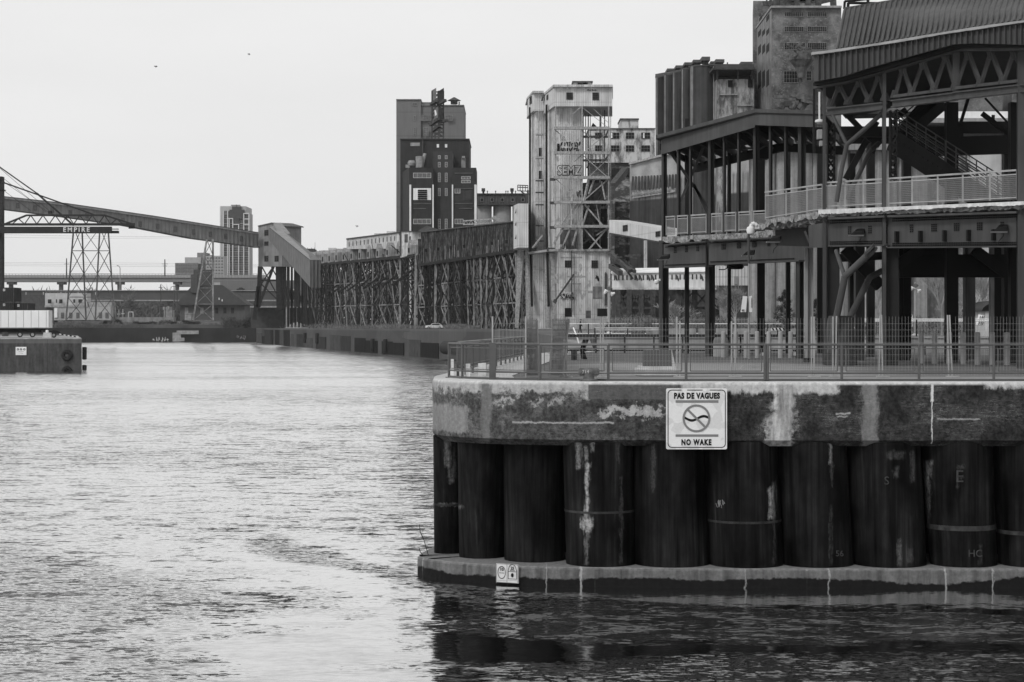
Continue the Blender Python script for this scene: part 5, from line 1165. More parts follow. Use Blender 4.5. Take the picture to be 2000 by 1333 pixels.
# low white gallery with slots
lg = thing('slotted_conveyor_gallery', P(1330,565,330), 'long low white gallery on trestles with a row of narrow slots', 'conveyor gallery')
GF = Face((1192,350),(1400,330)); mb = MB(); GF.poly(mb, [(1195,534),(1400,531),(1400,562),(1195,562)], 0, 6); obj('wall', mb, M_tin, lg)
mb = MB(); mb.prism([GF.pt(1193,535,.4), GF.pt(1400,531,.4), GF.pt(1400,524,-3), GF.pt(1196,527,-3)], (0,0,.2)); obj('roof', mb, M_white, lg)
mb = MB(); GF.poly(mb, [(1195,562),(1400,562),(1400,566),(1195,566)], .5, 7); obj('bottom_ledge', mb, M_conc_l, lg)
rr = random.Random(3)
for i in range(22):
    x_ = 1199+i*8.0; mb = MB(); GF.rect(mb, x_, 538-(x_-1199)*.012, x_+2.6, 548-(x_-1199)*.012, .05, .08)
    if rr.random() < .35: mb.bar(GF.pt(x_+3,539,.1), GF.pt(x_+6,548,.1), .2)
    obj('slot', mb, M_irond, lg)
obj('end_block', MB().pbox(1396,520,1482,558,328,10), M_tin, lg); obj('end_block_lower', MB().pbox(1400,558,1470,576,330,8), M_conc, lg); obj('broken_pane', MB().pbox(1434,540,1441,556,327.8,.2), M_conc, lg)
mb = MB()
for x_ in (1207,1229,1252,1275,1325,1337,1357,1385,1400): mb.bar(P(x_,566,338), P(x_,641,338), .8)
for x0,x1 in ((1207,1229),(1229,1252),(1252,1275),(1325,1357),(1357,1385)):
    mb.bar(P(x0,568,338),P(x1,600,338),.25).bar(P(x1,568,338),P(x0,600,338),.25).bar(P(x0,602,338),P(x1,602,338),.4).bar(P(x0,604,338),P(x1,636,338),.2).bar(P(x1,604,338),P(x0,636,338),.2)
obj('trestle_legs', mb, M_irond, lg); obj('rear_wall', MB().pbox(1195,578,1400,642,352,.6), gm('dim_shed_wall', .07, var=.3, streak=.2), lg)
mb = MB(); mb.bar(P(1192,495,350),P(1230,530,340),.6).bar(P(1194,506,350),P(1240,531,340),.5).bar(P(1193,520,350),P(1212,534,340),.8)
for i in range(12): a = P(R(1193,1225),R(498,528),R(342,350)); mb.bar(a, a+Vector((R(0,3),0,R(-2,.3))), .3)
obj('collapsed_ramp', mb, M_irond, lg)
# ---------------------------------------------------------------- mill
ml = thing('brick_mill', P(850,641,640), 'tall stepped dark brick mill with pale pilasters under the rooftop sign', 'mill')
M_brick = gm('dark_brick', .034, var=.15, scale=.5, streak=.12, rows=.9); M_brick2 = gm('dark_brick_bay', .045, var=.15, scale=.5, streak=.12)
rb_ = thing('concrete_silo_block', P(840,641,690), 'plain grey concrete silo block rising behind the brick mill', 'silo block')
M_cb = gm('flat_grey_concrete', .15, var=.08, scale=.1, streak=.1, rows=8)
obj('wall', MB().pbox(774,195,822,642,690,30).pbox(820,206,906,642,691,29), M_cb, rb_); obj('roof_room', MB().pbox(821,200,840,208,692,10), M_cb, rb_)
obj('parapet', MB().pbox(773.5,193.8,822.5,195,689.5,31).pbox(822.5,205,906.5,206.2,690.5,30), M_conc, rb_)
RF = Face((774,689.9),(906,689.9))
for x0,y0,x1,y1,n,m_ in ((805,201,815,207,2,1),(822,225,842,236,4,2),(870,225,884,236,4,2),(827,249,837,266,3,4),(808,226,812,236,1,3),(808,249,812,266,1,4)): window(RF, rb_, x0,y0,x1,y1,n,m_,M_conc,M_glass_mid,fw=.5)
obj('vent', MB().lathe(P(887,204,700), [(1.2,0),(1.2,1),(2.4,1.2),(.2,2.4)], 10).pbox(895.5,199,898,206,700,.6), M_irond, rb_)
MF = Face((781,640),(917,640)); 
obj('tower_wall', MB().pbox(782,272,916,642,640,30), M_brick, ml); obj('parapet', MB().pbox(781,271,917,272.6,639.5,31), M_irond, ml)
obj('left_wing', MB().prism([(xat(799,622),622,7),(xat(846,622),622,7),(xat(846,622),640,7),(xat(786,640),640,7)], (0,0,zat(328,622)-7)), M_brick, ml)
obj('right_wing', MB().pbox(884,328,930,642,622,18), M_brick, ml); obj('centre_bay', MB().pbox(846,296,884,642,624,16), M_brick2, ml)
WFc = Face((799,622),(930,622))
for x0,x1,y0 in ((799.5,803,361),(844.5,847,361),(882.5,885,361),(926.5,931,361)):
    mb = MB(); WFc.rect(mb,x0,y0,x1,640,.6,.6); obj('pilaster', mb, M_white, ml)
for x0,y0,x1,y1,n,m_ in ((807,338,842,348,4,1),(807,428,842,438,4,1),(901,345,919,350.5,3,1),(901,352.5,919,358,3,1),(888,428,905,438,3,1),(888,368,899,378,2,1)): window(WFc, ml, x0,y0,x1,y1,n,m_,M_conc_l,M_glass_mid,fw=.8)
mb = MB(); WFc.rect(mb,807,368,842,391,.15,.2); o = obj('white_surround', mb, M_white, ml); mb = MB()
for i in range(5): WFc.rect(mb,816,371+i*4,834,374+i*4,.4,.2)
obj('louvres', mb, M_hole, o)
CBF = Face((846,623.9),(884,623.9))
for x_ in (856.5,870): 
    for y0,y1,m_ in ((304,311,2),(317,327,2),(338,356,4),(368,383,4),(428,447,4)): window(CBF, ml, x_-1,y0,x_+4,y1,1,m_,M_conc_l,M_glass_mid,fw=.6)
mb = MB()
for x0,y0,x1,y1 in ((801.5,279,820,285.5),): MF.rect(mb,x0,y0,x1,y1,.2,.2)
obj('grey_panel', mb, M_conc, ml)
for x_ in (853,869):
    mb = MB(); MF.rect(mb,x_,282,x_+4.5,288.5,.2,.2); obj('bright_vent', mb, M_white, ml)
mb = MB()
for x0,x1,y in ((807,832,407),(896,922,407),(807,842,397.5),(888,923,397.5),(888,923,368),(888,923,338)): WFc.rect(mb,x0,y,x1,y+1.2,.2,.2)
obj('string_courses', mb, gm('brick_course', .12, streak=0), ml)
mb = MB(); WFc.rect(mb,903.5,372,921,391,.1,.1); obj('bricked_up_opening', mb, M_brick2, ml)
obj('roof_tank', MB().tube(P(820,328,634),P(820,306,634),1.3,1.3,12).lathe(P(804,324,634),[(1,0),(1.3,.8),(.9,1.6)],10).tube(P(824,328,634),P(830,300,634),.5,.5,8).pbox(792,322,800,328,634,2).pbox(901,309,909,328,634,2).pbox(902,305,908,309,633,3), M_conc, ml)
obj('downpipe', MB().pbox(824.5,274,826,330,639,.5).pbox(787,300,789,455,640.5,.6), M_irond, ml)
obj('low_roof', MB().prism([P(810,455,600),P(833,441,600),P(862,450,600),P(880,455,600)], (0,12,0)), M_silo_r, ml)
sn = thing('rooftop_sign', P(855,272,645), 'derelict double-sided rooftop sign with peeling panels on a lattice frame', 'rooftop sign')
mb = MB(); Zs = 648
for px_ in (844,850,857,866): mb.bar(P(px_,271,Zs),P(px_,178,Zs),.5).bar(P(px_,271,Zs+6),P(px_,182,Zs+6),.4)
for i in range(12):
    y = 268-i*7.5; mb.bar(P(844,y,Zs),P(867,y-1,Zs),.3).bar(P(844,y,Zs),P(857,y-7.5,Zs),.25).bar(P(866,y,Zs),P(857,y-7.5,Zs),.25).bar(P(850,y-7,Zs),P(866,y,Zs),.25)
obj('frame', mb, M_irond, sn)
M_sg1 = gm('peeling_sign', .14, var=.6, scale=.9, streak=.4); M_sg2 = gm('peeling_sign_dark', .045, var=.6, scale=.9, streak=.4)
for pts, m_, Z0, Z1 in (([(843,177),(852,172),(852,199),(843,205)],M_sg1,650,642),([(854,180),(867,172),(867,200),(854,207)],M_sg2,642,648),([(848,213),(856,208),(856,233),(848,238)],M_sg1,646,640),([(843,215),(847,213),(847,240),(843,243)],M_sg1,652,648),([(857,213),(867,210),(867,236),(857,236)],M_sg2,644,648)):
    p = [P(a,b,Z0 if a == pts[0][0] else Z1) for a,b in pts]; obj('panel', MB().prism(p, (0,.4,0)), m_, sn)
for a, b in (((842,204),(853,197)),((840,245),(856,233)),((855,205),(870,196)),((845,256),(858,246)),((860,238),(873,236))): obj('catwalk', MB().bar(P(*a,643),P(*b,641),1.2,.8), M_irond, sn)
scrawl(Face((848,640),(856,639)),849,214,856,230,1,M_white,sn,.4,.3,sd=31)
ts = thing('tank_silos', P(970,641,690), 'row of pale round tanks under a dark penthouse, right of the brick mill', 'silos')
for i in range(3):
    c = xat(935+i*38,690); obj('tank', MB().tube((c+1.3,695,7),(c+1.3,695,zat(400,690)), 3.05, 3.05, 24), gm('tank_grey', .36, var=.06, streak=.08), ts, smooth='a')
obj('penthouse', MB().pbox(931,379,1032,400,692,8), gm('penthouse_tin', .07, corr=.3, corrper=.9, streak=.1), ts); obj('eaves', MB().pbox(930,378,1033,380,691.5,9).pbox(930,399,1033,401,690,9), M_irond, ts)
TF = Face((931,691.9),(1032,691.9))
for x_ in (938,958,978,998,1018): window(TF, ts, x_,387,x_+6.5,394,1,1,M_conc,M_hole)
for x_ in (944,1000): obj('roof_vent', MB().pbox(x_-3.5,368,x_+3.5,374,694,2).pbox(x_-2,374,x_+2,379,694.5,1.2), M_irond, ts)
for x_ in (952,968,988,992,1007): obj('roof_pipe', MB().pbox(x_-.7,374,x_+.7,379,694,.4).pbox(x_-1.4,373,x_+1.4,374.5,694,.6), M_irond, ts)
gl_ = obj('gantry_platform', MB(), M_irond) if False else None
mb = MB(); 
for y in (362,366,373): mb.bar(P(1011,y,560),P(1031,y+1,560),.25)
for x_ in (1011,1016,1021,1026,1031): mb.bar(P(x_,362,560),P(x_,373,560),.2)
mb.bar(P(1018,374,560),P(1031,385,560),.4).bar(P(1031,372,560),P(1031,642,560),.5); tag(obj('gantry_platform', mb, M_irond), 'small railed gantry platform just left of the marine tower', 'gantry')
# broken lean-to roof on top of the dark gallery (right)
# ---------------------------------------------------------------- trestles and galleries along the far quay
M_tr1 = gm('trestle_rust', .085, var=.5, scale=.8, streak=.3); M_tr2 = gm('trestle_dark', .02, var=.4, scale=1, streak=.2); M_tr3 = gm('trestle_pale', .22, var=.4, scale=1, streak=.3)
def trestle(label, a, b, za, zb_, n, offs, zg=7.2, seed=1, dens=1.0, parent=None, wid=.55):
    rr = random.Random(seed); A = Vector((xat(a[0],a[1]),a[1],0)); B = Vector((xat(b[0],b[1]),b[1],0)); d = (B-A).normalized(); nn = Vector((d.y,-d.x,0)); nn = nn if nn.x > 0 else -nn
    t = parent or thing('trestle', (A.x,A.y,zg), label, 'trestle'); prev = None
    for i in range(n):
        f = i/(n-1); c = A.lerp(B, f); zt = za+(zb_-za)*f; mb = MB(); m_ = rr.choice((M_tr1,M_tr2,M_tr2,M_tr2,M_tr3)); cur = []
        for j, o in enumerate(offs):
            p = c+nn*o; top = Vector((p.x,p.y,zt)); foot = p+nn*rr.uniform(-.6,.6)+d*rr.uniform(-.8,.8); foot.z = zg; w_ = wid*rr.uniform(.6,1.2); mb.bar(foot, top, w_, w_); cur.append((foot, top))
        for (f0,t0),(f1,t1) in zip(cur[:-1],cur[1:]):
            nl = 3; 
            for l in range(nl):
                u0, u1 = l/nl, (l+1)/nl
                mb.bar(f0.lerp(t0,u0), f1.lerp(t1,u1), .24, .24).bar(f1.lerp(t1,u0), f0.lerp(t0,u1), .24, .24).bar(f0.lerp(t0,u1), f1.lerp(t1,u1), .3, .35)
        obj('trestle_bent', mb, m_, t)
        if prev:
            mb = MB(); m_ = rr.choice((M_tr1,M_tr2,M_tr2,M_tr3))
            for j in range(len(offs)):
                if rr.random() > dens: continue
                (f0,t0),(f1,t1) = prev[j], cur[j]
                for l in range(3):
                    u0, u1 = l/3, (l+1)/3; th = rr.uniform(.16,.3)
                    if rr.random() < .85: mb.bar(f0.lerp(t0,u0), f1.lerp(t1,u1), th, th)
                    if rr.random() < .85: mb.bar(f1.lerp(t1,u0), f0.lerp(t0,u1), th, th)
                    if rr.random() < .8: mb.bar(f0.lerp(t0,u1), f1.lerp(t1,u1), .3, .3)
                for q in range(2):
                    u = f0.lerp(f1, rr.random()); z0, z1 = sorted((rr.uniform(zg,zt), rr.uniform(zg,zt))); e = u+d*rr.uniform(-3,3)+nn*rr.uniform(-2,2); mb.bar((u.x,u.y,z0),(e.x,e.y,z1), rr.uniform(.12,.4))
            obj('cross_bracing', mb, m_, t)
        prev = cur
    return t, A, B, d, nn
offs = (0,3,6,9)
tb, A, B, d, nn = trestle('dense dark trestle under the long timber gallery, left of the marine tower', (1022,488), (817,562), 26.3, 25.0, 17, offs, seed=2, wid=.6)
k = NG('old_boarding'); x, y, z = k.sep(); st = k.noise(1, k.mapv((1.7,1.7,.22)), 8, .78); fi = k.noise(.6, None, 8, .75)
v = k.math('MULTIPLY', k.rng(st, .46, .62, .006, .12), k.rng(fi, .38, .62, .4, 1.5)); k.color(v); k.b.inputs['Roughness'].default_value = .9; M_board = k.m
gt = thing('timber_gallery', (A.x, A.y, 25), 'long dark weathered timber gallery on the trestle beside the marine tower', 'gallery')
a1 = Vector((xat(1006,492),492,0)); b1 = Vector((xat(822,558),558,0))
def gbox(a, b, w, z0, z1a, z1b, z0b=None):
    z0b = z0 if z0b is None else z0b; o = nn*w
    return MB().hexa([(*a.xy,z0),(*(a+o).xy,z0),(*(b+o).xy,z0b),(*b.xy,z0b),(*a.xy,z1a),(*(a+o).xy,z1a),(*(b+o).xy,z1b),(*b.xy,z1b)])
obj('wall', gbox(a1, b1, 5.5, 26.4, zat(434,492), zat(455,558), 25), M_board, gt)
mb = MB()
for i in range(16):
    u_ = R(.02,.98); c = a1.lerp(b1, u_)-nn*.15; mb.bar((c.x,c.y,26.4-1.3*u_+R(0,.6)),(c.x,c.y,R(27,29.5)), R(.08,.3), .1)
obj('pale_battens', mb, M_tr3, gt)
mb = MB()
for i in range(7):
    c = a1.lerp(b1, (i+.5)/7)-nn*.1; mb.bar((c.x,c.y,28),(c.x,c.y,28.8), .9, .2)
obj('openings', mb, M_hole, gt)
obj('roof_edge', gbox(a1-nn*.4-d*.3, b1-nn*.4+d*.3, 6.3, zat(434,492)+.02, zat(434,492)+.3, zat(455,558)+.3, zat(455,558)+.02), M_silo_r, gt)
obj('floor_beam', gbox(a1-nn*.2, b1-nn*.2, 6, 25.6, 26.38, 24.98, 24.3), M_tr2, gt)
# broken end of it
mb = MB(); e = b1
for q in range(9):
    c = e+nn*(q*1.3)+d*R(0,2.6); mb.bar((c.x,c.y,R(20.5,24)),(c.x,c.y,R(31,33)), 1.25, .3)
obj('torn_end', mb, M_board, gt); obj('drooping_panel', MB().prism([P(812,500,560),P(826,492,556),P(826,512,556),P(815,520,560)], (.3,.6,0)), M_board, gt)
obj('light_truss', MB().bar(P(905,432,520),P(965,428,515),.3).bar(P(905,439,520),P(975,436,515),.3).path([P(905+i*5,432 if i%2 else 439,520) for i in range(14)], .12, 5).bar(P(962,424,515),P(985,436,515),1.2,.8), M_iron, gt)
# second trestle with gabled hoppers
ta, A2_, B2_, d2, n2 = trestle('long rusty trestle carrying a row of small gabled hopper houses', (812,585), (604,850), zat(497,585), zat(517,850), 20, (0,5,10,15), seed=5)
ht = thing('hopper_houses', (A2_.x, A2_.y, 28), 'row of small gabled tin hopper houses on top of the long rusty trestle', 'hopper gallery')
M_gtin = gm('grey_tin', .24, var=.25, scale=.8, streak=.3, corr=.1, corrper=.8)
nH = 13
for i in range(nH):
    f = (i+.25)/nH; c = (A2_-n2*.8).lerp(B2_-n2*.8, f); zb = zat(497,585)+(zat(517,850)-zat(497,585))*f; w_ = 4.2+5*f; h_ = 2.6+.9*f; e = c+d2*w_
    a_, b_ = Vector((c.x,c.y,zb)), Vector((e.x,e.y,zb)); U = Vector((0,0,1)); dp = n2*9
    o = obj('hopper_house', MB().prism([a_, b_, b_+U*h_, (a_+b_)/2+U*(h_+1.7), a_+U*(h_+.2)], dp), M_gtin, ht)
    c1 = a_.lerp(b_,.35)-n2*.15; obj('window', MB().bar(c1+U*.6, c1+U*(h_*.75), 1.4+f, .2, up=n2), M_hole, o)
mb = MB()
for i in range(34):
    f = R(0,1); c = A2_.lerp(B2_, f); zb = zat(497,585)+(zat(517,850)-zat(497,585))*f; mb.bar((c.x+R(-1,4),c.y,zb-R(0,3)),(c.x+R(-3,6),c.y+R(-4,4),zb+R(1,5)), R(.12,.3))
obj('bent_framework', mb, M_tr2, ht)
mb = MB(); mb.bar(A2_+Vector((0,0,zat(497,585)-.4)), B2_+Vector((0,0,zat(517,850)-.4)), 1.2, .9); obj('walkway', mb, M_tr2, ht)
mb = MB()
for i in range(9):
    f = .05+i*.075; c = A2_.lerp(B2_, f); z0 = zat(500,585); mb.bar((c.x+5,c.y,z0-1),(c.x-5,c.y+4,z0-8), .6, .5)
obj('loading_spouts', mb, M_tr2, ht)
# inner trestle rows filling behind
ti, *_r = trestle('dark inner trestle standing behind the two quayside trestles', (800,640), (640,900), 24, 30, 11, (0,6,12), seed=9, dens=.9)
t = thing('warehouse', P(925,640,640), 'grey warehouse wall glimpsed through the dark trestle', 'warehouse'); obj('wall', MB().pbox(812,470,1040,642,640,12), gm('warehouse_wall', .15, var=.3, scale=.1, streak=.2), t); obj('roof', MB().pbox(810,468,1042,470,639,14), M_silo_r, t)
for i in range(9): obj('bay', MB().tube((xat(822+i*25,640),640,7),(xat(822+i*25,640),640,zat(488+(i%3)*6,640)),1.7,1.7,14), gm('warehouse_bay', .2, streak=.2), t, smooth='a')
# light gallery with slots above the hoppers
g3 = thing('slotted_tin_gallery', P(745,480,640), 'pale tin gallery with narrow slots raised behind the hopper houses', 'conveyor gallery')
G3 = Face((812,600),(677,720)); mb = MB(); G3.poly(mb, [(677,468),(779,455),(779,486),(677,487)], 0, 8); obj('wall', mb, M_tin_s, g3)
mb = MB(); G3.poly(mb, [(676,466),(780,453),(780,455.5),(676,468.5)], .3, 8.6); obj('roof_edge', mb, M_irond, g3)
for i in range(13): mb = MB(); G3.rect(mb, 681+i*7.4, 473-i*.95, 682.5+i*7.4, 482-i*.95, .05, .08); obj('slot', mb, M_irond, g3)
t = thing('corner_house', P(792,480,598), 'pale tin corner house at the torn end of the dark timber gallery', 'gallery house')
CF = Face((781,600),(812,592)); mb = MB(); CF.poly(mb, [(782,453),(805,453),(805,480),(796,485),(796,500),(782,504)], 0, 9); obj('wall', mb, M_tin_s, t); mb = MB(); CF.rect(mb,781,453,783,500,.2,.2); CF.poly(mb, [(781,451.5),(806,451.5),(806,453),(781,453)], .3, 9); obj('trim', mb, M_irond, t)
mb = MB(); CF.rect(mb,790,458,796,474,.1,.1); CF.rect(mb,799,462,802,478,.1,.1); obj('openings', mb, M_rust, t)
# head house at the bend
hd = thing('transfer_house', P(540,640,900), 'tall tin transfer house on stilts where the long conveyor bridge ends', 'transfer house')
HFa = Face((504,905),(552,890)); mb = MB(); HFa.poly(mb, [(504.5,442),(530,436.5),(551,443),(551,521),(504.5,521)], 0, 10); obj('wall', mb, gm('mid_tin', .2, var=.15, scale=.3, streak=.2, corr=.15, corrper=1.2), hd)
mb = MB(); HFa.poly(mb, [(503.5,441),(530,435),(552,441.5),(552,443.5),(530,437),(503.5,443)], .4, 11); obj('roof_edge', mb, M_silo_r, hd)
for x0,y0,x1,y1 in ((516,449.5,524,460.5),(516,472,524,480.5),(516,500,524,511.5),(536,500,544,511.5)): window(HFa, hd, x0,y0,x1,y1,2,3,M_irond,M_hole)
mb = MB()
for a, b, w_ in (((508,521),(505,600),1.8),((505,560),(497,625),1.8),((544,521),(546,606),2.4),((550,521),(551,606),1.6),((545,492),(503,605),1.1),((512,522),(546,585),.5),((533,522),(507,560),.5),((507,552),(546,590),.5),((530,522),(546,550),.5),((505,548),(546,548),.8),((557,500),(557,600),1.0),((563,510),(563,600),1.2),((577,520),(577,600),1.2),((582,530),(582,600),1.1),((595,545),(596,640),1.4)): mb.bar(P(*a,898),P(*b,898),w_)
for px_ in range(556,606,7):
    mb.bar(P(px_,505+(px_-556)*1.1,905),P(px_,640,905),.9).bar(P(px_,540+(px_-556),904),P(px_+7,600,904),.4).bar(P(px_+7,540+(px_-556),904),P(px_,600,904),.4)
obj('stilts', mb, M_tr2, hd)
ic = thing('inclined_gallery', P(570,500,860), 'enclosed conveyor sloping steeply down to the right from the transfer house', 'conveyor')
M_it = gm('incline_tin', .23, var=.12, scale=.4, streak=.1); M_it2 = gm('incline_tin_shadow_side', .15, var=.12, scale=.4, streak=.2, corr=.25, corrper=2.4)
# side, roof left slope, roof right slope as solid prisms
def hex_(pts4, pts4b, m_, nm, par): return obj(nm, MB().hexa(pts4+pts4b), m_, par)
L0, L1 = P(526,444,884), P(606,508,800); D0, D1 = P(526,470,884), P(606,562,800); T0, T1 = P(541,440,892), P(600,499,812); R0, R1 = P(556,446,900), P(603,500,818)
obj('side_wall', MB().hexa([D0, D1, D1+Vector((4,3,0)), D0+Vector((4,3,0)), L0, L1, L1+Vector((4,3,0)), L0+Vector((4,3,0))]), M_it2, ic)
obj('roof', MB().hexa([L0-Vector((0,0,.5)), L1-Vector((0,0,.5)), R1-Vector((0,0,1.5)), R0-Vector((0,0,1.5)), L0, L1, T1+Vector((.6,0,.3)), T0]), M_it, ic)
U_ = [P(545,441,889),P(566,462,880),P(544,468,868),P(525,444,884)]
obj('upper_roof_step', MB().prism([P(534,442,884),P(549,440.5,890),P(567,462,874),P(545,466,866)], (0,0,1.2)), M_it, ic)
obj('step_front', MB().prism([P(545,464,865.5),P(567,460,873.5),P(567,467,873.5),P(545,471,865.5)], (0,.5,0)), M_it2, ic)
# long conveyor bridge
cb = thing('conveyor_bridge', P(250,430,830), 'very long enclosed conveyor bridge sloping down from the left edge to the transfer house', 'conveyor bridge')
CBf = Face((-60,800),(506,900)); mb = MB(); CBf.poly(mb, [(-60,380),(130,400),(300,425),(505,458),(505,483),(380,466),(250,441),(130,424),(-60,400)], 0, 5); obj('wall', mb, gm('bridge_tin', .19, var=.15, scale=.3, streak=.12, corr=.1, corrper=3), cb)
mb = MB(); CBf.poly(mb, [(-60,377),(130,398),(300,422.5),(505,455),(505,458),(300,426.5),(130,402),(-60,381)], .6, 6.2); obj('roof', mb, gm('bridge_roof', .3, streak=0), cb); mb = MB(); CBf.poly(mb, [(-60,376),(130,397),(300,421.5),(505,454),(505,455),(300,422.5),(130,398),(-60,377)], .8, 6.6); obj('ridge', mb, M_silo_r, cb)
for x_, y_ in ((35,402),(69,406.5),(102,411),(137,416),(170,421),(240,432),(274,438),(308,443),(343,448),(378,453.5),(411,458),(441,462.5),(472,467)): window(CBf, cb, x_-3,y_-5,x_+3,y_+5,2,1,M_irond,M_glass_mid)
obj('end_hood', MB().pbox(493,481,505,484,897,4), M_silo_r, cb)
# lattice support towers of the bridge
def lat(label, legs, zs, m_, Z, lv, group='lattice towers of the conveyor bridge', th=.55):
    t = thing('lattice_tower', P((legs[0][0]+legs[-1][0])/2,628,Z), label, 'lattice tower', group)
    for (xt, xb, dz) in legs: obj('leg', MB().bar(P(xt,zs[0],Z+dz),P(xb,zs[1],Z+dz), th, th), m_, t)
    mb = MB()
    for (l0, l1) in zip(legs[:-1], legs[1:]):
        for i in range(lv):
            u0, u1 = i/lv, (i+1)/lv
            f = lambda L, u: P(L[0]+(L[1]-L[0])*u, zs[0]+(zs[1]-zs[0])*u, Z+L[2])
            mb.bar(f(l0,u0),f(l1,u1),.22).bar(f(l1,u0),f(l0,u1),.22).bar(f(l0,u1),f(l1,u1),.3)
    obj('bracing', mb, m_, t); return t
lat('tall rusty lattice tower under the crane beam with the EMPIRE lettering', [(144,129,0),(160,168,6),(195,186,6),(211,224,0)], (445,626), M_tr1, 835, 4)
lat('slender lattice tower with a pale left leg, right of the hip-roofed house chimney', [(404,377,0),(416,416,4)], (468,626), M_tr3, 870, 5, th=.7)
# ---------------------------------------------------------------- dock crane with the lettered beam
cr = thing('dock_crane', P(-5,640,650), 'dark dockside gantry crane at the left edge with a long lettered beam', 'crane')
M_cr = gm('crane_paint', .03, var=.2, streak=.1); ZC = 640
obj('mast', MB().pbox(-14,345,4,657,ZC,3).pbox(-14,370,6,372,ZC-.3,3.5), M_cr, cr)
obj('lettered_beam', MB().pbox(-14,443,217,456,ZC-2,1.6), M_cr, cr, label='long dark beam lettered EMPIRE')
obj('lettering', text_mb('EMPIRE', Vector((xat(149,ZC-2.05),ZC-2.05,zat(450,ZC))), 1.95, depth=.04, bold=.05, spacing=1.45, sx=1.0), gm('crane_letters', .6, streak=0), cr)
obj('beam_top_rail', MB().pbox(-14,438.5,262,441,ZC-2,1).pbox(215,447,231,448.5,ZC,1).pbox(217,451,231,456,ZC,1.5).pbox(251,436,263,447,ZC-1,.5), M_cr, cr)
mb = MB(); tp = [(10,438),(52,421),(205,421),(255,437)]
for (a, b) in zip(tp[:-1], tp[1:]): mb.bar(P(*a,ZC),P(*b,ZC),.55)
xs_ = list(range(24,250,12)); 
for i, x_ in enumerate(xs_[:-1]):
    f = lambda q: ip(tp, q); a = (x_, 438) if i%2 == 0 else (x_, f(x_)); b = (xs_[i+1], f(xs_[i+1])) if i%2 == 0 else (xs_[i+1], 438); mb.bar(P(*a,ZC),P(*b,ZC),.28)
mb.bar(P(8,438,ZC),P(262,438,ZC),.5); obj('boom_truss', mb, M_cr, cr)
obj('stays', MB().tube(P(-10,320,ZC),P(72,378,ZC),.2).tube(P(72,378,ZC),P(144,441,ZC),.3).tube(P(4,356,ZC),P(185,420,ZC),.22), M_cr, cr)
mb = MB()
for a, b in (((2,345),(90,415)),((2,352),(96,416)),((4,370),(60,412)),((-5,325),(110,424))): mb.tube(P(*a,ZC),P(*b,ZC),.06,.06,4)
obj('ropes', mb, M_cr, cr); obj('mast_head', MB().pbox(-6,346,3,352,ZC-1,2).pbox(2,355,8,359,ZC-1,1).pbox(2,360,7,370,ZC-1,.6).pbox(94,412,100,418,ZC-1,1), M_cr, cr)
# ---------------------------------------------------------------- left quay
lp = thing('left_quay', P(80,725,357), 'concrete quay block with tyre fenders at the left edge of the photo', 'quay')
k = NG('quay_concrete'); x, y, z = k.sep(); fi = k.noise(2, None, 8, .7); st = k.noise(1, k.mapv((1.6,1.6,.3)), 5, .6); v = k.math('MULTIPLY', k.rng(st, .3, .7, .035, .08), k.rng(fi, .3, .7, .75, 1.25))
v = k.lerp(k.rng(z, 4.78, 4.9, 0, .35), v, .2); jt = k.rng(k.math('ABSOLUTE', k.math('SUBTRACT', k.math('FRACT', k.math('DIVIDE', x, 3.95)), .5)), 0, .012, .5, 1); v = k.math('MULTIPLY', v, jt); k.color(v); k.bump(fi, .4, .03)
X0, X1, XB = -170, xat(160,357), xat(152,470)
obj('wall', MB().hexa([(X0,357,-3),(X1,357,-3),(XB,470,-3),(X0,470,-3),(X0,357,5.55),(X1-.05,357,5.55),(XB,470,5.55),(X0,470,5.55)]), k.m, lp)
obj('coping', MB().hexa([(X0,356.9,5.55),(X1+.05,356.9,5.55),(XB+.05,470,5.55),(X0,470,5.55),(X0,356.95,5.75),(X1-.1,356.95,5.75),(XB-.1,470,5.75),(X0,470,5.75)]), M_conc, lp)

def tyre(px, py, Z, r, label):
    t = thing('tyre_fender', P(px,py,Z), label, 'tyre fender', 'tyre fenders on the left quay'); c = P(px,py,Z); c.y = 356.6; mb = MB(); nseg = 24
    for i in range(nseg):
        a0, a1 = 2*math.pi*i/nseg, 2*math.pi*(i+1)/nseg; p0 = c+Vector((math.cos(a0)*r*.68,0,math.sin(a0)*r*.68)); p1 = c+Vector((math.cos(a1)*r*.68,0,math.sin(a1)*r*.68)); mb.tube(p0,p1,r*.33,r*.33,8)
    obj('tyre', mb, M_rubber, t, smooth='a'); obj('hub', MB().tube(c+Vector((0,.2,0)),c-Vector((0,.05,0)),r*.3,r*.3,12), M_irond, t); obj('chain', MB().tube(c, (c.x,356.7,5.6), .03), M_irond, t); return t
tyre(131.5,694.5,357,1.0,'large black tyre fender hanging on the face of the left quay'); tyre(131.5,727,357,1.0,'half-sunk tyre fender at the waterline below the hanging one')
for py0,py1,lb in ((678,703,'upper black cylinder fender on the corner of the left quay'),(713,724.5,'lower black cylinder fender at the corner of the left quay')):
    t = thing('cylinder_fender', P(165,py1,358), lb, 'fender', 'corner fenders of the left quay'); obj('body', MB().lathe(P(165,py1,358), [(.2,0),(.4,.08),(.4,(py1-py0)*.089-.08),(.2,(py1-py0)*.089)], 14), M_rubber, t, smooth='a'); obj('strap', MB().bar(P(160.5,py0+3,358),P(165,py0+1,358),.1), M_white, t)
t = thing('notice_board', P(41,694,356.8), 'small white notice with three round symbols on the left quay', 'sign'); obj('board', MB().pbox(30.5,678,51.5,694,356.8,.08), M_white, t); mb = MB()
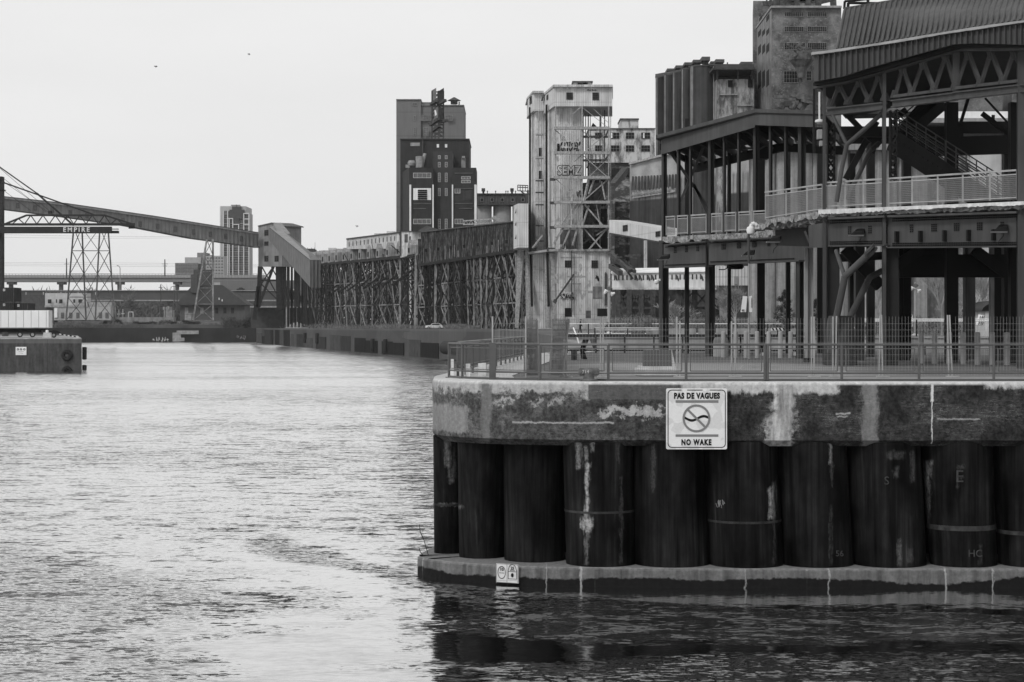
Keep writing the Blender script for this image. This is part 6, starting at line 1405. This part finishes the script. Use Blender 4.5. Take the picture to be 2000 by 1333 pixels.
for x_ in (35,41,47.5): ring(mb, P(x_,682.7,356.78), .12, .19, Vector((1,0,0)), Vector((0,0,1)), .02, 14); mb.bar(P(x_-1.4,682,356.77),P(x_+1.4,683.5,356.77),.06,.03)
mb.bar(P(36,687.2,356.77),P(47,687.2,356.77),.04,.03).bar(P(39,690,356.77),P(45,691,356.77),.05,.03); obj('symbols', mb, M_black, t)
# trailer
tr = thing('semi_trailer', P(40,659,372), 'long white box semi-trailer parked on the left quay', 'trailer')
obj('box', MB().pbox(-60,606.5,96,641,372,2.6), gm('trailer_white', .72, rough=.4, var=.03, streak=.03), tr); mb = MB()
for i in range(11): x_ = -58+i*14.8; mb.pbox(x_,607,x_+.5,640,371.96,.04)
mb.pbox(-60,640,96,641.5,371.9,.1).pbox(95,607,96.2,641,371.95,.05); obj('seams', mb, M_conc, tr)
obj('chassis', MB().pbox(-60,641.5,88,646,373,1.6).pbox(-60,645,80,650,373,1), M_black, tr); obj('landing_box', MB().pbox(4,649,15,657,372.2,.6), M_irond, tr)
for x_ in (39,63.5,107):
    w_ = obj('wheel', MB().tube(P(x_,654,372.2),P(x_,654,373),.5,.5,18), M_rubber, tr, smooth='a') if x_ < 100 else None
    if w_: obj('rim', MB().tube(P(x_,654,372.15),P(x_,654,372.3),.28,.28,14), M_metal, w_)
t = thing('dolly_trailer', P(115,659,368), 'low dark dolly with a sloping striped drawbar right of the white trailer', 'dolly'); w_ = obj('wheel', MB().tube(P(105,655,368),P(105,655,369),.48,.48,16), M_rubber, t, smooth='a'); obj('rim', MB().tube(P(105,655,367.95),P(105,655,368.1),.25,.25,12), M_conc, w_)
obj('frame', MB().bar(P(98,648,368.5),P(118,650,368.5),.5,.35).bar(P(103,646,368.5),P(114,648,368.5),.3,.3), M_black, t); obj('drawbar', MB().bar(P(116,653,368),P(153,659,368),.16), M_white, t)
obj('drawbar_stripes', MB().bar(P(120,653.5,367.9),P(124,654.2,367.9),.2).bar(P(128,654.8,367.9),P(132,655.5,367.9),.2).bar(P(136,656.1,367.9),P(140,656.8,367.9),.2).bar(P(144,657.3,367.9),P(148,658,367.9),.2), M_black, t)
t = thing('concrete_barrier', P(91,660,362), 'tapered pale concrete block with a round cap at the rear of the trailer', 'concrete block'); obj('block', MB().prism([P(82.5,660,362),P(100,660,362),P(98,650,362),P(85,650,362)], (0,.9,0)), M_conc_l, t); obj('cap', MB().lathe(P(92,650,362.4), [(.26,0),(.26,.35),(.2,.45)], 12), M_white, t)
M_ct = gm('container_dark', .03, corr=.3, corrper=.35, streak=.1)
for (x0,y0,x1,y1,tx,lb) in ((-20,562,27,589,8,'dark shipping container on top of the stack at the left edge'),(-30,591,26,620,8,'dark shipping container directly under the top one, behind the trailer'),(27,592.5,54,620,36,'dark shipping container on the lower row, right end of the stack')):
    t = thing('shipping_container', P(x0,y1,384), lb, 'container', 'stacked dark containers'); obj('body', MB().pbox(x0,y0,x1,y1,384 if x0 < 27 else 384.5,6), M_ct, t); obj('corner_post', MB().pbox(x1-1,y0,x1,y1,383.8,.3), M_irond, t); obj('lettering', text_mb('SI', P(tx,y0+5,383.8), .62, depth=.02, bold=.02), GL, t)
obj('quay_yard', MB().box(-300,xat(140,600),470,600,-3,5.6), M_asph, kind='structure')
# ---------------------------------------------------------------- far shore buildings
ZB1 = 1120
fw = thing('shore_wall', P(300,668,1070), 'long low dark retaining wall along the far end of the basin', 'wall')
obj('wall', MB().prism([(xat(-600,1074),1074,-2),(xat(502,1060),1060,-2),(xat(502,1060),1064,-2),(xat(-600,1074),1078,-2)], (0,0,zat(641,1070)+2)), gm('far_wall_concrete', .022, var=.4, scale=.1, streak=.2, ssc=(.5,.5,.1)), fw)
obj('lighter_patch', MB().pbox(337,650,353,667.5,1059.5,.3).pbox(345,646,388,653,1059.3,.3).pbox(350,660,360,667,1059.3,.3), M_conc, fw)
obj('drain', MB().pbox(160,661,168,668,1060,1), M_hole, fw)
WFf = Face((100,1067),(502,1059.2)); scrawl(WFf,248,657,264,667,4,GL,fw,.3,.3,sd=41); scrawl(WFf,298,658,330,668,6,GD,fw,1.0,.3,sd=42); scrawl(WFf,298,658,330,668,6,GL,fw,.2,1.4,sd=43); scrawl(WFf,462,656,480,664,3,M_conc,fw,.2,.4,sd=44)
# bank behind the wall
k = NG('scrub_bank'); fi = k.noise(.25, None, 8, .75); v = k.rng(fi, .35, .65, .03, .15); k.color(v); k.b.inputs['Roughness'].default_value = 1
obj('bank', MB().prism([(xat(-600,1078),1078,zat(642,1078)),(xat(-600,1078),1125,zat(628,1125)),(xat(-600,1078),1125,-1),(xat(-600,1078),1078,-1)], (340,0,0)), k.m, kind='structure')
# quayside wall along the right bank
qw = thing('quay_wall', (-70,760,0), 'long stained quay wall under the trestles, running back to the far shore', 'wall')
k = NG('quay_wall_concrete'); x, y, z = k.sep(); st = k.noise(1, k.mapv((.12,.12,.25)), 4, .6); fi = k.noise(1.2, None, 8, .7); s2_ = k.noise(1, k.mapv((1.2,.5,.08)), 5, .65)
pn_ = k.n.new('ShaderNodeTexVoronoi'); pn_.inputs['Scale'].default_value = 1; k.l.new(k.mapv((.02,.045,.22)), pn_.inputs['Vector'])
v = k.math('MULTIPLY', k.math('MULTIPLY', k.rng(pn_.outputs['Color'], 0, 1, .012, .06), k.rng(fi, .3, .7, .75, 1.25)), k.rng(s2_, .3, .7, .65, 1.35))
v = k.lerp(k.rng(z, 6.6, 6.75, 0, .2), v, .2); v = k.lerp(k.math('MULTIPLY', k.rng(k.math('ADD', z, k.math('MULTIPLY', s2_, 2)), 1.6, 2.2, 1, 0), .8), v, .03); k.color(v)
ql = [(-4.3,429),(-18.4,514.8),(-126.4,1011.8)]
mb = MB()
for a, b in zip(ql[:-1], ql[1:]): mb.prism([(a[0],a[1],-2),(b[0],b[1],-2),(b[0]+1.2,b[1],-2),(a[0]+1.2,a[1],-2)], (0,0,9.3))
mb.prism([(-126.4,1011.8,-2),(-126.4,1062,-2),(-124,1062,-2),(-124,1011.8,-2)], (0,0,9.2)); obj('wall', mb, k.m, qw)
tones = [gm('wall_tone_%s' % w_, g_, var=.35, scale=.5, streak=.4, ssc=(1,.5,.08), spec=.05) for w_, g_ in (('black',.012),('dark',.03),('mid',.06),('pale',.1))]; rr = random.Random(77); LQ = (Vector((*ql[2],0))-Vector((*ql[1],0))); s_ = .0
pa_, pb_ = Vector((*ql[1],0)), Vector((*ql[2],0)); dw = LQ.normalized(); nw = Vector((-abs(dw.y), -abs(dw.x), 0)).normalized()
while s_ < .97:
    w_ = rr.uniform(.02,.06); a_ = pa_+LQ*s_; b_ = pa_+LQ*min(1,s_+w_); full = rr.random() < .3; z0_ = -1; z1_ = 6.5 if full else rr.uniform(3.2,5); th_ = rr.uniform(.04,.22)
    obj('wall_panel', MB().prism([(a_.x,a_.y,z0_),(b_.x,b_.y,z0_),(b_.x+nw.x*th_,b_.y+nw.y*th_,z0_),(a_.x+nw.x*th_,a_.y+nw.y*th_,z0_)], (0,0,z1_-z0_)), rr.choice(tones[:3] if not full else tones), qw); s_ += w_*rr.choice((1,1,1.4))
dq = Vector((-18.4+126.4, 514.8-1011.8, 0)).normalized()
for py_x in (598,622,731,756,868):
    # where the ray at this column meets the wall
    kx = (py_x-1000)/F; t0 = (kx*514.8+18.4)/(dq.x-kx*dq.y); Q = Vector((-18.4,514.8,0))+dq*t0; Q = Q+Vector((-.5,-.1,0))
    big_ = 1.0 if py_x < 800 else 1.3
    if py_x < 860: tag(obj('quay_fender', MB().lathe((Q.x,Q.y,.3 if py_x>700 else 1.6), [(.5,0),(.7,.3),(.7,3.6),(.5,3.9)], 12), M_rubber, smooth='a'), 'black hanging fender on the stained quay wall, %s' % {598:'farthest of the four',622:'second farthest of the four',731:'third farthest of the four',756:'nearest of the four'}[py_x], 'fender', 'black fenders on the long quay wall')
t = thing('cylinder_fender', P(880,690,500), 'large black floating fender on the near end of the long quay wall', 'fender'); c = P(885,680,488); obj('body', MB().tube(c+Vector((-1.9,4,0)), c+Vector((6,-24,0)), 1.6, 1.6, 18), M_rubber, t, smooth='a')
tag(obj('gravel_heap', MB().lathe((xat(579,960),960,7.2), [(5.5,0),(4,1.2),(2.2,2.3),(.4,2.9)], 18), M_conc, smooth='a'), 'small pale heap of gravel on the quay beside the concrete columns', 'gravel heap')
t = thing('concrete_columns', P(565,640,960), 'row of bare concrete columns under a flat slab left of the hopper trestle', 'columns')
obj('slab', MB().pbox(488,598,622,601,960,14), M_conc, t)
for x_ in (559,564,578,583.5,596.5): obj('column', MB().pbox(x_-1.4,601,x_+1.4,640,960.5,1), M_conc, t)
obj('back_wall', MB().pbox(490,602,620,641,972,1), gm('back_wall_dark', .05, streak=.1), t)
# parked vehicles under the trestle
def car(px, pyb, Z, label, m_, L=4.6, h=1.45, van=False):
    b = P(px, pyb, Z); b.z = 7.22; t = thing('parked_car', b, label, 'car', 'vehicles parked behind the trestles'); w_ = 1.8
    pf_ = [(0,.3),(0,.85),(.15,.95),(.28,.98) ,(.38,h),(.8,h),(.93,.95),(1,.85),(1,.3)] if not van else [(0,.3),(0,h*.6),(.05,h),(.97,h),(1,.6),(1,.3)]
    obj('body', MB().prism([(b.x-L/2+L*u,b.y,b.z+v_) for u, v_ in pf_], (0,w_,0)), m_, t)
    obj('window', MB().prism([(b.x-L/2+L*u,b.y-.03,b.z+v_) for u, v_ in ((.34,.98),(.41,h-.08),(.77,h-.08),(.86,.98))], (0,w_+.06,0)), M_glass, t)
    for u in (.18,.82):
        wh_ = obj('wheel', MB().tube((b.x-L/2+L*u,b.y-.05,b.z+.32),(b.x-L/2+L*u,b.y+w_+.05,b.z+.32),.32,.32,12), M_rubber, t, smooth='a'); obj('rim', MB().tube((b.x-L/2+L*u,b.y-.08,b.z+.32),(b.x-L/2+L*u,b.y+.02,b.z+.32),.18,.18,10), M_metal, wh_)
car(848,640,535,'white van-like car parked behind the dark trestle',gm('car_white', .65, rough=.3, streak=0)); car(866,640,540,'dark car parked right of the white one behind the trestle',gm('car_dark', .02, rough=.3, streak=0)); car(880,640,545,'grey car parked farthest right behind the dark trestle',gm('car_grey', .2, rough=.3, streak=0))
# elevated roads
hw = thing('elevated_highway', P(250,550,1500), 'long elevated highway viaduct crossing the far left background', 'viaduct')
obj('girder', MB().pbox(-100,543,520,551,1500,14), gm('viaduct_concrete', .2, var=.1, scale=.05, streak=.05), hw); obj('parapet', MB().pbox(-100,537.5,520,543,1499,.6), gm('parapet', .32, var=.05, streak=0), hw)
mb = MB()
for i in range(100): x_ = -100+i*6.2; mb.pbox(x_,535,x_+.5,543,1498.6,.3)
mb.pbox(-100,535,520,535.8,1498.5,.3); obj('railing', mb, M_conc, hw)
for x_ in (20,118,232,345,440): obj('pier', MB().pbox(x_-7,551,x_+7,556,1501,10).pbox(x_-3,556,x_+3,640,1503,5), gm('pier_dark', .1, streak=.1), hw)
h2_ = thing('lower_road_bridge', P(300,580,1300), 'darker lower road bridge passing under the elevated highway', 'road bridge')
obj('deck', MB().pbox(-60,568,620,586,1300,14), gm('lower_deck', .075, var=.2, scale=.06, streak=.1), h2_); obj('edge', MB().pbox(-60,586,620,588.5,1299,16).pbox(-60,567,620,568.5,1299,1), M_conc, h2_); obj('abutment_wall', MB().pbox(430,548,640,569,1330,8), M_cb, h2_)
for i in range(6): obj('lamp_stub', MB().pbox(50+i*34,571,51.2+i*34,577,1298,.4), M_conc_l, h2_)
for x_ in (120,250,330,470): obj('pier', MB().pbox(x_-5,588,x_+5,640,1303,6), gm('pier_dark', .1, streak=.1), h2_)
def smallcar(px, py, Z, label, m_):
    t = thing('distant_car', P(px,py,Z), label, 'car', 'cars on the far roads'); c = P(px,py,Z); obj('body', MB().prism([c+Vector((u,0,v_)) for u, v_ in ((-2.6,0),(-2.6,.8),(-1.4,.9),(-.8,1.6),(1.2,1.6),(1.9,.9),(2.6,.7),(2.6,0))], (0,1.8,0)), m_, t); obj('window', MB().prism([c+Vector((u,-.05,v_)) for u, v_ in ((-1.1,.9),(-.7,1.45),(1.1,1.45),(1.6,.9))], (0,1.9,0)), M_glass, t)
smallcar(566,567,1299,'white car on the lower road beside the transfer house stilts',MC['car_white']); smallcar(555,567,1299,'second white vehicle on the lower road left of the stilts',MC['car_white']); smallcar(470,567,1299,'dark car on the lower road behind the hip-roofed house',MC['car_dark'])
# apartment tower
ap = thing('apartment_tower', P(458,540,1700), 'tall distant glass apartment tower with pale grid frames', 'apartment tower')
M_ag = gm('tower_glass', .13, rough=.4, var=.2, scale=.2, streak=.1); M_ad = gm('tower_dark', .06, var=.1, streak=0); M_aw = gm('tower_frame', .65, var=.05, streak=0)
obj('shaft', MB().pbox(430,403,480,560,1700,40), gm('tower_concrete', .42, var=.08, streak=.05), ap); obj('glass_bay', MB().pbox(437,412,478,560,1697,6), M_ag, ap); obj('side_bay', MB().pbox(477,417,487,560,1698,22), M_ag, ap)
obj('dark_crown', MB().pbox(448,410,476,427,1695,8).pbox(453,403,470,410,1695,8).pbox(457,427,468,450,1695.5,6), M_ad, ap); obj('roof_gear', MB().pbox(451,400.5,469,402,1696,3).pbox(461,400,462,404,1696,2), M_ad, ap)
mb = MB()
for i in range(31): y = 418+i*4.6; mb.pbox(437,y,486,y+.9 if i % 2 == 0 else y+.5,1696.2,.8)
obj('floor_slabs', mb, gm('slab_edge', .38, streak=0), ap)
mb = MB()
for x_, y0 in ((430,403),(436,412),(444.5,412),(447.5,427),(454.5,427),(466,438),(476,417),(486,417)): mb.pbox(x_-.7,y0,x_+.7,560,1694.5,1.2)
for x0,x1,y in ((444,455,426.5),(454,467,438),(476,487,416.5),(476,487,427.5),(476,487,438.5)): mb.pbox(x0,y,x1,y+1.4,1694.3,1.2)
obj('frames', mb, M_aw, ap)
lr = thing('apartment_block', P(385,540,1650), 'low stepped apartment blocks left of the tall glass tower', 'apartment block')
M_lr = gm('block_wall', .36, var=.1, streak=.05)
obj('wall', MB().pbox(342,514,386,560,1650,20), gm('brick_low', .17, streak=.05), lr); obj('wall', MB().pbox(361,503,392,516,1655,20), M_lr, lr); obj('wall', MB().pbox(402,500,437,560,1645,20), M_lr, lr); obj('wall', MB().pbox(385,494,403,560,1660,20), gm('brick_low', .17, streak=.05), lr)
mb = MB()
for r_ in range(5):
    for c_ in range(9): mb.pbox(344+c_*4.6,517+r_*6,347+c_*4.6,520+r_*6,1649.8,.2)
for r_ in range(7):
    for c_ in range(6): mb.pbox(404+c_*5.6,503+r_*6,407.5+c_*5.6,506+r_*6,1644.8,.2)
obj('windows', mb, M_glass_mid, lr)
# hip-roofed brick building
hb = thing('hip_roofed_house', P(412,622,1150), 'low brick building with a dark hipped roof and square chimney on the far shore', 'house')
ZH = 1140
obj('wall', MB().pbox(352,594,478,630,ZH,24), gm('house_brick', .085, var=.15, rows=1.2, streak=.1), hb); a = [P(343,596,ZH-3),P(484,596,ZH-3)]; w_ = Vector((0,32,0))
obj('roof', MB().hexa([a[0],a[1],a[1]+w_,a[0]+w_,P(376,557,ZH+10),P(434,557,ZH+10),P(434,557,ZH+14),P(376,557,ZH+14)]), gm('slate_roof', .035, var=.2, streak=.1), hb)
obj('chimney', MB().pbox(373,536.5,385,572,ZH+2,4), M_irond, hb); obj('rear_stack', MB().pbox(378,527,411,560,ZH+16,8), M_irond, hb)
HBf = Face((352,ZH),(478,ZH))
for x_ in (361,391,420,436,451): window(HBf, hb, x_,601,x_+6.5,613,2,2,M_irond if x_ > 400 else M_conc,M_hole if x_ > 400 else M_conc)
mb = MB()
for x_, y_ in ((427,582),(433,585)): mb.pbox(x_,y_,x_+1.5,y_+4,ZH-4,.5)
obj('roof_vents', mb, M_white, hb)
# pale depot buildings on the left
db = thing('depot_building', P(150,628,1090), 'pale two-storey depot with flat roof behind the lattice tower', 'building')
DB = Face((40,1088),(216,1088)); obj('dark_wing', MB().pbox(40,576,90,630,1090,12), gm('depot_dark', .06, streak=.1), db); obj('upper_storey', MB().pbox(88,573,170,598,1089,10), gm('depot_pale', .42, var=.1, streak=.1), db); obj('lower_storey', MB().pbox(105,600,216,626,1087,14), gm('depot_mid', .33, var=.12, streak=.1), db)
obj('sheds', MB().pbox(40,598,106,630,1089,8), gm('depot_dark', .06), db); obj('flat_roofs', MB().pbox(87,597,171,600.5,1086.5,13).pbox(168,590,218,600,1090,10), M_conc, db)
for x0,y0,x1,y1 in ((93.5,585,100.5,593),(109,585,111.5,592),(115.5,585,122,593),(143,585,147,592),(153,585,160,592)): window(DB, db, x0,y0,x1,y1,2,1,M_irond,M_hole,.3)
DB2 = Face((105,1086.9),(216,1086.9))
for x0 in (107,119,135,149,193,206): window(DB2, db, x0,611,x0+6,622,2,2,M_irond,M_glass_mid,.1)
mb = MB()
for i in range(11): mb.pbox(90+i*7.5,570,90.7+i*7.5,574,1089,.3)
mb.pbox(88,570,170,570.6,1089,.3); obj('roof_railing', mb, M_conc, db); obj('bright_door', MB().pbox(106,602,112,621,1086.5,.5), M_white, db)
obj('low_annex', MB().pbox(216,620,340,630,1092,6), gm('annex_wall', .2, streak=.1), db)
# poles, wires, lamps
def pole(px, y0, y1, Z, label, arms=(), m_=None, r=.35):
    t = thing('utility_pole', P(px,y1,Z), label, 'pole', 'poles on the far shore'); obj('pole', MB().tube(P(px,y1,Z),P(px,y0,Z),r,r*.7,6), m_ or M_irond, t)
    if arms: mb = MB(); [mb.bar(P(px-a_,y_,Z),P(px+a_,y_,Z),.25) for a_, y_ in arms]; obj('crossarm', mb, M_irond, t)
pole(322,507,540,1400,'power pole with two cross-arms above the viaduct',((6,516),(4,520)),r=.5); pole(130,505,545,1400,'power pole with a cross-arm left of the tall lattice tower',((5,516),),r=.5)
pole(340,558,626,1110,'dark pole left of the hip-roofed house',((5,560),)); pole(346,558,626,1110,'twin of the dark pole beside the hip-roofed house'); pole(314,556,626,1112,'thin pole with cables in the yard right of the depot',((4,562),)); pole(293,600,626,1100,'short pole of the yard wire frame'); 
t = thing('street_lamp', P(235,560,1300), 'tall curved street lamp between the lattice tower and the power pole', 'street lamp'); obj('pole', MB().path([P(234.5,568,1300),P(234.5,524,1300),P(232,520,1300),P(229,519,1300)], .25, 6), M_metal, t); obj('lamp', MB().pbox(228,518.5,231,520,1300,.6), M_metal, t)
mb = MB()
for y0, y1, y2, Z in ((457,466,460,1380),(463,469,462,1380),(514,512,518,1380),(516,517,520,1380),(519,521,522,1380)):
    pr_ = None
    for i in range(21):
        u = i/20; px_ = -40+u*(560); py_ = y0*(1-u)*(1-u)+2*u*(1-u)*y1+y2*u*u+0; q = P(px_,py_,Z)
        if pr_ is not None: mb.tube(pr_, q, .07, .07, 3)
        pr_ = q
tag(obj('power_lines', mb, M_conc), 'thin overhead power lines strung across the sky above the viaduct', 'power lines')
t = thing('wire_frame_gantry', P(320,626,1100), 'low dark gantry frame over the transformer in the far yard', 'gantry'); mb = MB(); mb.bar(P(292,595,1100),P(345,592,1100),.5)
for x_ in (293,303,323,337): mb.bar(P(x_,594,1100),P(x_,626,1100),.35)
obj('frame', mb, M_irond, t); tag(obj('transformer', MB().pbox(320,606,338,620,1102,5).pbox(318,600,336,606,1103,3).pbox(326,598,330,604,1101,1), M_conc), 'grey transformer with bushings under the low gantry', 'transformer')
tag(obj('kiosk', MB().pbox(361,613,373,626,1100,4).pbox(360,612,374,613.5,1099.5,5), M_conc), 'grey cabinet in front of the hip-roofed house', 'cabinet')
mb = MB()
for x_, y_ in ((232,605),(240,604)): mb.bar(P(x_,y_,1098),P(x_,y_+20,1098),.3).bar(P(x_-3,y_+9,1098),P(x_+3,y_+9,1098),.5)
mb.pbox(251,609,260,610.5,1098,1).bar(P(251,610,1098),P(251,622,1098),.3).bar(P(260,610,1098),P(260,622,1098),.3); tag(obj('yard_equipment', mb, M_conc_l), 'small pale posts and frames in the yard right of the depot', 'yard equipment')
# roof clutter far behind the hoppers
t = thing('distant_roof', P(605,490,1050), 'dark distant rooftop with vents and railings above the sloping conveyor', 'building'); obj('roof', MB().pbox(585,490,618,640,1050,20).pbox(580,486,612,492,1048,18), M_silo_r, t); mb = MB()
for x_ in (578,583,600,608,614): mb.pbox(x_,484 if x_ != 578 else 474,x_+.6,492,1047,.4)
mb.pbox(596,486.5,616,487.2,1047,.4).pbox(581,481,586,485,1047,1.5); obj('railing', mb, M_irond, t); obj('mast', MB().pbox(615,474,615.5,492,1047,.3), M_irond, t)
t = thing('distant_building', P(650,490,1200), 'pale distant rooftops just above the hopper houses', 'building'); obj('wall', MB().pbox(623,490,655,640,1250,20), M_cb, t); obj('roof_room', MB().pbox(641,484.5,655,493,1240,10), M_conc_l, t); obj('wall', MB().pbox(731,456,772,640,900,20).pbox(755,452,772,458,901,10), M_conc_l, t)
# ---------------------------------------------------------------- vegetation
def bare_tree(x, y, z0, h, label, m_=None, seed=1, spread=.55, shrub=False, group=None, r0=None, twig=.02):
    rr = random.Random(seed); t = thing('bare_tree', (x,y,z0), label, 'tree', group); tk = MB(); br = MB(); r0 = r0 or h*.02
    def grow(p, d_, L, r_, lev):
        q = p+d_*L; (tk if lev == 0 else br).tube(p, q, max(r_,twig), max(r_*.62,twig), 5 if lev < 2 else 3, cap=False)
        if lev >= (4 if shrub else 5): return
        n_ = rr.choice((3,3,4)) if lev else (6 if shrub else 5)
        for i in range(n_):
            nd_ = (d_+Vector((rr.uniform(-1,1),rr.uniform(-1,1),rr.uniform(-.25,.6)))*spread*(1.15 if lev == 0 else 1)).normalized(); s_ = rr.uniform(.35,1) if lev else rr.uniform(.5,1)
            grow(p+d_*L*s_, nd_, L*rr.uniform(.6,.85), r_*.6, lev+1)
    grow(Vector((x,y,z0)), Vector((rr.uniform(-.05,.05),0,1)).normalized(), h*(.12 if shrub else .3), r0, 0)
    obj('trunk', tk, m_ or M_bark, t); obj('branches', br, m_ or M_bark, t); return t
M_twig = gm('pale_twigs', .26, var=.2, streak=0)
Z = 200
bare_tree(xat(1438,150),150,6.8,5.4,'bare spreading tree just left of the banner pole',M_twig,seed=3,twig=.013,spread=.85,r0=.07,group='bare trees')
for i,(px_,Z,h,lb) in enumerate(((1270,170,6.5,'bushy bare tree left of the smaller gallery'),(1222,200,4.5,'low bare shrub between the light mast and the bushy tree'),(1318,185,4.5,'thin bare tree seen just right of the first gallery column'),(1708,180,10,'bare tree with fine upright twigs behind the forked pipes'),(1722,185,9,'bare tree beside the tall column behind the pipe bracing'),(1840,190,10,'tall faint bare tree in the middle opening of the large gallery'),(1905,185,9,'bare tree between the two rear columns at the right'),(1925,190,9,'bare tree left of the dark domed canopy'))):
    bare_tree(xat(px_,Z),Z,6.8,h,lb,M_twig if i != 0 else gm('grey_twigs', .16, streak=0),seed=20+i,shrub=(i in (0,1)),spread=.8 if i < 3 else .45,r0=.08,twig=.014,group='bare trees')
bare_tree(xat(250,1120),1120,10,18,'dark bare tree in front of the lower road bridge',M_bark,seed=51,twig=.1,group='bare trees'); bare_tree(xat(285,1125),1125,10,14,'rounded bare tree right of the lattice tower',M_bark,seed=52,twig=.1,group='bare trees'); bare_tree(xat(506,1500),1500,10,40,'pale distant bare tree by the tall apartment tower',M_twig,seed=53,twig=.12,group='bare trees')
def conifer(x, y, z0, h, r, label, seed=1, n=2600):
    rr = random.Random(seed); t = thing('pine_tree', (x,y,z0), label, 'tree', 'evergreens behind the smaller gallery'); obj('trunk', MB().tube((x,y,z0),(x,y,z0+h*.95),.14,.03,6), M_bark, t); mb = MB(); bl = []
    for i in range(60):
        u = (i/60)**.85; a = rr.uniform(0,6.28); z_ = z0+h*(.1+.86*u); L = r*(1-u)**.8*rr.uniform(.6,1.15)+.15; bl.append((a,z_,L)); mb.tube((x,y,z_),(x+math.cos(a)*L,y+math.sin(a)*L,z_+L*.25),.03,.01,3,cap=False)
    for i in range(n):
        a, z_, L = rr.choice(bl); f = rr.uniform(.15,1.05); c = Vector((x+math.cos(a)*L*f,y+math.sin(a)*L*f,z_+L*.25*f)); d_ = Vector((rr.uniform(-1,1),rr.uniform(-1,1),rr.uniform(-.1,1))).normalized()*rr.uniform(.12,.26); e = Vector((rr.uniform(-1,1),rr.uniform(-1,1),rr.uniform(-1,1))).normalized()*.03; c += Vector((rr.uniform(-.1,.1),)*3); i0 = len(mb.v); mb.v += [tuple(c-e),tuple(c+e),tuple(c+d_)]; mb.f.append((i0,i0+1,i0+2))
    obj('crown', mb, M_leaf, t)
conifer(xat(1531,165),165,6.8,3.9,1.2,'dense evergreen left of the pale steel column',seed=4); conifer(xat(1594,170),170,6.8,3.2,1.1,'smaller evergreen just right of the pale steel column',seed=5,n=1800)
# scrub: nobody could count it
def scrub(name, zones, m_, label, seed=3, n=4000, s=.5):
    rr = random.Random(seed); mb = MB()
    for i in range(n):
        x0,x1,y0,y1,z0,z1 = rr.choice(zones); u = rr.random(); x_ = x0+(x1-x0)*rr.random(); y_ = y0+(y1-y0)*rr.random(); hh_ = (z1-z0)*(.35+.65*abs(math.sin(x_*.35)*math.cos(x_*.11+1)))*u; c = Vector((x_,y_,z0+hh_))
        d_ = Vector((rr.uniform(-1,1),rr.uniform(-1,1),rr.uniform(0,1.4)))*s; e = Vector((rr.uniform(-1,1),rr.uniform(-1,1),0))*s*.16; i0 = len(mb.v); mb.v += [tuple(c-e),tuple(c+e),tuple(c+d_)]; mb.f.append((i0,i0+1,i0+2))
    return tag(obj(name, mb, m_), label, 'scrub', kind='stuff')
scrub('scrub', [(xat(-40,1085),xat(500,1085),1079,1120,zat(641,1080),zat(626,1090)),(xat(100,1080),xat(470,1080),1078,1090,zat(641,1080),zat(632,1080))], gm('dry_scrub', .13, var=.5, scale=.3, streak=0), 'dry scrub and weeds along the bank above the far wall', n=14000, s=1.1)
scrub('hedge', [(xat(a,1095),xat(b,1095),1088,1096,zat(634,1090),zat(625.5,1090)) for a,b in ((262,308),(315,346),(358,392),(205,222),(228,240))], gm('dark_hedge', .02, var=.3, scale=.5, streak=0), 'dark low hedge clumps in a broken line along the far bank', n=7000, s=.8, seed=8)
scrub('bushes', [(xat(440,1040),xat(600,1040),1022,1050,7.2,zat(606,1040)),(xat(480,1030),xat(555,1030),1016,1030,7.2,zat(612,1030))], gm('dark_bush', .045, var=.5, scale=.3, streak=0), 'dark thicket in front of the transfer house stilts', n=14000, s=1.2, seed=9)
scrub('quay_weeds', [(-38,-20,530,640,7.2,8.6),(-80,-50,700,860,7.2,9.4),(-16,-8,470,520,7.2,8.2),(-60,-36,610,700,7.2,9)], gm('dry_weeds', .16, var=.5, scale=.3, streak=0), 'dry weeds along the top of the long quay wall', n=9000, s=.6, seed=10)
scrub('undergrowth', [(xat(1190,240),xat(1560,240),236,246,6.8,9.2),(xat(1600,220),xat(2030,220),205,225,6.8,9.0)], gm('dry_brush', .12, var=.5, scale=.6, streak=0), 'dry undergrowth behind the guard rails on the raised ground', n=12000, s=.45, seed=11)
# trees far away on the left skyline
obj('wooded_rise', MB().box(xat(-200,1500),xat(640,1500),1490,1600,5,zat(584,1500)), gm('wooded_rise', .05, var=.6, scale=.12, streak=0), kind='structure')
far = [(xat(-30,1420),xat(420,1420),1400,1430,8,zat(560,1410))]
scrub('far_wood', far, gm('far_trees', .1, var=.5, scale=.1, streak=0), 'mass of distant bare woodland under the viaduct', n=9000, s=3.2, seed=12)
# birds
for px_, py_, w_, lb in ((304,131,.26,'tiny bird gliding high in the left sky'),(486,107,.2,'tiny bird near the middle of the sky'),(697,443,.24,'tiny bird low above the hopper houses')):
    Z = 300; c = P(px_,py_,Z); tag(obj('bird', MB().prism([c+Vector((-w_,0,.08)),c+Vector((-w_*.4,0,.2)),c+Vector((0,0,.05)),c+Vector((w_*.45,0,.2)),c+Vector((w_,0,.02)),c+Vector((w_*.3,0,.05)),c+Vector((0,0,-.1)),c+Vector((-w_*.3,0,.05))], (0,.3,0)), M_irond), lb, 'bird', 'birds in the sky')
# thin haze over the far distance
hz_ = bpy.data.materials.new('haze_air'); hz_.use_nodes = True; hn = hz_.node_tree.nodes; hn.remove(hn['Principled BSDF']); pv = hn.new('ShaderNodeVolumePrincipled'); pv.inputs['Color'].default_value = (.9,.9,.9,1); pv.inputs['Density'].default_value = HAZE
hz_.node_tree.links.new(pv.outputs[0], hn['Material Output'].inputs['Volume'])
if HAZE > 0: obj('haze', MB().box(-900,900,-30,2100,-15,110), hz_, kind='stuff')
